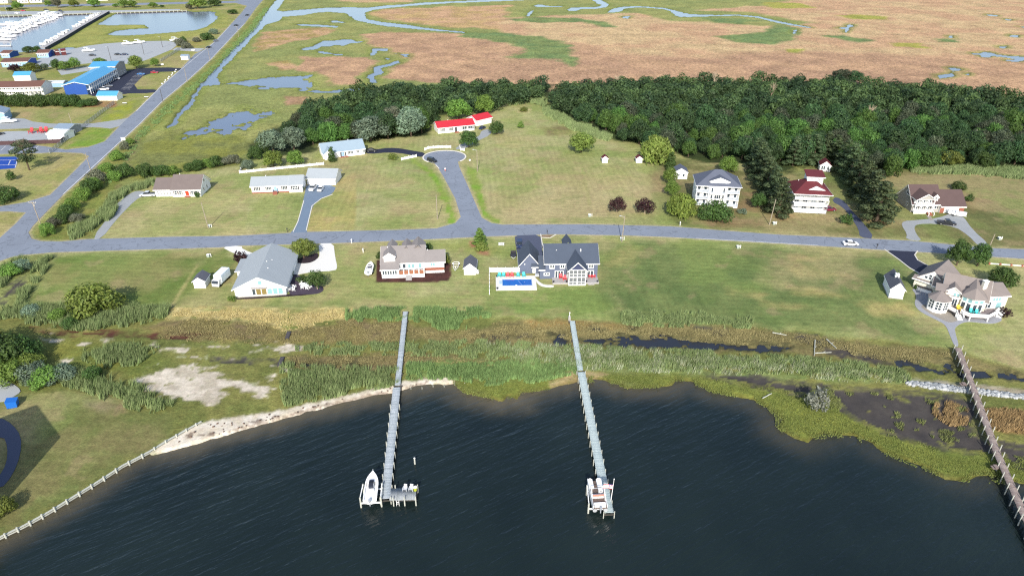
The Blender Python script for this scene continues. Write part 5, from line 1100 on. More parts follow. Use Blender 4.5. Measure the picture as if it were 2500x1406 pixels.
for i in range(n): h.box('porch_panel', mat('terracotta_panel', C(172, 116, 88), .8, .2, .12), XS + .24 + (W - XS - .24) * i / n + .05, XS + .12 + (W - XS - .24) * (i + 1) / n - .15, .12, .2, 1.05, 2.2)
for i, x in enumerate((6.4, 7.9, 9.0, 11.0)): h.win(x, 1.7, .8, 1.9, y=2.6, glass=M_TEALGLASS if i else M_GLASS)
for x in (5.4, 7.2, 10.0, 12.0): h.win(x, 2.7, .5, .6, y=2.6, glass=M_PALEGLASS)
h.steps(6.9, 8.6, -.01, .95, 6, M_GREYDECK)
h.walls(M_WHITE, W + .01, W + 5.7, 2.4, 9.8, 0, 3.8, 5.6, name='wing_wall'); rw = h.gable(RF_GREY, W + .46, W + 5.7, 2.4, 9.8, 3.8, 5.6)
h.box('brick_band', M_BRICK, W + .05, W + 5.72, 2.3, 2.4, .85, 1.75); h.win(W + 2.4, 2.3, 1.3, 1.3, y=2.4, cols=2, glass=M_TEALGLASS)
for x, w, z in ((2.6, 2.6, 6.5), (7.0, 2.8, 6.6), (10.4, 4.0, 7.1)):     # gables of the street side showing over the ridge
    h.gable(RF_GREY, x - w / 2, x + w / 2, 2.6 + D / 2 - 1.0, 2.6 + D, 5.2, z, 'y', ov=.2, trim=None)
h.vent(1.6, 7.0, 6.4, r, .3); h.vent(W + 1.0, 6.0, 5.6, rw, .3); h.box('electric_box', M_TRIM, -.5, -.01, 3.0, 4.2, 0, 1.4)
# ---- slate-blue house with screened porch, garage wing, decks
h = B('house', 'slate-blue two-storey house with white trim and two-level screened porch', 'house', (1331, 681), (1457.5, 679.5))
W = h.W; D = 10.5
h.walls(M_BLUESIDE, 0, W, 0, D, 0, 5.2, 8.6); r = h.gable(RF_SLATE, 0, W, 0, D, 5.2, 8.6)
x0, x1 = 6.3, 11.2
h.gable(RF_SLATE, x0, x1, -4.4, D / 2 - .3, 5.1, 7.5, 'y', ov=.45, l1=0); h.part('gable_wall', MB().prism([(x0 + .1, 5.0), (x1 - .1, 5.0), ((x0 + x1) / 2, 7.35)], -4.3, -4.0, 'y'), M_NAVYSIDE)
h.box('porch_floor', M_GREYDECK, x0, x1, -4.3, -.01, -.1, .35); h.box('porch_floor', M_GREYDECK, x0 + .05, x1 - .05, -4.2, -.01, 2.6, 2.8)
h.box('porch_shade_panel', M_DARK_IN, x0 + .1, x1 - .1, -1.2, -1.1, .36, 5.0); h.box('porch_beam', M_TRIM, x0, x1, -4.34, -4.16, 4.85, 5.1); h.box('porch_beam', M_TRIM, x0, x1, -4.34, -4.16, 2.55, 2.85); h.box('porch_beam', M_TRIM, x0, x1, -4.34, -4.16, .05, .4)  # dark sheet behind the screens paints the porch shade
for i in range(5):
    x = x0 + .1 + (x1 - x0 - .2) * i / 4; w = .1 if i in (0, 2, 4) else .05; h.box('post', M_TRIM, x - w, x + w, -4.36, -4.14, .1, 5.0)
for z in (1.1, 3.6): h.box('screen_rail', M_TRIM, x0 + .1, x1 - .1, -4.30, -4.2, z, z + .1)
for i in range(4):
    xa = x0 + .15 + (x1 - x0 - .3) * i / 4
    for z in (.45, 2.9): h.box('screen', mat('insect_screen', (.13, .14, .15), .9, .1, .2), xa + .08, xa + (x1 - x0 - .3) / 4 - .08, -4.24, -4.22, z, z + 1.9)
for s_, x in ((-1, x0), (1, x1)): h.box('post', M_TRIM, x - .1, x + .1, -.25, -.02, .1, 5.0)
for x in (1.9, 4.9, 13.1): h.win(x, 3.5, 1.1, 1.2, cols=2, fw=.2)
h.win(.4, 1.3, 1.3, .6, cols=2, fw=.2); h.win(4.0, .4, 2.2, 2.1, cols=3, fw=.16, name='patio_door'); h.win(13.0, .4, 1.7, 2.1, cols=2, fw=.16, name='patio_door')
h.box('deck', M_GREYDECK, 1.9, x0 - .01, -3.4, -.01, -.1, .45, label='low pale deck left of the screened porch'); h.box('deck', M_GREYDECK, x1 + .01, W + .1, -3.4, -.01, -.1, .46, label='low pale deck right of the screened porch'); h.steps(12.0, 13.8, -3.41, .4, 2, M_GREYDECK)
h.gable(RF_SLATE, 5.6, 8.0, D / 2, D, 7.6, 9.2, 'y', ov=.2, trim=None)
h.vent(3.3, 3.4, 7.35, r, .2); h.part('roof_vent', MB().tube((10.3, 3.0, 6.9), (10.3, 3.0, 8.1), .22, .1).box(10.05, 10.55, 2.75, 3.25, 6.9, 7.2), M_TRIM, r)
for x in (2.2, 5.9, 11.6, W - .3): h.part('planter', MB().tube((x, -3.0, .46), (x, -3.0, .9), .2, .28, 8), M_BLACKM)
# one-storey link and the garage wing stand left of the main block
h.walls(M_BLUESIDE, -1.6, -.01, .6, 6, 0, 2.6, name='link_wall'); h.shed(RF_SLATE, -1.9, -.01, .2, 5.0, 2.7, 5.0, trim=M_TRIM); h.walls(M_BLUESIDE, -1.6, .0, -.05, .59, 0, 2.4, name='link_wall')
h.door(-3.0, .2, .95, 2.0, M_TRIM, 3.55); h.shed(RF_SLATE, -3.9, -1.7, 2.2, 4.4, 2.6, 3.5)
gl = -7.2
h.walls(M_BLUESIDE, gl, -1.65, 3.6, 12.2, 0, 3.1, 6.5, 'y', 'garage_wall'); h.gable(RF_SLATE, gl, -1.65, 3.6, 12.2, 3.1, 6.5, 'y', ov=.5)
h.part('gable_light', MB().tube((gl + 1.4, 3.4, 3.1), (gl + 1.4, 3.55, 3.1), .16, .12, 8), M_TRIM); h.box('heat_pump', M_TRIM, gl - 1.3, gl - .5, 4.2, 5.4, 0, 1.2)
# ---- three-storey balcony house
h = B('house', 'white three-storey house with balconies, dark hip roof and wide front dormer', 'house', (1696, 502), (1800, 507))
W = h.W; D = 11.0
h.walls(M_WHITE, .1, W - .1, 1.6, D, 0, 7.6); h.box('facade_bay', M_WHITE, W * .295, W * .70, 0, 1.59, -.1, 7.55)
r = h.hip(RF_NAVY, 0, W, 0, D, 7.65, 12.0, r0=W * .42, r1=W * .58)
for k in range(3):
    z = k * 2.5
    for a, c in ((0, W * .29), (W * .705, W)):
        h.box('balcony_floor', M_TRIM, a, c, .02, 1.58, z + (.25 if k == 0 else 0), z + .2 + (.2 if k == 0 else 0)); h.rail((a + .1, .08), (c - .1, .08), z + .25, .95, mat('blue_grey_rail', C(196, 208, 222)), gap=.2, bal=.11)
        h.posts((a + .1, c - .1), .12, z, z + 2.5, .18)
        for x in (a + 1.0, c - 1.1): h.win(x, z + .6, .9, 1.5, y=1.6, glass=M_GLASS)
for x in (.36, .45, .5, .55, .63):
    h.win(W * x, 3.0, .62, 1.25, glass=M_GLASS)
h.win(W * .36, 5.3, .6, 1.7); h.win(W * .635, 5.3, .6, 1.7)
for x in (.44, .5, .56): h.win(W * x, 6.1, .6, .7, rows=2, cols=2)
h.box('balcony_floor', M_TRIM, W * .3, W * .69, -.8, -.01, 4.75, 4.92); h.rail((W * .3, -.75), (W * .69, -.75), 4.92, .85, mat('blue_grey_rail', C(196, 208, 222)), gap=.2, bal=.1)
dx0, dx1 = W * .30, W * .74
h.walls(M_TRIM, dx0, dx1, .7, 3.8, 7.7, 9.3, 10.6, 'y', 'dormer_wall'); h.gable(RF_NAVY, dx0, dx1, .7, 5.5, 9.3, 10.6, 'y', ov=.3, l1=0)
for i in range(5): h.win(dx0 + (dx1 - dx0) * (.18 + .16 * i), 8.05, .6, 1.15, y=.7, rows=2, cols=2, glass=M_PALEGLASS)
for y in (3.5, 7.5):
    for z in (.9, 3.4, 5.9): h.win(.1, z, .9, 1.2, y=y, face='l')
h.steps(W - 1.6, W - .2, 0, .3, 2, M_TRIM)
# ---- maroon-roofed house with tower and open decks
h = B('house', 'white house with maroon hip roof, lookout tower and three open deck levels', 'house', (1933, 519.5), (2016, 523.5))
W = h.W; D = 11.0
h.walls(M_WHITE, .2, W - .2, 2.6, D, 0, 7.2); r = h.hip(RF_MAROON, 0, W, 0, D, 7.2, 11.2, r0=W * .45, r1=W * .55, ov=.8)
for k, z in enumerate((.35, 2.75, 5.1)):
    h.box('deck_floor', M_TRIM, 0, W, .05, 2.59, z - .16, z); h.box('parapet', M_WHITE, .02, W - .02, 0, .08, z - .1, z + .95)
    for xa in (.08, W - .08): h.box('parapet', M_WHITE, xa - .04, xa + .04, .09, 2.58, z - .1, z + .95)
    for i, x in enumerate((1.6, 4.6, 7.6, 10.3)): h.win(W * x / 12, z + .5, 1.5, 1.4, y=2.6, glass=M_PALEGLASS if (i + k) % 3 == 0 else M_GLASS, cols=2)
h.posts([W * i / 4 + (.1 if i == 0 else -.1 if i == 4 else 0) for i in range(5)], -.1, 0, 7.2, .14, mat('grey_post', C(176, 180, 184)))
tx0, tx1 = W * .36, W * .82
h.box('tower_wall', M_WHITE, tx0, tx1, 4.2, 8.4, 8.6, 12.0); tr = h.shed(RF_MAROON, tx0 - .5, tx1 + .5, 3.6, 8.9, 12.0, 13.0)
for i in range(3): h.win(tx0 + (tx1 - tx0) * (.28 + .22 * i), 11.0, .8, .75, y=4.2, cols=2, rows=2)
h.part('roof_gable', MB().prism([(W * .38, 8.45), (W * .86, 8.45), (W * .62, 9.35)], .6, 2.6, 'y'), M_TRIM, r); h.vent(2.2, 7.5, 9.3, r, .3)
h.rail((W, 3.2), (W + 1.2, 3.2), 2.75); h.part('stair', MB().prism([(2.8, 2.75), (2.8, 2.5), (6.4, 0), (6.8, 0), (3.2, 2.75)], W + .1, W + 1.1, 'x'), M_TRIM)
# ---- white house with arched porch and brown garage
h = B('house', 'white house with arched double porch, dormer and brown-roofed garage wing', 'house', (2228, 522), (2354, 522.5))
W = h.W; mx = W * .535; D = 12
h.walls(M_GREYSIDE, 0, mx, 1.6, D, 0, 3.2, 8.2); r = h.gable(RF_BROWN, 0, mx, 1.6, D, 3.2, 8.2, ov=.4)
h.walls(M_WHITE, mx + .01, W, .9, D - .6, 0, 2.7, 6.6, name='garage_wall'); h.gable(RF_BROWN, mx + .42, W, .9, D - .6, 2.7, 6.6)
px0, px1 = .2, mx * .69
h.part('gable_wall', MB().prism([(px0, 5.3), (px1, 5.3), ((px0 + px1) / 2, 7.2)], 0, .2, 'y'), M_GREYSIDE); h.gable(RF_BROWN, px0, px1, 0, 6.3, 5.3, 7.3, 'y', ov=.35, l1=0)
h.box('bay_wall', M_WHITE, px0 + .1, px1 - .1, 1.5, 6.0, 3.2, 5.3)
for z in (.75, 3.1):
    h.box('porch_floor', M_TRIM, px0, px1, .02, 1.49, z - .3, z); h.rail((px0 + .1, .08), (px1 - .1, .08), z, .85, gap=.25, bal=.08)
    for i in range(4): x = px0 + .1 + (px1 - px0 - .2) * i / 3; h.box('post', M_TRIM, x - .09, x + .09, .0, .18, z, z + 2.25)
    for i in range(3):
        xa = px0 + .1 + (px1 - px0 - .2) * i / 3; w = (px1 - px0 - .2) / 3; pts = [(xa + .09, z + 2.3), (xa + .09, z + 1.5)] + [(xa + w / 2 - (w / 2 - .1) * math.cos(R(a)), z + 1.5 + .62 * math.sin(R(a))) for a in range(0, 181, 20)] + [(xa + w - .09, z + 1.5), (xa + w - .09, z + 2.3)]
        h.part('arch', MB().prism(pts, .03, .13, 'y'), M_TRIM); h.win(xa + w / 2, z + .1, 1.1, 1.7, y=1.5 if z > 2 else 1.6, cols=2)
h.box('porch_base', M_TRIM, px0, px1, .03, .10, -.1, .45); h.steps(px1 - 2.0, px1 - .4, -.01, .8, 6, M_BRICK)
for x in (px1 - 2.1, px1 - .3): h.part('stair_rail', MB().bar((x, 0, 1.6), (x, -1.9, .85), .12, .3).box(x - .08, x + .08, -2.0, -1.84, 0, 1.0), M_TRIM)
h.win(mx * .82, 1.4, 1.5, .9, y=1.6, cols=2); h.shutters(mx * .82, 1.4, 1.5, .9, M_BLACKM, 1.6)
h.walls(M_TRIM, mx * .74, mx * .92, 2.4, 5, 3.6, 5.4, 6.3, 'y', 'dormer_wall'); h.gable(RF_BROWN, mx * .74, mx * .92, 2.4, 5.2, 5.4, 6.3, 'y', ov=.25, l1=0); h.win(mx * .83, 4.2, .6, 1.0, y=2.4)
gx0 = mx + 1.6; h.box('garage_door', M_TRIM, gx0, gx0 + 4.9, .84, .91, 0, 2.2); h.box('brick_pier', M_BRICK, mx + .05, gx0 - .1, .82, .9, 0, 2.45); h.box('brick_pier', M_BRICK, gx0 + 5.0, W + .02, .82, .9, 0, 2.45)
h.win(0, 1.2, .9, 1.2, y=5, face='l'); h.win(0, 5.0, .8, 1.0, y=6.8, face='l')
# ---- cream house with prow windows, turret room and wrap deck
h = B('house', 'cream house of many taupe roofs with glazed prow, round sunroom and white-railed deck', 'house', (2268, 752), None, rot=R(-28), width=14.0)
h.walls(M_CREAM, 2.4, 12.4, 2.4, 11.0, 0, 4.2, 8.0); r = h.gable(RF_TAUPE, 2.4, 12.4, 2.4, 11.0, 4.2, 8.0, ov=.5, trim=M_TRIM)
# glazed prow: front bay with a pointed plan and its own roof
a0, a1 = 6.6, 11.8; am = (a0 + a1) / 2; tip = .3; bk = 1.5
h.part('prow_wall', MB().prism([(a0, 2.39), (a0, bk), (am, tip), (a1, bk), (a1, 2.39)], -.1, 5.0, 'z'), M_CREAM)
h.part('roof', MB().add([(a0 - .5, bk - .4, 5.0), (am, tip - .8, 5.15), (a1 + .5, bk - .4, 5.0), (a1 + .5, 6.2, 5.05), (a0 - .5, 6.2, 5.05), (am, 2.4, 7.2), (am, 6.4, 8.1)], [(0, 1, 5), (1, 2, 5), (2, 3, 6, 5), (0, 5, 6, 4), (4, 3, 2, 1, 0)]), RF_TAUPE)
sl_ = math.atan2(bk - tip, am - a0)
for sd in (-1, 1):
    for f in (.27, .73):
        x = am + sd * (am - a0) * f; y = tip + (bk - tip) * f - .02
        for z, hh_, g_ in ((1.25, 2.0, M_GLASS), (3.6, 1.0, M_TEALGLASS)): o = h.win(x, z, .95, hh_, y=y, glass=g_); o.rotation_euler = (0, 0, sd * sl_)
h.box('skylight', M_BLACKM, am - 1.9, am - 1.2, 3.4, 4.3, 6.5, 6.65, r)
# upper gable behind the sunroom
h.walls(M_CREAM, 2.6, 6.3, 2.0, 6, 0, 5.2, 6.6, 'y', 'bay_wall'); h.gable(RF_TAUPE, 2.6, 6.3, 2.0, 7.5, 5.2, 6.6, 'y', ov=.35, l1=0); h.win(5.4, 1.3, 1.1, 1.9, y=2.0, cols=2); h.win(5.3, 4.0, 1.4, .9, y=2.0, cols=2, glass=M_TEALGLASS)
# octagonal sunroom
ox, oy, orad = 1.7, .2, 2.5
octo = [(ox + orad * math.cos(R(22.5 + 45 * i)), oy + orad * math.sin(R(22.5 + 45 * i))) for i in range(8)]; oct2 = [(ox + (orad + .5) * math.cos(R(22.5 + 45 * i)), oy + (orad + .5) * math.sin(R(22.5 + 45 * i))) for i in range(8)]
h.part('sunroom_wall', MB().prism(octo, -.1, 3.6, 'z'), M_TRIM)
h.part('roof', MB().add([(p_[0], p_[1], 3.62) for p_ in oct2] + [(ox, oy + .8, 5.3)], [(i, (i + 1) % 8, 8) for i in range(8)] + [tuple(range(8))[::-1]]), RF_TAUPE); h.shed(RF_TAUPE, .2, 3.2, 1.2, 3.6, 4.95, 6.0, trim=None)
for i in (3, 4, 5, 6, 7):
    a = R(45 * i + 45); rr_ = orad * math.cos(R(22.5)) + .03; o = h.win(ox + rr_ * math.cos(a), 1.0, 1.45, 2.2, y=oy + rr_ * math.sin(a), cols=2, rows=3); o.rotation_euler = (0, 0, a + R(90))
# garage wing, turned farther back
h.off = (-4.2, 11.4, R(-19))
h.walls(M_CREAM, 0, 8.2, 0, 9.5, 0, 2.9, 6.2, 'y'); h.gable(RF_TAUPE, 0, 8.2, .6, 10.5, 2.9, 6.2, 'y', ov=.5); h.shed(RF_TAUPE, -.6, 8.8, -.6, .9, 2.75, 3.45)
for x, hh_ in ((2.6, .7), (3.6, 1.35), (4.6, 1.35), (5.6, .7)): h.win(x, 3.75, .7, hh_, y=-.0, rows=2 if hh_ > 1 else 1)
h.door(6.9, .2, 1.1, 2.1, M_BLACKM, 0); h.box('lean_to', M_TRIM, 1.4, 5.2, -1.2, -.01, -.1, 1.0); h.box('lean_to_top', RF_TAUPE, 1.3, 5.3, -1.25, -.01, 1.02, 1.14)
# right wing facing the bay
h.off = (12.2, 4.0, R(33))
h.walls(M_CREAM, 0, 6.2, 0, 7.5, 0, 4.9, 6.5); h.gable(RF_TAUPE, 0, 6.2, 0, 7.5, 4.9, 6.5, ov=.4)
h.win(.9, 3.5, .7, 1.0); h.win(3.2, 3.3, 2.3, 1.2, cols=3, glass=M_TEALGLASS); h.win(1.2, 1.3, 1.6, 1.7, cols=2); h.win(4.2, 1.2, 1.5, 1.6, glass=M_TEALGLASS); h.win(6.2, 3.4, .8, 1.0, y=3, face='r')
ch = h.box('chimney', M_CREAM, -1.0, .1, 1.0, 1.9, 3.5, 8.6); h.box('chimney_cap', M_TRIM, -1.1, .2, .9, 2.0, 8.6, 8.8, ch)
h.off = None
h.walls(M_CREAM, .5, 7.5, 9.2, 13.5, 0, 3.2, 6.2, 'x', 'link_wall'); h.gable(RF_TAUPE, .2, 7.5, 8.4, 14.0, 3.2, 6.2, ov=.3)
# deck with railings and stairs
deck = [(4.0, -.2), (6.1, -2.1), (7.0, -1.4), (9.2, -2.6), (13.3, -1.0), (15.6, 3.0), (15.0, 5.4), (12.3, 3.9), (11.8, 1.6), (9.2, .4), (6.6, 1.5), (5.0, 1.9)]
h.part('deck', MB().prism(deck, .95, 1.15, 'z'), mat('taupe_deck', C(150, 138, 138), .8, .2, .1, 1.5, .1, 9.0, stripes=('X', .3, .15)))
for i in (0, 2, 3, 4):
    h.rail(deck[i], deck[i + 1], 1.15, .95, gap=.22, bal=.1)
    h.part('post', MB().box(deck[i + 1][0] - .1, deck[i + 1][0] + .1, deck[i + 1][1] - .1, deck[i + 1][1] + .1, -.1, 2.2), M_TRIM)
for x, y, a in ((6.6, -1.8, 20), (15.3, 3.9, 66)):
    st = MB()
    for i in range(6): st.box(-.6, .6, -(i + 1) * .28, -i * .28, 0, 1.05 * (6 - i) / 7)
    st.bar((-.65, 0, 1.9), (-.65, -1.8, 1.0), .1, .5).bar((.65, 0, 1.9), (.65, -1.8, 1.0), .1, .5)
    st.build('stair', M_TRIM, h.e, (x, y, 0), R(a))

# ---- sheds and cottages
def shed(label, a, b, D, ze, zr, wm, rm, axis='y', door=True, name='shed', win=0, rot=None, width=None, cat='shed'):
    h = B(name, label, cat, a, b, rot=rot, width=width); W = h.W
    h.walls(wm, 0, W, 0, D, 0, ze, zr, axis); r = h.gable(rm, 0, W, 0, D, ze, zr, axis, ov=.25)
    if door: h.box('door', M_TRIM if door is True else door, W * .3, W * .7, -.04, .01, .1, min(ze - .1, 2.0))
    for i in range(win): h.win(W * (.25 + .5 * i / max(1, win - 1)) if win > 1 else W * .5, 1.0, .7, .9)
    return h, r
shed('small white gable shed with grey roof beside the box truck', (475, 704), (503, 703), 4.2, 2.3, 3.4, M_WHITE, RF_SHED, door=False)
h, r = shed('white gable shed with rounded grey roof right of the boat trailer', (1133, 671), (1162, 671), 5.4, 2.3, 3.7, M_WHITE, RF_SHED, door=False); h.box('ramp', M_GREYDECK, h.W, h.W + .9, .6, 2.4, 0, .2); h.box('propane_tank', M_TRIM, h.W + .15, h.W + .7, .3, .9, .2, 1.3)
h, r = shed('white shed with slate roof and little cupola on the lawn left of the cream house', (2169, 727), (2203, 731), 8.2, 3.0, 4.9, M_WHITE, RF_SHED, door=False)
h.box('cupola', M_TRIM, h.W * .5 - .5, h.W * .5 + .5, 3.6, 4.6, 4.6, 5.7, r); h.part('weathervane', MB().tube((h.W * .5, 4.1, 5.7), (h.W * .5, 4.1, 6.9), .05).box(h.W * .5 - .4, h.W * .5 + .4, 4.08, 4.12, 6.6, 6.75), M_BLACKM, r); h.box('plinth', M_GREYDECK, -.1, h.W + .1, -.1, 8.3, -.1, .2)
h, r = shed('little white cottage with dark roof left of the three-storey house', (1645, 437), (1677, 438), 5.0, 2.9, 4.4, M_WHITE, RF_NAVY, door=False)
for x in (.22, .36): h.win(h.W * x, 1.1, .5, 1.0)
h.win(h.W * .72, 1.0, .7, 1.2)
shed('tiny white pump shed on the lawn, left of the pair', (1470, 398), (1483.5, 398), 2.2, 2.0, 2.9, M_WHITE, RF_MAROON); shed('tiny white pump shed beside the willow, right of the pair', (1553, 398.5), (1567.5, 398.5), 2.2, 2.0, 2.9, M_WHITE, RF_MAROON)
h, r = shed('white summer house under the pines behind the maroon roof', (2000, 418), (2026, 420), 4.5, 2.6, 4.2, M_WHITE, RF_MAROON, door=False)
for x in (.2, .4, .75): h.win(h.W * x, .8, .6, 1.4)
shed('white shed with sky-blue roof in front of the blue motel', (239, 246), (287, 246), 6.5, 2.6, 4.4, M_WHITE, RF_SKY, 'x', door=False)
shed('pale grey metal shed behind the white one', (136, 330), (172, 331), 9, 3.0, 4.2, mat('grey_metal_wall', C(168, 170, 176)), RF_METAL, 'x', door=False)
shed('white metal shed beside the chain-link fence', (118, 342), (160, 343), 7, 2.8, 3.7, M_WHITE, mat('metal_roof_white', C(226, 230, 232), .4, .4, .05), 'x', door=False)
shed('pale blue metal boat shed at the left edge', (-40, 300), (16, 296), 10, 4.0, 6.0, M_PALEBLUE, RF_METAL, 'y', door=False)
shed('small white pump house in its own fenced plot by the highway', (443, 147), (460, 147), 3.5, 2.6, 3.4, M_WHITE, RF_METAL, 'x', door=False)
# ---- blue motel
h = B('motel', 'long blue motel with sky-blue metal roof and two-storey end block', 'motel', (215, 231), (306, 177))
W = h.W; D = 12
h.walls(M_BLUEWALL, 0, W * .72, 0, D, 0, 5.6, 7.0); r = h.gable(RF_SKY, 0, W * .72, -1.2, D, 5.6, 7.2, ov=.6)
h.box('painted_wall', M_PALEBLUE, .3, W * .72, -.08, -.01, .1, 5.5)
n = 15
for k in range(2):
    h.box('walkway', M_TRIM, 0, W * .72, -1.9, -.1, k * 2.7 - .05, k * 2.7 + .12) if k else None
    for i in range(n):
        x = 1.4 + (W * .72 - 2.6) * i / (n - 1); h.win(x, .9 + k * 2.7, 1.1, 1.3, y=-.09) if i % 2 else h.door(x, .15 + k * 2.7, .95, 2.0, M_BLUEWALL, -.1)
for i in range(n + 1): x = .2 + (W * .72 - .4) * i / n; h.box('post', M_TRIM, x - .12, x + .12, -1.95, -1.75, 0, 5.5)
h.rail((0, -1.8), (W * .72, -1.8), 2.82, 1.0, gap=.5)
h.walls(M_GREYSIDE, W * .72 + .02, W, -1.0, D + 2, 0, 7.0, 8.6, 'y', 'end_block'); h.gable(RF_SKY, W * .72, W, -1.0, D + 2, 7.0, 8.6, 'y')
for x in (.78, .86, .94): h.win(W * x, 1.0, 1.4, 1.6, y=-1.0, cols=2); 
for y in (2, 6, 10): h.win(W, 3.8, 1.6, 1.4, y=y, face='r'); h.win(W, .6, 1.6, 2.0, y=y, face='r')
h.win(0, 1.5, 1.0, 1.2, y=9, face='l') if False else None
# ---- brown motel
h = B('motel', 'long two-storey white motel with brown roof behind the dark hedge', 'motel', (-40, 236), (109, 233))
W = h.W; h.walls(M_WHITE, 0, W, 0, 11, 0, 5.2, 7.0); h.gable(RF_MOTEL, 0, W, -1.4, 11, 5.2, 7.2)
for k in range(2):
    if k: h.box('walkway', M_TRIM, 0, W, -1.7, -.02, 2.6, 2.8); h.rail((0, -1.6), (W, -1.6), 2.8, .9, gap=.5)
    for i in range(14): h.win(1.5 + (W - 3) * i / 13, .8 + 2.7 * k, 1.2, 1.4, cols=2)
for i in range(15): x = .2 + (W - .4) * i / 14; h.box('post', M_TRIM, x - .1, x + .1, -1.75, -1.55, 0, 5.1)
shed('white pool hut with blue mural wall beside the brown motel', (113, 214), (157, 213), 6, 2.6, 3.2, M_PALEBLUE, mat('metal_roof_white', C(226, 230, 232), .4, .4, .05), 'x', door=False)
shed('small hut with blue roof behind the brown motel', (38, 204), (78, 203), 7, 4.5, 6.2, M_WHITE, RF_SKY, 'x', door=False)
# ---- marina sheds
for lab, a, b, D, z in [('blue-walled marina building with brown roof nearest the hedge', (6, 165), (70, 163), 14, 4.6), ('white-fronted marina store with brown roof beside the boat lot', (92, 142), (121, 141), 12, 4.6), ('marina shed with brown roof at the basin edge', (4, 142), (26, 142), 10, 4.4)]:
    h, r = shed(lab, a, b, D, 3.2, z, M_BLUEWALL, RF_MOTEL, 'x', door=False); h.box('painted_wall', M_PALEBLUE, .2, h.W - .2, -.06, -.01, 0, 3.0)
    for i in range(5): h.win(h.W * (.15 + .14 * i), 1.3, .9, .9, y=-.06)
shed('small maroon kiosk beside the marina store, left of the pair', (139, 137), (147, 136), 4, 3.0, 4.0, mat('maroon_wall', C(110, 56, 56)), RF_MOTEL, 'x', door=False); shed('small maroon kiosk beside the marina store, right of the pair', (152, 136), (163, 135), 4, 3.0, 4.2, mat('maroon_wall', C(110, 56, 56)), RF_MAROON, 'x', door=False)
# ---- far town houses along the top edge
for lab, a, b in [('pale town house at the top left corner', (-30, 10), (20, 9)), ('pale town house row beyond the marina trees', (44, 9), (70, 8)), ('pale town house row beside the first gap', (73, 8), (103, 7)), ('pale low building beyond the marina quay, left one', (210, 3), (236, 2)), ('pale low building beyond the marina quay, middle one', (240, 3), (264, 2)), ('pale low building beyond the marina quay, right one', (290, 2), (332, 1))]:
    h = B('town_house', lab, 'house', a, b); h.walls(M_CREAM, 0, h.W, 0, 10, 0, 7.0, 9); h.gable(RF_GREY, 0, h.W, 0, 10, 7.0, 9)
    for i in range(3):
        for z in (1.2, 4.4): h.win(h.W * (.2 + .3 * i), z, 1.6, 1.6, cols=2)
# ---- house beyond the left edge whose shadow falls over the lawn
h = B('apartment_house', 'tall gabled apartment house beyond the left edge beside the turning drive', 'house', (-300, 1300), None, rot=0.0, width=22.0); h.e.location = (-115.0, 70.0, 0)
h.walls(M_GREYSIDE, 0, h.W, 0, 18, 0, 14.0, 20.5, 'y'); h.gable(RF_GREY, 0, h.W, 0, 18, 14.0, 20.5, 'y')
for i in range(4): h.win(h.W * (.15 + .23 * i), 1.0, 1.2, 1.4, cols=2); h.win(h.W * (.15 + .23 * i), 4.0, 1.2, 1.2, cols=2)
# ================================================================ vehicles
def paint(name, c, rough=.25): return mat('paint_' + name, c, rough, .5, .04, 1.0, .02)
PAINT = {'white': paint('white', (.80, .80, .80)), 'silver': paint('silver', (.45, .47, .49)), 'black': paint('black', (.018, .02, .026)), 'navy': paint('navy', (.02, .03, .07)), 'grey': paint('grey', (.15, .16, .18)), 'red': paint('red', (.34, .02, .03)), 'blue': paint('blue', (.06, .16, .36)), 'maroon': paint('maroon', (.16, .015, .04))}
M_TYRE = mat('tyre', (.02, .02, .02), .9, .2); M_HUB = mat('hub', (.5, .5, .5), .3, .5, metal=.6); M_LAMP = mat('lamp_lens', (.8, .8, .78), .1, .5); M_CARGLASS = mat('car_glass', (.02, .025, .03), .05, .6)
CARS = {}
def loft(rows, m, name):
    """rows of (x, half width low, half width high, z low, z high): a body with shaped ends"""
    V = []; F = []
    for x, wl, wh, zl, zh in rows: V += [(x, -wl, zl), (x, wl, zl), (x, wh, zh), (x, -wh, zh)]
    for i in range(len(rows) - 1):
        a = i * 4; b = a + 4
        for k in range(4): F.append((a + k, a + (k + 1) % 4, b + (k + 1) % 4, b + k))
    F += [(3, 2, 1, 0), tuple(range(len(V) - 4, len(V)))]
    return MB().add(V, F).mesh(name, m)
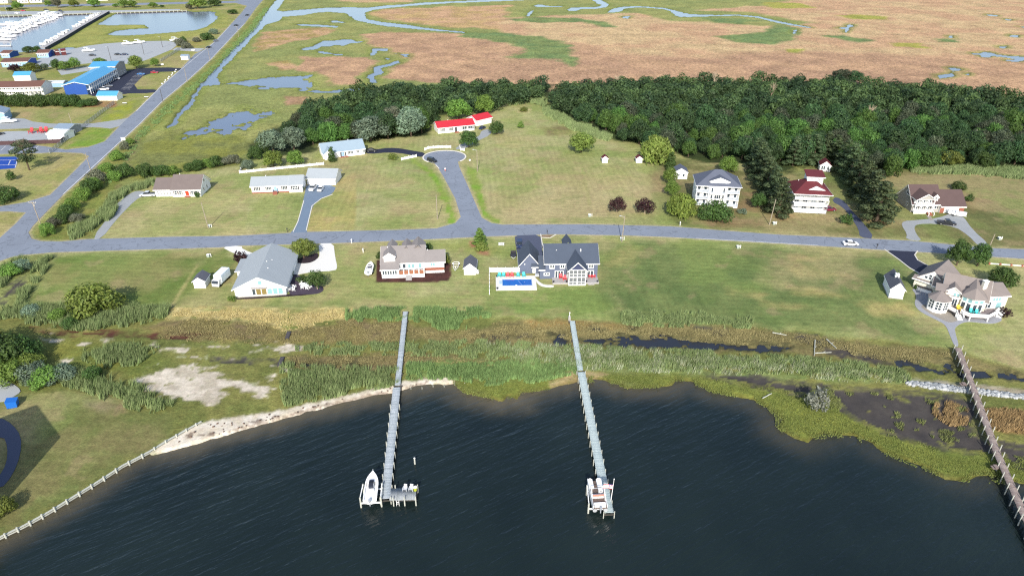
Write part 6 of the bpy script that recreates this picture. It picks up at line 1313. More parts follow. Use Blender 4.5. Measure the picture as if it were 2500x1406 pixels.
def car_parts(kd):
    if kd in CARS: return CARS[kd]
    L, Wd, Hb = {'sedan': (4.7, .9, .95), 'suv': (4.7, .93, 1.1), 'pickup': (5.8, .98, 1.1)}[kd]; x0, x1 = -L / 2, L / 2; P0 = PAINT['white']
    body = loft([(x0, Wd * .86, Wd * .8, .42, Hb - .18), (x0 + .15, Wd, Wd * .95, .3, Hb), (x0 + 1.0, Wd, Wd * .96, .25, Hb + .02), (0, Wd, Wd * .96, .25, Hb), (x1 - 1.25, Wd, Wd * .95, .25, Hb - .04), (x1 - .3, Wd * .97, Wd * .88, .28, Hb - .18), (x1, Wd * .8, Wd * .72, .36, Hb - .34)], P0, 'body')
    if kd == 'sedan': cab = [(x0 + .55, Wd * .9, Wd * .72, Hb - .05, Hb), (x0 + 1.25, Wd * .92, Wd * .74, Hb - .05, 1.42), (.35, Wd * .92, Wd * .74, Hb - .05, 1.43), (1.25, Wd * .9, Wd * .76, Hb - .05, Hb)]; top = (x0 + 1.25, .33, 1.42)
    elif kd == 'suv': cab = [(x0 + .1, Wd * .92, Wd * .8, Hb - .05, Hb), (x0 + .4, Wd * .93, Wd * .8, Hb - .05, 1.74), (.45, Wd * .93, Wd * .8, Hb - .05, 1.74), (1.2, Wd * .9, Wd * .8, Hb - .05, Hb)]; top = (x0 + .4, .43, 1.74)
    else: cab = [(-.75, Wd * .92, Wd * .82, Hb - .05, 1.2), (-.6, Wd * .92, Wd * .8, Hb - .05, 1.8), (.75, Wd * .92, Wd * .8, Hb - .05, 1.8), (1.55, Wd * .9, Wd * .8, Hb - .05, Hb)]; top = (-.6, .73, 1.8)
    glass = loft(cab, M_CARGLASS, 'glass'); w = Wd * (.74 if kd == 'sedan' else .8)
    roof = MB().box(top[0] - .04, top[1] + .04, -w - .02, w + .02, top[2] - .02, top[2] + .05).mesh('roof_panel', P0)
    wheel = MB().tube((0, -.11, 0), (0, .11, 0), .34, .34, 12).mesh('wheel', M_TYRE); hub = MB().tube((0, -.125, 0), (0, .125, 0), .2, .2, 8).mesh('hub', M_HUB)
    lamp = MB().box(-.08, .03, -.16, .16, -.07, .07).mesh('headlight', M_LAMP)
    bed = MB().box(x0 + .2, -.85, -Wd * .82, Wd * .82, Hb - .06, Hb + .028).mesh('cargo_bed', M_BLACKM) if kd == 'pickup' else None
    CARS[kd] = (L, Wd, Hb, body, glass, roof, wheel, hub, lamp, bed); return CARS[kd]
def car(kd, colr, px, py, head, label, name=None, cat=None, group=None, z=.05):
    L, Wd, Hb, body, glass, roof, wheel, hub, lamp, bed = car_parts(kd)
    e = thing(name or {'sedan': 'car', 'suv': 'suv', 'pickup': 'pickup_truck'}[kd], label, cat or {'sedan': 'car', 'suv': 'car', 'pickup': 'pickup'}[kd], G(px, py, z), R(head), group)
    for n, me in (('body', body), ('roof_panel', roof)):
        o = link(n, me, e); o.material_slots[0].link = 'OBJECT'; o.material_slots[0].material = PAINT[colr]
    link('glass', glass, e)
    if bed: link('cargo_bed', bed, e)
    for sx in (-L / 2 + .95, L / 2 - .95):
        for sy in (-1, 1): w = link('wheel', wheel, e, (sx, sy * (Wd - .08), .34)); link('hub', hub, w)
    for sy in (-1, 1): link('headlight', lamp, e, (L / 2 - .1, sy * Wd * .58, Hb - .36))
    return e
car('pickup', 'silver', 362, 479, 184, 'silver pickup truck beside the brown-roofed house')
car('suv', 'white', 764, 463, -96, 'white car before the left garage door'); car('sedan', 'white', 783, 464.5, -92, 'white car with dark open top before the middle garage door')
car('suv', 'black', 1055, 395, -38, 'black car parked on the cul-de-sac circle'); car('sedan', 'black', 907, 370, 4, 'black car beside the long white house'); car('sedan', 'navy', 1178, 315, 62, 'dark blue car before the red-roofed garage')
car('suv', 'navy', 1268, 601, -92, 'dark blue car on the driveway of the slate-blue house'); car('sedan', 'white', 2076, 598, -3, 'white car driving along the street'); car('pickup', 'black', 2310, 548, -14, 'black pickup truck on the loop drive'); car('sedan', 'maroon', 2024, 514, 4, 'dark red car under the stair of the maroon-roofed house')
car('pickup', 'white', 254, 220, 12, 'white pickup truck parked at the blue motel'); car('sedan', 'grey', 266, 212, 10, 'grey car parked behind the white pickup at the motel'); car('sedan', 'silver', 284, 194, 8, 'silver car parked at the far rooms of the motel'); car('sedan', 'blue', 345, 183, 5, 'steel-blue car in the motel bays'); car('sedan', 'red', 378, 179, 0, 'small red car on the motel grass')
for i, (x, y, c) in enumerate([(604, 39, 'black'), (577, 64, 'black'), (527, 102, 'grey'), (509, 118, 'black')]): car('sedan', c, x, y, [58, 57, 236, 236][i], ['dark car farthest along the highway', 'dark car on the highway beside the pond', 'grey car on the highway below the pond shrubs', 'dark car at the boat lot entrance'][i])
for i, (x, y, c, t) in enumerate([(226, 137, 'black', 'black car on the pale boat lot, leftmost'), (288, 135, 'black', 'black car on the pale boat lot, middle'), (305, 135, 'navy', 'dark blue car on the pale boat lot, right'), (43, 34, 'white', 'pale car on the marina quay'), (57, 28, 'red', 'red car beyond the marina quay'), (113, 26.5, 'black', 'black car beyond the marina quay under the trees'), (147, 28, 'black', 'dark car on the quay beside the white trailer'), (152, 31, 'grey', 'grey car on the quay edge')]): car('sedan' if i != 5 else 'suv', c, x, y, [6, 0, 10, 2, 0, 0, -20, -30][i], t)
car('sedan', 'black', -2, 330, 60, 'dark car in the yard behind the board fence')
# box truck
e = thing('box_truck', 'white box truck parked beside the small shed', 'truck', G(538.5, 692), R(-97))
MB().box(-4.2, .9, -1.15, 1.15, .75, 3.1).build('cargo_box', mat('truck_box', (.66, .74, .80), .4, .4, .05), e); MB().prism([(1.0, .4), (2.7, .4), (2.75, 1.2), (2.3, 2.15), (1.0, 2.2)], -1.0, 1.0, 'y').build('cab', PAINT['white'], e)
MB().prism([(2.36, 2.1), (2.78, 1.25), (2.82, 1.3), (2.42, 2.13)], -.9, .9, 'y').build('windscreen', M_CARGLASS, e); MB().box(-4.2, 2.6, -.5, .5, .4, .74).build('chassis', M_BLACKM, e)
wm = MB().tube((0, -.14, 0), (0, .14, 0), .42, .42, 12).mesh('wheel', M_TYRE)
for x in (-3.2, 1.9):
    for y in (-1.0, 1.0): link('wheel', wm, e, (x, y, .42))
for y in (-.75, .75): MB().box(2.72, 2.8, y - .15, y + .15, .85, 1.05).build('headlight', M_LAMP, e)
# blue covered trailer at the lower left, black utility trailer, white boat trailer
e = thing('dumpster', 'bright blue lidded dumpster at the end of the paved turning drive', 'dumpster', G(33, 990), R(20)); MB().prism([(-1.0, 0), (.9, 0), (1.0, 1.3), (-1.0, 1.6)], -.9, .9, 'y').build('bin', paint('azure', C(30, 120, 220), .5), e); MB().prism([(-1.05, 1.62), (1.05, 1.32), (1.05, 1.4), (-1.05, 1.7)], -.95, .95, 'y').build('lid', paint('azure', C(30, 120, 220), .5), e)
for sy in (-1, 1): MB().box(-.9, -.6, sy * .8 - .1, sy * .8 + .1, -.02, .15).build('caster', M_BLACKM, e)
e = thing('utility_trailer', 'black utility trailer beside the driveway of the slate-blue house', 'trailer', G(1253.5, 625), R(-90)); MB().box(-1.6, 1.6, -.8, .8, .45, .55).build('bed', M_BLACKM, e); b = MB()
for sy in (-.8, .8): b.box(-1.6, 1.6, sy - .04, sy + .04, .55, 1.0)
b.box(-1.6, -1.5, -.8, .8, .55, 1.1).build('rail_panel', M_BLACKM, e); MB().bar((1.6, -.7, .5), (2.9, 0, .5), .08, .08).bar((1.6, .7, .5), (2.9, 0, .5), .08, .08).build('tongue', M_TRIM, e)
for sy in (-.95, .95): MB().tube((0, sy - .1, .33), (0, sy + .1, .33), .33, .33, 10).build('wheel', M_TYRE, e)
def boat_trailer(e, L=5.0):
    b = MB(); b.bar((-L / 2, -.75, .5), (L * .2, -.75, .5), .1, .12).bar((-L / 2, .75, .5), (L * .2, .75, .5), .1, .12).bar((L * .2, -.75, .5), (L / 2 + .6, 0, .5), .1, .12).bar((L * .2, .75, .5), (L / 2 + .6, 0, .5), .1, .12)
    for x in (-L * .45, -L * .2, L * .1): b.bar((x, -.75, .5), (x, .75, .5), .1, .1)
    b.box(L * .3, L * .38, -.06, .06, .5, 1.2).build('trailer_frame', M_TRIM, e)
    for sy in (-1, 1): MB().tube((-L * .2, sy * 1.0 - .1, .33), (-L * .2, sy * 1.0 + .1, .33), .33, .33, 10).build('wheel', M_TYRE, e); MB().box(-L * .2 - .45, -L * .2 + .45, sy - .14, sy + .14, .68, .74).build('fender', M_TRIM, e)
e = thing('boat_trailer', 'empty white boat trailer on the lawn beside the gable shed', 'trailer', G(1113, 652), R(-90)); boat_trailer(e, 5.2)

# ================================================================ boats
M_HULL = mat('gelcoat_white', (.82, .82, .81), .25, .5, .03); M_BDECK = mat('boat_deck', (.62, .63, .62), .6, .3, .05); M_MOTOR = mat('outboard_grey', (.25, .27, .3), .35, .5); M_CANVAS = mat('canvas_navy', (.03, .035, .05), .8, .2); M_ALU = mat('aluminium', (.6, .62, .64), .35, .5, metal=.5)
M_SEATV = mat('vinyl_white', (.75, .76, .76), .5, .3); M_TOPV = mat('console_top_blue', (.42, .50, .56), .5, .3)
def hull(L, Wd, H, bow=.45, name='hull', m=None):
    n = 12; V = []; F = []
    for i in range(n):
        t = i / (n - 1); x = -L / 2 + L * t; f = 1 if t < .45 else max(.06, 1 - ((t - .45) / .55) ** 3.0); w = Wd / 2 * f; zg = H + bow * max(0, t - .3) ** 2 * 2; kz = .0 + .5 * H * max(0, (t - .7) / .3) ** 2
        w2 = max(.01, w - .18); V += [(x, 0, kz), (x, w * .82, kz + H * .28), (x, w, zg), (x, w2, zg), (x, w2, H * .62), (x, -w2, H * .62), (x, -w2, zg), (x, -w, zg), (x, -w * .82, kz + H * .28)]
    for i in range(n - 1):
        a = i * 9; b = a + 9
        for k in range(9): F.append((a + k, a + (k + 1) % 9, b + (k + 1) % 9, b + k))
    F += [tuple(range(9))[::-1], tuple(range(len(V) - 9, len(V)))]
    return MB().add(V, F).mesh(name, m or M_HULL)
def foredeck(L, Wd, H, x0, name='foredeck'):
    """closed deck from x0 forward"""
    V = []; n = 7
    for i in range(n):
        t = x0 + (1 - x0) * i / (n - 1); f = 1 if t < .45 else max(.06, 1 - ((t - .45) / .55) ** 3.0); V += [(-L / 2 + L * t, -Wd / 2 * f + .04, H + .05 + .45 * max(0, t - .3) ** 2 * 2), (-L / 2 + L * t, Wd / 2 * f - .04, H + .05 + .45 * max(0, t - .3) ** 2 * 2)]
    F = [(2 * i, 2 * i + 2, 2 * i + 3, 2 * i + 1) for i in range(n - 1)] + [(0, 1, 0)][:0]
    return MB().add(V, F).mesh(name, M_HULL)
def outboard(e, x, y, z):
    o = MB().prism([(-.25, 0), (.3, 0), (.35, .35), (.1, .62), (-.3, .55)], -.2, .2, 'y').build('outboard_motor', M_MOTOR, e, (x, y, z)); MB().box(-.12, .1, -.08, .08, -.9, 0).build('motor_leg', M_MOTOR, o); return o
def runabout(name, label, L, Wd, loc, rz, group=None, console=True):
    e = thing(name, label, 'boat', loc, rz, group); link('hull', hull(L, Wd, 1.0), e); link('foredeck', foredeck(L, Wd, 1.0, .62), e)
    MB().box(-L * .42, L * .12, -Wd * .36, Wd * .36, .63, .66).build('cockpit_floor', M_CANVAS if not console else M_BDECK, e)
    if console: MB().box(-.35, .35, -.45, .45, .66, 1.55).build('console', M_HULL, e); MB().prism([(.3, 1.5), (.42, 1.5), (.15, 1.95), (.08, 1.95)], -.42, .42, 'y').build('windscreen', M_CARGLASS, e); MB().box(-1.3, -.8, -.5, .5, .66, 1.2).build('seat', M_SEATV, e)
    outboard(e, -L / 2 - .1, 0, .75); return e
# white boat hung on the left pier's lift
p = G(908, 1196, .9)
bt = runabout('motor_boat', 'white open motor boat on the lift beside the left pier', 7.0, 2.45, p, R(95)); 
MB().box(-.7, 1.0, -.42, .42, 1.0, 1.62).build('console_cover', M_CANVAS, bt); MB().tube((3.4, 0, 1.35), (3.75, 0, 1.6), .05).build('bow_roller', M_ALU, bt)
# pontoon-like deck boat on the second pier
p2 = G(1457, 1214, .9); e = thing('deck_boat', 'white deck boat with tubes, seats and wakeboard frame on the lift beside the second pier', 'boat', p2, R(90) - R(-4))
for sy in (-1, 1):
    MB().tube((-3.4, sy * .95, .35), (2.9, sy * .95, .35), .38, .38, 10).tube((2.9, sy * .95, .35), (3.6, sy * .95, .5), .38, .15, 10).build('pontoon', M_ALU, e)
    MB().box(1.3, 3.3, sy * .78 - .42, sy * .78 + .42, .86, 1.3).tube((3.3, sy * .78, 1.1), (3.45, sy * .78, 1.1), .4, .3, 10).build('bow_lounge', M_SEATV, e)
    MB().box(-3.3, 3.3, sy * 1.22 - .03, sy * 1.22 + .03, .85, 1.5).build('rail_panel', M_HULL, e)
MB().box(-3.4, 3.3, -1.22, 1.22, .72, .84).build('floor', mat('tan_carpet', C(120, 104, 96)), e); MB().box(.1, .8, -1.0, -.3, .85, 1.6).build('console', M_HULL, e); MB().tube((-.05, -.65, 1.5), (.0, -.65, 1.55), .22, .22, 12).build('wheel', M_BLACKM, e)
MB().box(-1.0, -.4, -1.0, 1.0, .85, 1.35).build('bench', M_SEATV, e); MB().box(-1.1, -.95, -1.0, 1.0, 1.35, 1.75).build('bench_back', mat('cushion_coral', C(214, 150, 130)), e)
MB().bar((-.2, -1.15, .85), (-.4, -1.15, 2.7), .07, .07).bar((-.2, 1.15, .85), (-.4, 1.15, 2.7), .07, .07).bar((-.4, -1.15, 2.7), (-.4, 1.15, 2.7), .07, .07).bar((-1.6, -1.15, .85), (-.5, -1.15, 2.65), .07, .07).bar((-1.6, 1.15, .85), (-.5, 1.15, 2.65), .07, .07).build('tower_frame', M_ALU, e)
MB().box(-3.2, -2.4, -1.0, 1.0, .85, 1.3).build('stern_seat', M_SEATV, e); outboard(e, -3.6, 0, .9)
# boats ashore
e = runabout('motor_boat', 'white motor boat on a trailer on the lawn left of the grey dormer house', 6.2, 2.25, G(903, 660, .5), R(92)); boat_trailer(e, 5.2)
MB().box(-.9, .6, -.45, .45, 1.0, 1.5).build('console_cover', M_CANVAS, e)
for c in e.children:
    if c.name.startswith(('trailer', 'wheel', 'fender')): c.location.z -= .5
e = runabout('motor_boat', 'white motor boat on a trailer before the brown garage', 5.6, 2.1, G(2336, 524, .5), R(-35)); boat_trailer(e, 4.8)
for c in e.children:
    if c.name.startswith(('trailer', 'wheel', 'fender')): c.location.z -= .5
def cruiser(name, label, L, loc, rz, group=None):
    e = thing(name, label, 'boat', loc, rz, group); Wd = L * .34; link('hull', hull(L, Wd, 1.5), e); link('foredeck', foredeck(L, Wd, 1.5, .45), e)
    MB().prism([(-L * .12, 1.5), (L * .22, 1.5), (L * .14, 2.5), (-L * .12, 2.7)], -Wd * .34, Wd * .34, 'y').build('cabin', M_HULL, e); MB().prism([(-L * .1, 2.0), (L * .19, 2.0), (L * .15, 2.4), (-L * .1, 2.45)], -Wd * .345, Wd * .345, 'y').build('cabin_window', M_CARGLASS, e)
    MB().box(-L * .45, -L * .12, -Wd * .4, Wd * .4, .95, 1.0).build('cockpit', M_BDECK, e)
    b = MB()
    for x in (-L * .3, -L * .1):
        for y in (-Wd * .32, Wd * .32): b.bar((x, y, 1.4), (x, y, 3.4), .06, .06)
    b.box(-L * .34, L * .02, -Wd * .36, Wd * .36, 3.4, 3.5).build('hard_top', M_HULL, e); return e
cr = [None]
def moored(x, y, L, head, label, group):
    loc = G(x, y, WATER_Z - .2)
    if cr[0] is None: cr[0] = cruiser('cabin_boat', label, 10.0, loc, R(head), group); o = cr[0]
    else: o = copy_tree(cr[0], loc, R(head), label)
    o['group'] = group; o.scale = (L / 10,) * 3; return o
rb = random.Random(4)
for i in range(13):
    f = i / 12; x = 14 + f * 102; y = 78 - 41 * f ** .9
    moored(x + rb.uniform(-3, 3), y + rb.uniform(-1, 1), rb.uniform(9, 12), rb.uniform(172, 190), ORD[i] + ' white cabin boat in the left slips of the crowded marina dock', 'boats in the left marina slips')
    moored(x + 24 + rb.uniform(-4, 4), y + 5 + rb.uniform(-1, 1), rb.uniform(9, 13), rb.uniform(-8, 8), ORD[i] + ' white cabin boat in the right slips of the crowded marina dock', 'boats in the right marina slips')
for x, y in ((12, 100), (25, 92), (22, 82), (48, 78), (5, 88), (52, 70)): moored(x, y, rb.uniform(11, 14), rb.uniform(-8, 8), 'white cabin boat at the near end of the crowded marina dock', 'boats at the near end of the marina dock')
for i in range(16):
    f = i / 15
    if .45 < f < .55: continue
    x = 112 + f * 126; y = 112 - 74 * f; moored(x + rb.uniform(-2, 2), y + rb.uniform(-1, 1), rb.uniform(7.5, 10.5), rb.uniform(170, 188), ORD[i] + ' white cabin boat moored along the dark pier wall', 'boats along the pier wall')
for x, y, t in ((217, 126, 'white boat stored on the pale lot, leftmost'), (313, 109, 'white boat stored at the back edge of the lot, middle'), (340, 106, 'white boat stored at the back edge of the lot, right'), (429, 100, 'white boat with dark cabin at the lot corner')): o = copy_tree(cr[0], G(x, y, .3), R(rb.uniform(-20, 40)), t); o['group'] = 'boats stored on the lot'; o.scale = (.85,) * 3
o = copy_tree(cr[0], G(22, 299, .3), R(10), 'white boat on the gravel beside the pale blue boat shed'); del o['group']; o.scale = (.75,) * 3
for x, y, hgt, t in ((14, 62, 20, 'tall bare mast sailing boat at the far left of the marina'), (28, 58, 22, 'tall bare mast sailing boat second from the left in the marina')):
    e = thing('sailing_boat', t, 'boat', G(x, y, WATER_Z - .2), R(180)); link('hull', hull(11, 3.2, 1.3), e); link('foredeck', foredeck(11, 3.2, 1.3, .3), e); MB().tube((1, 0, 1.2), (1, 0, hgt), .14, .08).build('mast', M_ALU, e); MB().tube((1, 0, 2.4), (-3.8, 0, 2.4), .1).build('boom', M_ALU, e)

# ================================================================ piers, bulkhead
def plank_mat(name, c, c2):
    m, nt, b = nt_of(name); at = node(nt, 'VertexColor', layer_name='Col'); sep = node(nt, 'SeparateColor'); nt.links.new(at.outputs['Color'], sep.inputs[0]); geo = node(nt, 'NewGeometry')
    cc = mixc(nt, sep.outputs[0], c, c2); vm = node(nt, 'VectorMath', operation='SCALE'); nt.links.new(cc, vm.inputs[0]); nt.links.new(math_node(nt, 'ADD', math_node(nt, 'MULTIPLY', noise_out(nt, geo.outputs['Position'], 3.0, 4.0), .5), .75), vm.inputs['Scale']); nt.links.new(vm.outputs[0], b.inputs['Base Color']); b.inputs['Roughness'].default_value = .85
    return m
M_PLANK = plank_mat('weathered_planks', C(176, 186, 190), C(206, 214, 220)); M_PLANK2 = plank_mat('weathered_planks_pale', C(188, 204, 204), C(208, 222, 220)); M_BRPLANK = plank_mat('brown_planks', C(150, 132, 124), C(174, 158, 150))
M_PILE = mat('pile_wood', C(206, 208, 196), .85, .2, .2, 2.0); M_DKWOOD = mat('dark_wood', C(88, 84, 78), .9, .2, .2)
def planks(parent, p, q, w, z, m, seed, pw=.2):
    """row of separate boards from p to q (world xy)"""
    r = np.random.default_rng(seed); p = np.array(p[:2]); q = np.array(q[:2]); L = np.linalg.norm(q - p); d = (q - p) / L; nrm = np.array([-d[1], d[0]]); n = int(L / pw); Vs = []; Cs = []; Fs = []
    for i in range(n):
        a = p + d * (i * pw + .008); b = p + d * ((i + 1) * pw - .008); j = nrm * (w / 2 + r.uniform(-.03, .03)); zt = z + r.uniform(-.012, .012)
        c = [a - j, b - j, b + j, a + j]; k = len(Vs) * 8; Vs.append(np.array([[v[0], v[1], zt - .05] for v in c] + [[v[0], v[1], zt] for v in c])); Cs.append(np.full((8, 3), r.random()))
        Fs += [(k + 4, k + 5, k + 6, k + 7), (k, k + 1, k + 5, k + 4), (k + 1, k + 2, k + 6, k + 5), (k + 2, k + 3, k + 7, k + 6), (k + 3, k, k + 4, k + 7)]
    o = link('deck_boards', mesh_np('deck_boards', np.concatenate(Vs), np.array(Fs), mats=[m], colors=np.concatenate(Cs)), parent); o['kind'] = 'stuff'; return o
def stringers(e, p, q, w, z):
    b = MB(); d = (q[:2] - p[:2]); d = d / np.linalg.norm(d); nn = np.array([-d[1], d[0]]) * (w / 2 - .12)
    for s in (-1, 1): b.bar((*(p[:2] + nn * s), z - .2), (*(q[:2] + nn * s), z - .2), .12, .24)
    return b.build('stringer', M_DKWOOD, e)
def piles(e, p, q, w, z, gap, top=.9, r=.15, both=True, m=None, lean=0):
    p = np.array(p[:2]); q = np.array(q[:2]); L = np.linalg.norm(q - p); d = (q - p) / L; nn = np.array([-d[1], d[0]]) * (w / 2 + r + .02); n = max(1, int(round(L / gap))); rp = random.Random(int(L * 10))
    for i in range(n + 1):
        for s in (-1, 1):
            c = p + d * (L * i / n) + nn * s; t = z + top * rp.uniform(.8, 1.15); MB().tube((c[0], c[1], -2.2), (c[0] + rp.uniform(-.04, .04), c[1], t), r, r * .9, 8).build('pile', m or M_PILE, e)
        b = MB().bar((*(p + d * (L * i / n) - nn), z - .38), (*(p + d * (L * i / n) + nn), z - .38), .12, .2); b.build('cross_beam', M_DKWOOD, e)
DZ = .75
e = thing('pier', 'left pale grey timber pier ending in an L-shaped platform', 'pier')
a = G(990, 760, DZ); b_ = G(970.5, 940, DZ); c_ = G(968.5, 945, DZ); d_ = G(941, 1218, DZ)
planks(e, a, b_, 1.25, DZ, M_PLANK, 1); planks(e, c_, d_, 1.65, DZ, M_PLANK, 2); stringers(e, a, b_, 1.25, DZ); stringers(e, c_, d_, 1.65, DZ); piles(e, a, b_, 1.25, DZ, 4.5, -.1, .12, m=M_DKWOOD); piles(e, c_ + (d_ - c_) * .2, d_, 1.65, DZ, 3.1, .5, .1)
t0 = G(953, 1206, DZ); t1 = G(1017, 1205, DZ); planks(e, t0, t1, 2.9, DZ, plank_mat('older_planks', C(150, 156, 158), C(176, 182, 186)), 3); stringers(e, t0, t1, 2.9, DZ); piles(e, t0 + (t1 - t0) * .15, t1, 2.9, DZ, 2.4, .8, .13)
MB().bar((t0[0] + 1.3, t0[1] - 1.5, DZ), (t0[0] + 1.3, t0[1] - 1.6, -.6), .06, .06).bar((t0[0] + 1.75, t0[1] - 1.5, DZ), (t0[0] + 1.75, t0[1] - 1.6, -.6), .06, .06).bar((t0[0] + 1.3, t0[1] - 1.56, .4), (t0[0] + 1.75, t0[1] - 1.56, .4), .08, .05).bar((t0[0] + 1.3, t0[1] - 1.58, 0), (t0[0] + 1.75, t0[1] - 1.58, 0), .08, .05).build('ladder', M_TRIM, e)
def lift(label, pts, boat_loc):
    e = thing('boat_lift', label, 'boat lift')
    for x, y in pts: q = G(x, y, -.5); MB().tube((q[0], q[1], -2.2), (q[0], q[1], 1.9), .16, .15, 8).build('pile', M_PILE, e)
    q = [G(x, y, -.5) for x, y in pts]
    for i, j in ((0, 1), (2, 3)): MB().bar((q[i][0], q[i][1], .55), (q[j][0], q[j][1], .55), .18, .22).build('cradle_beam', M_TRIM, e)
    for i, j in ((0, 2), (1, 3)): MB().bar((q[i][0], q[i][1], 1.75), (q[j][0], q[j][1], 1.75), .14, .16).build('top_beam', M_TRIM, e)
lift('white boat lift frame beside the left pier', [(882, 1238), (932, 1236), (889, 1205), (935, 1203)], p)
e = thing('pier', 'second pale green-grey timber pier, straight, with a flagpole near its end', 'pier')
a = G(1397, 783, DZ); b_ = G(1417, 905, DZ); c_ = G(1419, 908, DZ); d_ = G(1487, 1252, DZ)
planks(e, a, b_, 1.3, DZ, M_PLANK2, 4); planks(e, c_, d_, 1.7, DZ, M_PLANK2, 5); stringers(e, a, b_, 1.3, DZ); stringers(e, c_, d_, 1.7, DZ); piles(e, a, b_, 1.3, DZ, 4.5, -.1, .12, m=M_DKWOOD); piles(e, c_, d_, 1.7, DZ, 2.7, .35, .09)
lift('white boat lift frame beside the second pier', [(1436, 1252), (1478, 1252), (1432, 1208), (1472, 1206)], p2)
e = thing('pier_gate', 'small gate box with lamp at the lawn end of the second pier', 'gate', G(1392, 782)); MB().box(-.5, .1, -.3, .3, 0, 1.2).build('gate_box', M_GREYSIDE, e); MB().tube((-.2, 0, 1.2), (-.2, 0, 2.2), .06).tube((-.2, 0, 2.2), (-.2, 0, 2.45), .16, .1, 8).build('lamp_post', M_TRIM, e)
e = thing('flagpole', 'slim white flagpole with a striped flag at the end of the second pier', 'flagpole', G(1491, 1222, DZ)); MB().tube((0, 0, -.6), (.25, 0, 5.2), .06, .04).tube((.25, 0, 5.2), (.25, 0, 5.32), .1, .06, 8).build('pole', M_TRIM, e)
fl = link('flag', None, e, (.2, 0, 3.9), R(172)); fm = {0: mat('flag_red', (.5, .05, .06)), 1: mat('flag_white', (.8, .8, .8)), 2: mat('flag_blue', (.05, .08, .25))}
for i in range(7):
    V = [(1.7 * k / 6, .1 * math.sin(k * 1.3), -.06 * k / 6 - i * .14) for k in range(7)] + [(1.7 * k / 6, .1 * math.sin(k * 1.3), -.06 * k / 6 - (i + 1) * .14) for k in range(7)]
    link('stripe', mesh_vf('stripe', V, [(k, k + 1, k + 8, k + 7) for k in range(6)], fm[i % 2]), fl)
MB().box(0, .72, -.03, .03, -.56, .0).build('canton', fm[2], fl)
BZ = 1.3
e = thing('boardwalk', 'long brown timber boardwalk with tall white piles at the right', 'pier')
path = [(2338, 848), (2376, 946), (2436, 1108), (2504, 1262), (2580, 1420)]; pts = [G(x, y, BZ) for x, y in path]
for i in range(len(pts) - 1): planks(e, pts[i], pts[i + 1], 1.35, BZ, M_BRPLANK, 10 + i, .22); stringers(e, pts[i], pts[i + 1], 1.35, BZ); piles(e, pts[i] + (pts[i + 1] - pts[i]) * .03, pts[i + 1] - (pts[i + 1] - pts[i]) * .08, 1.35, BZ, 3.0, .95, .1)
for x, y in ((2357, 934), (2436, 1136)):
    q = G(x, y, BZ); MB().box(q[0] - 1.0, q[0] + .2, q[1] - .5, q[1] + .5, BZ - .5, BZ - .42).box(q[0] - .6, q[0] + .2, q[1] - .5, q[1] + .5, BZ - .25, BZ - .17).build('steps', M_BRPLANK, e)
# bulkhead
e = thing('bulkhead', 'weathered timber bulkhead with piles holding the left lawn', 'sea wall')
bp = [(-120, 1380), (0, 1312), (60, 1283), (120, 1250), (180, 1213), (240, 1176), (300, 1137), (365, 1103), (420, 1070), (492, 1030)]; q = [G(x, y, 0) for x, y in bp]
for i in range(len(q) - 1):
    a, c = q[i], q[i + 1]; MB().bar((a[0], a[1], -.75), (c[0], c[1], -.75), .1, 1.7).build('sheathing', M_DKWOOD, e); MB().bar((a[0], a[1], .16), (c[0], c[1], .16), .38, .1).build('cap_board', M_PILE, e); MB().bar((a[0], a[1] - .12, -.2), (c[0], c[1] - .12, -.2), .14, .2).build('waler', M_PILE, e)
    L = np.linalg.norm(c - a); n = max(1, int(round(L / 2.3)))
    for k in range(n): f = (k + .5) / n; x = a + (c - a) * f; MB().tube((x[0] + .05, x[1] - .3, -2.0), (x[0] + .02, x[1] - .28, .62), .17, .15, 8).build('pile', M_PILE, e)
# footbridges over the ditches
for (x0, y0, x1, y1, t) in ((706, 808, 700, 826, 'dark plank footbridge over the upper ditch'), (690, 870, 681, 893, 'dark plank footbridge over the lower ditch')):
    e = thing('footbridge', t, 'footbridge'); a = G(x0, y0, .25); c = G(x1, y1, .25); planks(e, a, c, 1.0, .25, plank_mat('dark_planks', C(70, 66, 70), C(92, 86, 88)), 31); stringers(e, a, c, 1.0, .25)
e = thing('mooring_post', 'lone white mooring post in the water right of the left pier', 'post', G(1013, 1132, -.5)); MB().tube((0, 0, -1.5), (0, 0, 1.5), .17, .15, 8).build('post', M_PILE, e); MB().tube((0, 0, 1.5), (0, 0, 1.62), .19, .05, 8).build('post_cap', M_TRIM, e)
for i, x in enumerate((1003, 1030, 1057, 1084, 1110, 1134)): e = thing('stake', 'thin old stake standing along the shore right of the left pier', 'stake', G(x, 950 - i * 2.6 + (i % 2) * 2, -.5), group='old stakes along the shore'); MB().tube((0, 0, -.8), (.06, 0, .6), .08, .06, 6).build('stake_shaft', M_PILE, e); MB().tube((.06, 0, .6), (.06, 0, .64), .07, .03, 6).build('stake_head', M_DKWOOD, e)
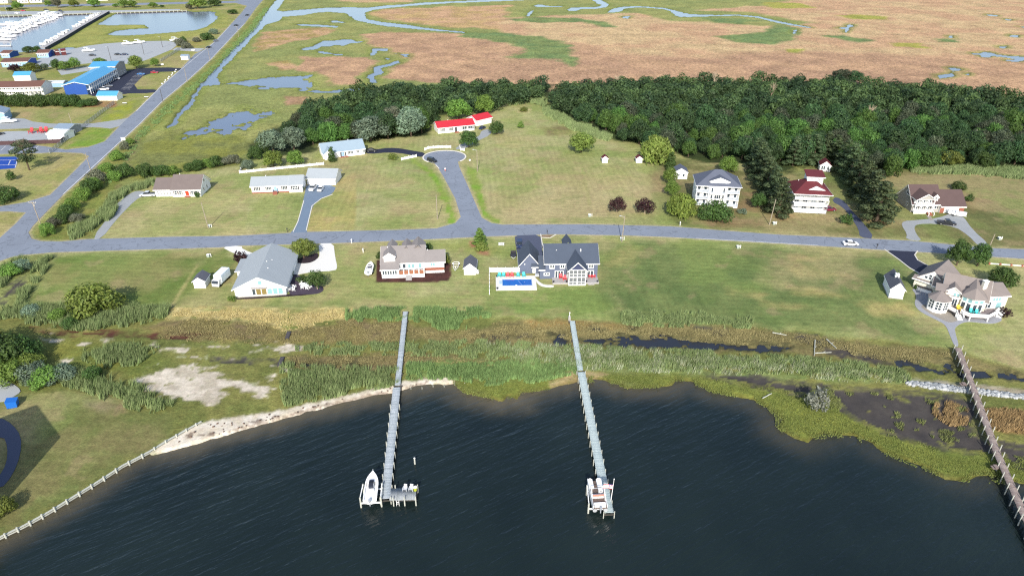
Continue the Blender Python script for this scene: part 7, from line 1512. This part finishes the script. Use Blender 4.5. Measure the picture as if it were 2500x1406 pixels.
# marina pier wall and quay
e = thing('marina_pier', 'dark-sided pier wall dividing the marina from the marsh', 'pier'); wq = [G(x, y, 0) for x, y in ((112, 124), (160, 97), (200, 72), (250, 43), (268, 33))]
for i in range(4):
    a, c = wq[i], wq[i + 1]; MB().bar((a[0], a[1], .3), (c[0], c[1], .3), .3, 3.6).build('wall_boards', mat('tarred_boards', C(52, 60, 72)), e); MB().bar((a[0] - 2.2, a[1], 1.9), (c[0] - 2.2, c[1], 1.9), 4.0, .25).build('walkway', M_GREYDECK, e)
    L = np.linalg.norm(c - a); n = int(L / 9)
    for k in range(n): x = a + (c - a) * (k / n); MB().tube((x[0] - 4.4, x[1] - 1, -1.5), (x[0] - 4.4, x[1] - 1, 3.6), .2, .18, 6).build('pile', M_PILE if k % 2 else M_DKWOOD, e)
e = thing('quay', 'timber quay edge along the far side of the marina', 'quay'); a = G(-200, 47.5, 0); c = G(455, 28, 0); MB().bar((a[0], a[1], -.3), (c[0], c[1], -.3), .4, 1.2).build('quay_wall', M_DKWOOD, e); MB().bar((a[0], a[1], .75), (c[0], c[1], .75), .3, .25).build('quay_rail', M_PILE, e)
for i in range(60): x = a + (c - a) * (i / 59); MB().box(x[0] - .25, x[0] + .25, x[1] - .3, x[1] + .1, -1, 1.3).build('quay_post', M_PILE, e)
e = thing('marina_dock', 'floating finger dock running between the crowded boats', 'dock'); a = G(-10, 92, 0); c = G(132, 37, 0); MB().bar((a[0], a[1], -.1), (c[0], c[1], -.1), 2.4, .25).build('dock_deck', M_GREYDECK, e)
for i in range(26):
    x = a + (c - a) * (i / 25)
    for s in (-9, 9): MB().tube((x[0] + s, x[1], -1.5), (x[0] + s, x[1], 3.4), .18, .16, 6).build('pile', M_DKWOOD if i % 3 else M_PILE, e)
e = thing('marina_dock', 'short pale dock stub at the left edge of the marina', 'dock', G(0, 112, 0)); MB().box(-6, 9, -1.2, 1.2, -.2, .1).build('dock_deck', M_TRIM, e); MB().tube((8.6, 0, -1.5), (8.6, 0, 2.5), .25, .2, 8).build('pile', M_PILE, e)

# ================================================================ riprap
def rocks(name, label, poly, n, size, m, seed):
    r = np.random.default_rng(seed); q = P(poly); lo, hi = q.min(0), q.max(0); bmi = bmesh.new(); bmesh.ops.create_icosphere(bmi, subdivisions=1, radius=1.0); base = np.array([v.co[:] for v in bmi.verts]); fc = np.array([[v.index for v in f.verts] for f in bmi.faces]); bmi.free()
    a = r.uniform(lo, hi, (n * 6, 2)); a = a[inside(q, a[:, 0], a[:, 1])][:n]; Vs = []; Fs = []; Cs = []
    for i, p in enumerate(a):
        s = size * r.uniform(.5, 1.3); th = r.uniform(0, 6.28); V = base * (1 + r.uniform(-.25, .25, (len(base), 1))) * s * np.array([1.2, .9, .7]); c, d = math.cos(th), math.sin(th)
        V = np.stack([V[:, 0] * c - V[:, 1] * d + p[0], V[:, 0] * d + V[:, 1] * c + p[1], V[:, 2] + s * .25 - .1], 1); Vs.append(V); Fs.append(fc + i * len(base)); Cs.append(np.full((len(base), 3), r.random()))
    o = link(name, mesh_np(name, np.concatenate(Vs), np.concatenate(Fs), mats=[m], colors=np.concatenate(Cs))); tag(o, label, 'rocks', None, 'stuff')
rocks('riprap', 'band of pale grey rocks crossing under the brown boardwalk', [(2215, 931), (2300, 938), (2400, 951), (2560, 970), (2560, 980), (2400, 963), (2300, 951), (2215, 939)], 620, .42, plank_mat('riprap_stone', C(132, 138, 142), C(212, 214, 212)), 5)
rocks('wrack', 'clumps of dark seaweed wrack strewn on the sand beach', [(400, 1085), (490, 1034), (700, 1003), (940, 948), (1060, 925), (1060, 932), (940, 956), (700, 1012), (470, 1082)], 90, .2, plank_mat('seaweed', C(84, 64, 56), C(128, 104, 88)), 6)
for x0, y0, x1, y1, t in ((1990, 830, 1988, 868, 'grey driftwood plank standing at the creek edge'), (1990, 862, 2030, 860, 'pale driftwood plank lying across the creek mud'), (2018, 828, 2042, 850, 'thin grey pole lying on the brown salt meadow'), (1886, 812, 1920, 818, 'pale driftwood log at the reed edge'), (1862, 972, 1884, 960, 'thin pale pole lying on the green marsh point'), (1996, 942, 2016, 1005, 'long thin pole leaning by the pale dead shrub')):
    e = thing('driftwood', t, 'driftwood'); a = G(x0, y0, .25); c = G(x1, y1, .25); MB().tube((a[0], a[1], .3), (c[0], c[1], .25), .13, .08, 6).build('log', M_PILE, e); MB().tube(((a[0] + c[0]) / 2, (a[1] + c[1]) / 2, .28), ((a[0] + c[0]) / 2 + .5, (a[1] + c[1]) / 2 + .2, .6), .06, .03, 5).build('snag', M_PILE, e)

# ================================================================ poles, signs, boxes
M_POLE = mat('pole_wood', C(176, 164, 146), .9, .1, .2, .5)
def pole(px, py, hgt, label, arm=0, lamp=0, lean=0.0, m=None):
    e = thing('utility_pole', label, 'utility pole', G(px, py)); MB().tube((0, 0, -.5), (lean, 0, hgt), .16, .11, 8).build('pole', m or M_POLE, e)
    if arm:
        a = MB().box(-1.2 + lean, 1.2 + lean, -.06, .06, hgt - .5, hgt - .35).build('cross_arm', M_POLE, e)
        for x in (-1.1, -.4, .4, 1.1): MB().tube((x + lean, 0, hgt - .35), (x + lean, 0, hgt - .1), .07, .05, 6).build('insulator', M_TRIM, a)
        MB().tube((lean + .35, 0, hgt - 1.7), (lean + .35, 0, hgt - .9), .22, .22, 8).build('transformer', M_GREYSIDE, e)
    if lamp: MB().tube((lean, 0, hgt - .5), (lean - 1.3, 0, hgt - .1), .05).box(lean - 1.75, lean - 1.2, -.14, .14, hgt - .18, hgt - .02).build('lamp_arm', M_ALU, e)
    return e
pole(100, 549, 8.4, 'wooden pole with cross-arm and transformer at the highway junction', 1, lean=-.3); pole(223, 421, 8.2, 'pale pole beside the highway at the side drive', lean=-.1); pole(183, 323, 9.2, 'pale pole beside the grey metal sheds', lean=-.35); pole(457, 201, 10.5, 'pole on the highway verge beside the motel entrance'); pole(398, 249, 7.5, 'dark pole on the highway verge below the motel', m=M_DKWOOD)
pole(509, 557, 9.2, 'thin pole on the lawn before the brown-roofed house', lean=-.5); pole(1068, 536, 9.0, 'thin pole on the lawn left of the cul-de-sac stem'); pole(1165.5, 419, 9.3, 'lamp pole right of the cul-de-sac circle', lamp=1); pole(1518, 591, 9.2, 'thin pole beside the street right of the slate-blue house', lean=.3, lamp=1); pole(1878, 549, 9.2, 'pole in front of the pines left of the maroon roof', lean=.6); pole(2407, 622, 7.0, 'pole beside the street behind the dark pair of trees', lean=.5)
for x, y, hh_, t in ((272, 150, 10, 'tall lamp pole on the boat lot, left'), (352, 134, 9, 'tall lamp pole on the boat lot, middle'), (397, 116, 8, 'tall lamp pole on the boat lot, right'), (583, 92, 9, 'pole beside the canal, farther one'), (513, 150, 9, 'pole beside the canal, nearer one')): pole(x, y, hh_, t, lamp=1, m=M_DKWOOD if y < 151 and x < 400 else None)
# two-legged sign, boards
e = thing('road_sign', 'white two-legged board sign beside the highway', 'sign', G(303, 348), R(8)); MB().box(-.9, .9, -.05, .05, 1.0, 2.3).build('board', M_TRIM, e)
for x in (-.8, .8): MB().box(x - .07, x + .07, -.07, .07, -.2, 2.4).build('leg', M_TRIM, e)
for x, y, t in ((396, 161, 'small white board sign below the smaller motel tree'), (472, 126, 'white board sign by the boat lot entrance'), (358, 240, 'small white and red bench by the motel shed'), (305, 255, 'grey stone bench on the grass by the motel hedge')): e = thing('board_sign' if 'sign' in t else 'bench', t, 'sign' if 'sign' in t else 'bench', G(x, y)); MB().box(-1.2, 1.2, -.2, .2, .6, 1.3 if 'sign' in t else .8).build('panel' if 'sign' in t else 'seat', M_TRIM, e); [MB().box(s - .1, s + .1, -.15, .15, -.1, .6).build('leg', M_DKWOOD, e) for s in (-1, 1)]
def util(px, py, label):
    e = thing('utility_box', label, 'utility box', G(px, py)); MB().box(-.5, .3, -.4, .4, -.1, .8).build('cabinet', mat('green_grey_box', C(176, 188, 176)), e); MB().tube((.7, 0, -.1), (.7, 0, 1.1), .09).build('riser_pipe', M_TRIM, e); MB().box(-.55, .35, -.45, .45, .8, .86).build('box_lid', M_TRIM, e)
for x, y, t in ((512, 555, 'pale utility box at the foot of the thin lawn pole'), (510, 627, 'pale utility box behind the lawn edge left of the box truck'), (1440, 529, 'pale utility box on the lawn before the purple trees'), (1890, 548, 'pale utility box beside the pole by the pines'), (2440, 585, 'pale utility box right of the loop drive'), (1802, 606, 'pale utility box in the field right of the slate-blue house'), (1518, 586, 'pale utility box behind the street pole')): util(x, y, t)
for x, y, t in ((702, 567, 'mailbox post beside the slate driveway'), (859, 594, 'white mailbox post beside the pale driveway'), (1336, 572, 'dark mailbox post on the small mulch bed'), (1660, 551, 'white mailbox post before the light green tree'), (2140, 606, 'grey mailbox post beside the black driveway'), (887, 617, 'thin white post on the lawn behind the trailered boat')):
    e = thing('mailbox', t, 'mailbox', G(x, y)); MB().box(-.07, .07, -.07, .07, -.1, 1.1).build('post', M_TRIM if 'white' in t else M_DKWOOD, e); MB().box(-.14, .14, -.3, .3, 1.1, 1.4).build('box', M_TRIM if 'white' in t else M_BLACKM, e)
e = thing('picnic_table', 'white picnic bench on the lawn left of the dark driveway', 'bench', G(1224, 599)); MB().box(-.9, .9, -.4, .4, .7, .78).build('table_top', M_TRIM, e)
for y in (-.75, .75): MB().box(-.9, .9, y - .14, y + .14, .42, .48).build('seat', M_TRIM, e)
for x in (-.7, .7): MB().box(x - .05, x + .05, -.7, .7, .36, .42).box(x - .05, x + .05, -.3, -.2, 0, .7).box(x - .05, x + .05, .2, .3, 0, .7).build('trestle', M_TRIM, e)
e = thing('white_stone', 'round white stone on the grass right of the cul-de-sac', 'stone', G(1147, 393)); bmi = bmesh.new(); bmesh.ops.create_icosphere(bmi, subdivisions=2, radius=.42); me = bpy.data.meshes.new('stone'); bmi.to_mesh(me); bmi.free(); me.materials.append(M_TRIM); link('stone_body', me, e, (0, 0, .3)); MB().tube((0, 0, -.05), (0, 0, .08), .35, .3, 10).build('stone_base', M_GREYSIDE, e)

for i in range(9):
    f = i / 8; o = copy_tree(e, G(396 + f * 34 + (i % 2) * 2, 206 - f * 34), 0, ORD[i] + ' white stone in the row between motel lawn and highway'); o['group'] = 'white stones beside the highway'
# ================================================================ fences
def fence(label, path, hgt, m, gap=2.4, solid=True, scallop=0.0, name='fence', pm=None, pw=.14):
    e = thing(name, label, 'fence'); q = [G(x, y) for x, y in path]; first = True
    for i in range(len(q) - 1):
        a, c = q[i], q[i + 1]; L = np.linalg.norm(c - a); n = max(1, int(round(L / gap)))
        for k in range(n + 1):
            if k == 0 and not first: continue
            x = a + (c - a) * (k / n); MB().box(x[0] - pw / 2, x[0] + pw / 2, x[1] - pw / 2, x[1] + pw / 2, -.1, hgt + .15).build('post', pm or m, e)
        for k in range(n):
            u = a + (c - a) * (k / n); v = a + (c - a) * ((k + 1) / n)
            if solid: MB().bar((u[0], u[1], hgt * .5 + .04), (v[0], v[1], hgt * .5 + .04), .05, hgt - .08).build('panel', m, e)
            else:
                b = MB().bar((u[0], u[1], hgt - .15), (v[0], v[1], hgt - .15), .06, .1).bar((u[0], u[1], .25), (v[0], v[1], .25), .06, .1); np_ = max(2, int(L / n / .17))
                for j in range(np_): f = (j + .5) / np_; x = u + (v - u) * f; hh_ = hgt - scallop * math.sin(math.pi * f); b.box(x[0] - .05, x[0] + .05, x[1] - .03, x[1] + .03, .1, hh_)
                b.build('panel', m, e)
        first = False
    return e
fence('white picket fence behind the bungalow, running along the back lawn', [(597, 399), (585, 424), (690, 413), (791, 403)], 1.2, M_TRIM, 3.0, False, .25)
fence('white scalloped picket fence at the top of the cul-de-sac', [(1037, 368), (1046, 364), (1070, 362), (1101, 362)], 1.2, M_TRIM, 2.2, False, .25); fence('short white picket fence beside the black driveway', [(980, 392), (998, 388), (1017, 384)], 1.2, M_TRIM, 2.2, False, .2); fence('tiny white picket corner right of the cul-de-sac', [(1123, 360), (1124, 368), (1134, 369)], 1.2, M_TRIM, 2.2, False, .1)
fence('white privacy fence around two sides of the pool lawn', [(1273, 664), (1195, 665), (1195, 719)], 1.5, M_TRIM, 2.4)
fence('brown board fence around the yard at the left', [(-20, 356), (8, 355), (75, 353), (150, 350), (178, 328)], 1.9, mat('brown_boards', C(96, 74, 76), .9, .2, .2), 3.0)
e = fence('brick-pillared fence with pale rails along the street at the right', [(2414, 645), (2441, 647), (2468, 649), (2495, 651), (2522, 653)], .45, M_TRIM, 3.0, False, 0, pm=M_BRICK, pw=.5)
m_link, nt, bs = nt_of('chain_link'); bs.inputs['Base Color'].default_value = (.3, .32, .32, 1); bs.inputs['Alpha'].default_value = .35; MATS['chain_link'] = m_link
fence('chain-link fence between the highway lawn and the yards', [(280, 254), (240, 284), (205, 311), (165, 342), (143, 360), (122, 376)], 1.9, m_link, 3.5, pm=M_ALU, pw=.08)
fence('chain-link fence round the small pump house plot', [(440, 122), (393, 152)], 1.9, m_link, 3.5, pm=M_ALU, pw=.08)

# ================================================================ pool, patios, furniture
def slab_thing(name, label, cat, poly, z, m): o = slab(name, smooth_poly(P(poly), 1), z, m, kind=None); tag(o, label, cat); return o
slab('patio', smooth_poly(P([(704, 676), (722, 668), (745, 681), (758, 694), (786, 699), (792, 710), (772, 719), (735, 718), (703, 722)]), 2), .06, paving('dark_pavers', C(84, 74, 88), .15, .2, .6, 5.0))
slab('mulch_bed', smooth_poly(P([(715, 634), (716, 642), (750, 644), (772, 636), (780, 622), (772, 617), (755, 624), (735, 630)]), 2), .05, paving('black_mulch', C(58, 46, 52), .2, .3, .8, 6.0)); slab('mulch_bed', smooth_poly(P([(766, 700), (788, 698), (791, 708), (772, 717), (752, 720), (730, 722), (580, 732), (575, 727), (700, 722)]), 1), .045, paving('black_mulch', C(58, 46, 52)))
slab('patio', smooth_poly(P([(2222, 702), (2239, 722), (2231, 742), (2244, 760), (2282, 779), (2308, 792), (2318, 816), (2330, 846), (2342, 846), (2333, 816), (2330, 799), (2357, 784), (2398, 789), (2428, 791), (2452, 780), (2424, 760), (2390, 745), (2300, 735), (2262, 715)]), 2), .06, M_PAVER)
slab('patio', smooth_poly(P([(2246, 745), (2270, 742), (2340, 770), (2346, 780), (2320, 790), (2290, 776), (2256, 758)]), 2), .066, paving('tan_pavers', C(168, 160, 148), .12, .2, .6, 5.0))
slab('path', smooth_poly(P([(1305, 676), (1318, 690), (1330, 696), (1352, 696), (1352, 702), (1326, 701), (1311, 693)]), 1), .07, M_CONC); slab('path', P([(2261, 527), (2270, 526), (2279, 537), (2271, 538)]), .05, paving('tan_pavers', C(168, 160, 148)))
pc = [G(x, y) for x, y in ((1211, 709.5), (1311, 708), (1305, 675.5), (1208.5, 676.5))]; e = thing('swimming_pool', 'rectangular blue swimming pool in a white deck beside the slate-blue house', 'pool', pc[0], math.atan2(pc[1][1] - pc[0][1], pc[1][0] - pc[0][0])); PW = float(np.linalg.norm(pc[1] - pc[0])); PD = float(np.linalg.norm(pc[3] - pc[0]))
w0, w1, v0, v1 = PW * .165, PW * .89, PD * .28, PD * .77
MB().box(0, PW, 0, v0, -.1, .3).box(0, PW, v1, PD, -.1, .3).box(0, w0, v0, v1, -.1, .3).box(w1, PW, v0, v1, -.1, .3).build('pool_deck', M_CONC, e)
m_pw, nt, bs = nt_of('pool_water'); geo = node(nt, 'NewGeometry'); nt.links.new(mixc(nt, noise_out(nt, geo.outputs['Position'], .8, 3.0), C(16, 90, 190), C(34, 124, 216)), bs.inputs['Base Color']); bs.inputs['Roughness'].default_value = .05; bn = node(nt, 'Bump'); bn.inputs['Strength'].default_value = .15; nt.links.new(noise_out(nt, geo.outputs['Position'], 2.0), bn.inputs['Height']); nt.links.new(bn.outputs[0], bs.inputs['Normal'])
MB().box(w0, w1, v0, v1, -.1, .17).build('pool_water', m_pw, e); MB().box(w0 - .12, w0, v0 - .12, v1 + .12, .301, .34).box(w1, w1 + .12, v0 - .12, v1 + .12, .301, .34).box(w0, w1, v0 - .12, v0, .301, .34).box(w0, w1, v1, v1 + .12, .301, .34).build('coping', paving('pale_coping', C(196, 222, 240)), e)
MB().box(w0 - .9, w0 - .12, v0 + 1.0, v1 - 1.0, .301, .33).build('spa_step', paving('pale_coping', C(196, 222, 240)), e); MB().box(PW * .5 - .25, PW * .5 + .25, v0 - .7, v0 - .13, .3, .6).build('diving_block', M_TRIM, e)
for i, (x, y) in enumerate(((.35, PD - .4), (.4, .5))): MB().tube((x, y, .3), (x, y, .75), .22, .3, 8).build('planter', M_BLACKM, e)
# adirondack chairs
def chair_proto():
    e = thing('adirondack_chair', '', 'chair'); c0 = PAINT['red']
    MB().prism([(-.35, .3), (.35, .42), (.35, .48), (-.35, .36)], -.3, .3, 'y').build('seat', c0, e)
    MB().prism([(-.32, .3), (-.26, .3), (-.58, 1.15), (-.66, 1.12)], -.32, .32, 'y').build('backrest', c0, e)
    for y in (-.38, .38): MB().box(-.45, .4, y - .08, y + .08, .6, .66).build('armrest', c0, e); MB().box(.28, .36, y - .04, y + .04, 0, .6).build('leg', c0, e); MB().bar((-.6, y, .02), (.3, y, .4), .07, .09).build('leg', c0, e)
    return e
proto = chair_proto(); used = [False]
CH = {'teal': paint('teal', C(50, 200, 200), .5), 'redp': paint('poppy', C(230, 50, 66), .5), 'yellow': paint('yellow', C(240, 205, 40), .5), 'whitep': paint('chairwhite', (.8, .8, .8), .5), 'greyp': paint('chairgrey', (.5, .52, .54), .5)}
def chair(colr, px, py, head, label, group, z=0.0, scale=1.15):
    loc = G(px, py, z)
    if not used[0]: o = proto; used[0] = True; o.location = loc; o.rotation_euler = (0, 0, R(head))
    else: o = copy_tree(proto, loc, R(head))
    o['label'] = label; o['group'] = group; o.scale = (scale,) * 3
    for ch in o.children: ch.material_slots[0].link = 'OBJECT'; ch.material_slots[0].material = CH[colr]
    return o
for x, c, t in ((1219, 'teal', 'teal chair by the pool, leftmost'), (1229, 'teal', 'teal chair by the pool, second from left'), (1239.5, 'redp', 'red chair by the pool, left of the two'), (1250, 'redp', 'red chair by the pool, right of the two'), (1265, 'teal', 'teal chair by the pool, second from right'), (1279, 'teal', 'teal chair by the pool, rightmost')): chair(c, x, 676, -90 + (x - 1250) * .3, t, 'chairs beside the pool', .3)
for x, y, t in ((1369, 680, 'red chair on the left deck, by the patio door'), (1379, 684, 'red chair on the left deck, by the screened porch'), (1441, 678, 'red chair on the right deck, left one'), (1449, 678, 'red chair on the right deck, right one')): chair('redp', x, y, -90, t, 'red chairs on the decks', .46)
for x, y, c, t in ((2339, 757, 'yellow', 'yellow chair on the cream house deck, left one'), (2345, 753, 'yellow', 'yellow chair on the cream house deck, right one'), (2370, 765, 'teal', 'teal chair on the cream house deck, left one'), (2384, 768, 'teal', 'teal chair on the cream house deck, right one')): chair(c, x, y, -100, t, 'chairs on the cream house deck', 1.16)
for x, y, t in ((989, 1196, 'pale chair on the pier platform, left one'), (1004, 1196, 'pale chair on the pier platform, right one')): chair('greyp', x, y, -100, t, 'chairs on the pier platform', DZ, .9)
for i, (x, y) in enumerate(((708, 702), (719, 701), (706, 709), (716, 709), (735, 696), (757, 697), (758, 702), (738, 704), (750, 705), (733, 688))): chair('whitep', x, y, i * 67, 'white chair on the dark patio beside the glazed porch', 'white patio chairs', .06, .95)
for i, (x, y) in enumerate(((77, 326), (99, 325), (112, 324))): chair('redp', x, y, -90, ['bright red lounge seat behind the board fence, left', 'bright red lounge seat behind the board fence, middle', 'bright red lounge seat behind the board fence, right'][i], 'red seats behind the board fence', .05, 2.2)
e = thing('patio_table', 'round white patio table ringed by chairs', 'table', G(746, 700, .06)); MB().tube((0, 0, .7), (0, 0, .76), 1.3, 1.3, 16).build('table_top', M_TRIM, e); MB().tube((0, 0, 0), (0, 0, .7), .1, .08, 8).tube((0, 0, 0), (0, 0, .05), .4, .35, 10).build('pedestal', M_TRIM, e)
e = thing('patio_table', 'small white side table between the two left patio chairs', 'table', G(712.5, 706, .06)); MB().tube((0, 0, .6), (0, 0, .66), .5, .5, 12).build('table_top', M_TRIM, e); MB().tube((0, 0, 0), (0, 0, .6), .07, .07, 8).build('pedestal', M_TRIM, e)
e = thing('patio_table', 'dark round table at the right end of the cream house deck', 'table', G(2398, 758, 1.16)); MB().tube((0, 0, .68), (0, 0, .74), .9, .9, 14).build('table_top', M_GREYSIDE, e); MB().tube((0, 0, 0), (0, 0, .68), .08, .08, 8).build('pedestal', M_BLACKM, e)
e = thing('grill', 'covered grey grill by the garage door of the slate-blue house', 'grill', G(1311, 678)); MB().box(-.6, .6, -.35, .35, .5, 1.0).build('cabinet', M_ALU, e); MB().tube((-.55, 0, 1.0), (.55, 0, 1.0), .36, .36, 10).build('hood', M_MOTOR, e); [MB().box(x - .06, x + .06, -.3, .3, 0, .5).build('leg', M_BLACKM, e) for x in (-.5, .5)]
e = thing('life_vest_bin', 'yellow-green bin at the right corner of the pier platform', 'bin', G(1014, 1196, DZ)); MB().tube((0, 0, 0), (0, 0, .75), .32, .36, 10).build('bin_body', paint('lime', C(190, 200, 60), .6), e); MB().tube((0, 0, .75), (0, 0, .82), .38, .3, 10).build('lid', M_TRIM, e)
# ================================================================ the walker on the cul-de-sac
def person(label, px, py, head):
    e = thing('person', label, 'person', G(px, py, .05), R(head))
    V = [(0, 0, .95), (0, 0, 1.2), (0, 0, 1.42), (0, 0, 1.5), (.02, 0, 1.62), (.03, 0, 1.72), (0, .19, 1.4), (.06, .27, 1.12), (.16, .26, .9), (0, -.19, 1.4), (-.08, -.27, 1.12), (-.06, -.27, .88), (0, .1, .9), (.12, .1, .5), (.02, .1, .08), (.2, .1, .04), (0, -.1, .9), (-.05, -.1, .5), (-.25, -.1, .1), (-.1, -.1, .04)]
    E = [(0, 1), (1, 2), (2, 3), (3, 4), (4, 5), (2, 6), (6, 7), (7, 8), (2, 9), (9, 10), (10, 11), (0, 12), (12, 13), (13, 14), (14, 15), (0, 16), (16, 17), (17, 18), (18, 19)]
    rad = [.15, .14, .16, .06, .1, .08, .07, .05, .04, .07, .05, .04, .1, .075, .05, .045, .1, .075, .05, .045]
    def skin(name, V, E, rad, m):
        me = bpy.data.meshes.new(name); me.from_pydata(V, E, []); me.materials.append(m); o = link(name, me, e); md = o.modifiers.new('skin', 'SKIN'); o.modifiers.new('sub', 'SUBSURF').levels = 1
        for i, v in enumerate(me.skin_vertices[0].data if me.skin_vertices else []): v.radius = (rad[i], rad[i]); v.use_root = i == 0
        return o
    me = bpy.data.meshes.new('body'); bm_ = bmesh.new(); lay_ = bm_.verts.layers.skin.verify(); vs = [bm_.verts.new(v) for v in V]
    for i, v in enumerate(vs): v[lay_].radius = (rad[i], rad[i]); v[lay_].use_root = i == 0
    for a, b in E: bm_.edges.new((vs[a], vs[b]))
    bm_.to_mesh(me); bm_.free(); me.materials.append(mat('skin', (.45, .28, .2), .6)); o = link('body', me, e); o.modifiers.new('skin', 'SKIN'); s = o.modifiers.new('sub', 'SUBSURF'); s.levels = 1; s.render_levels = 2
    MB().prism([(-.18, .92), (.18, .92), (.2, 1.46), (-.2, 1.46)], -.26, .26, 'y').build('shirt', mat('shirt_white', (.75, .75, .75)), e); MB().prism([(-.17, .55), (.18, .55), (.17, .95), (-.17, .95)], -.22, .22, 'y').build('shorts', mat('shorts_red', (.55, .05, .05)), e)
    MB().tube((.02, 0, 1.7), (.0, 0, 1.84), .12, .07, 8).build('hair', mat('hair_brown', (.06, .04, .03)), e)
person('person in white shirt and red shorts walking on the cul-de-sac stem', 1087, 419, -80)
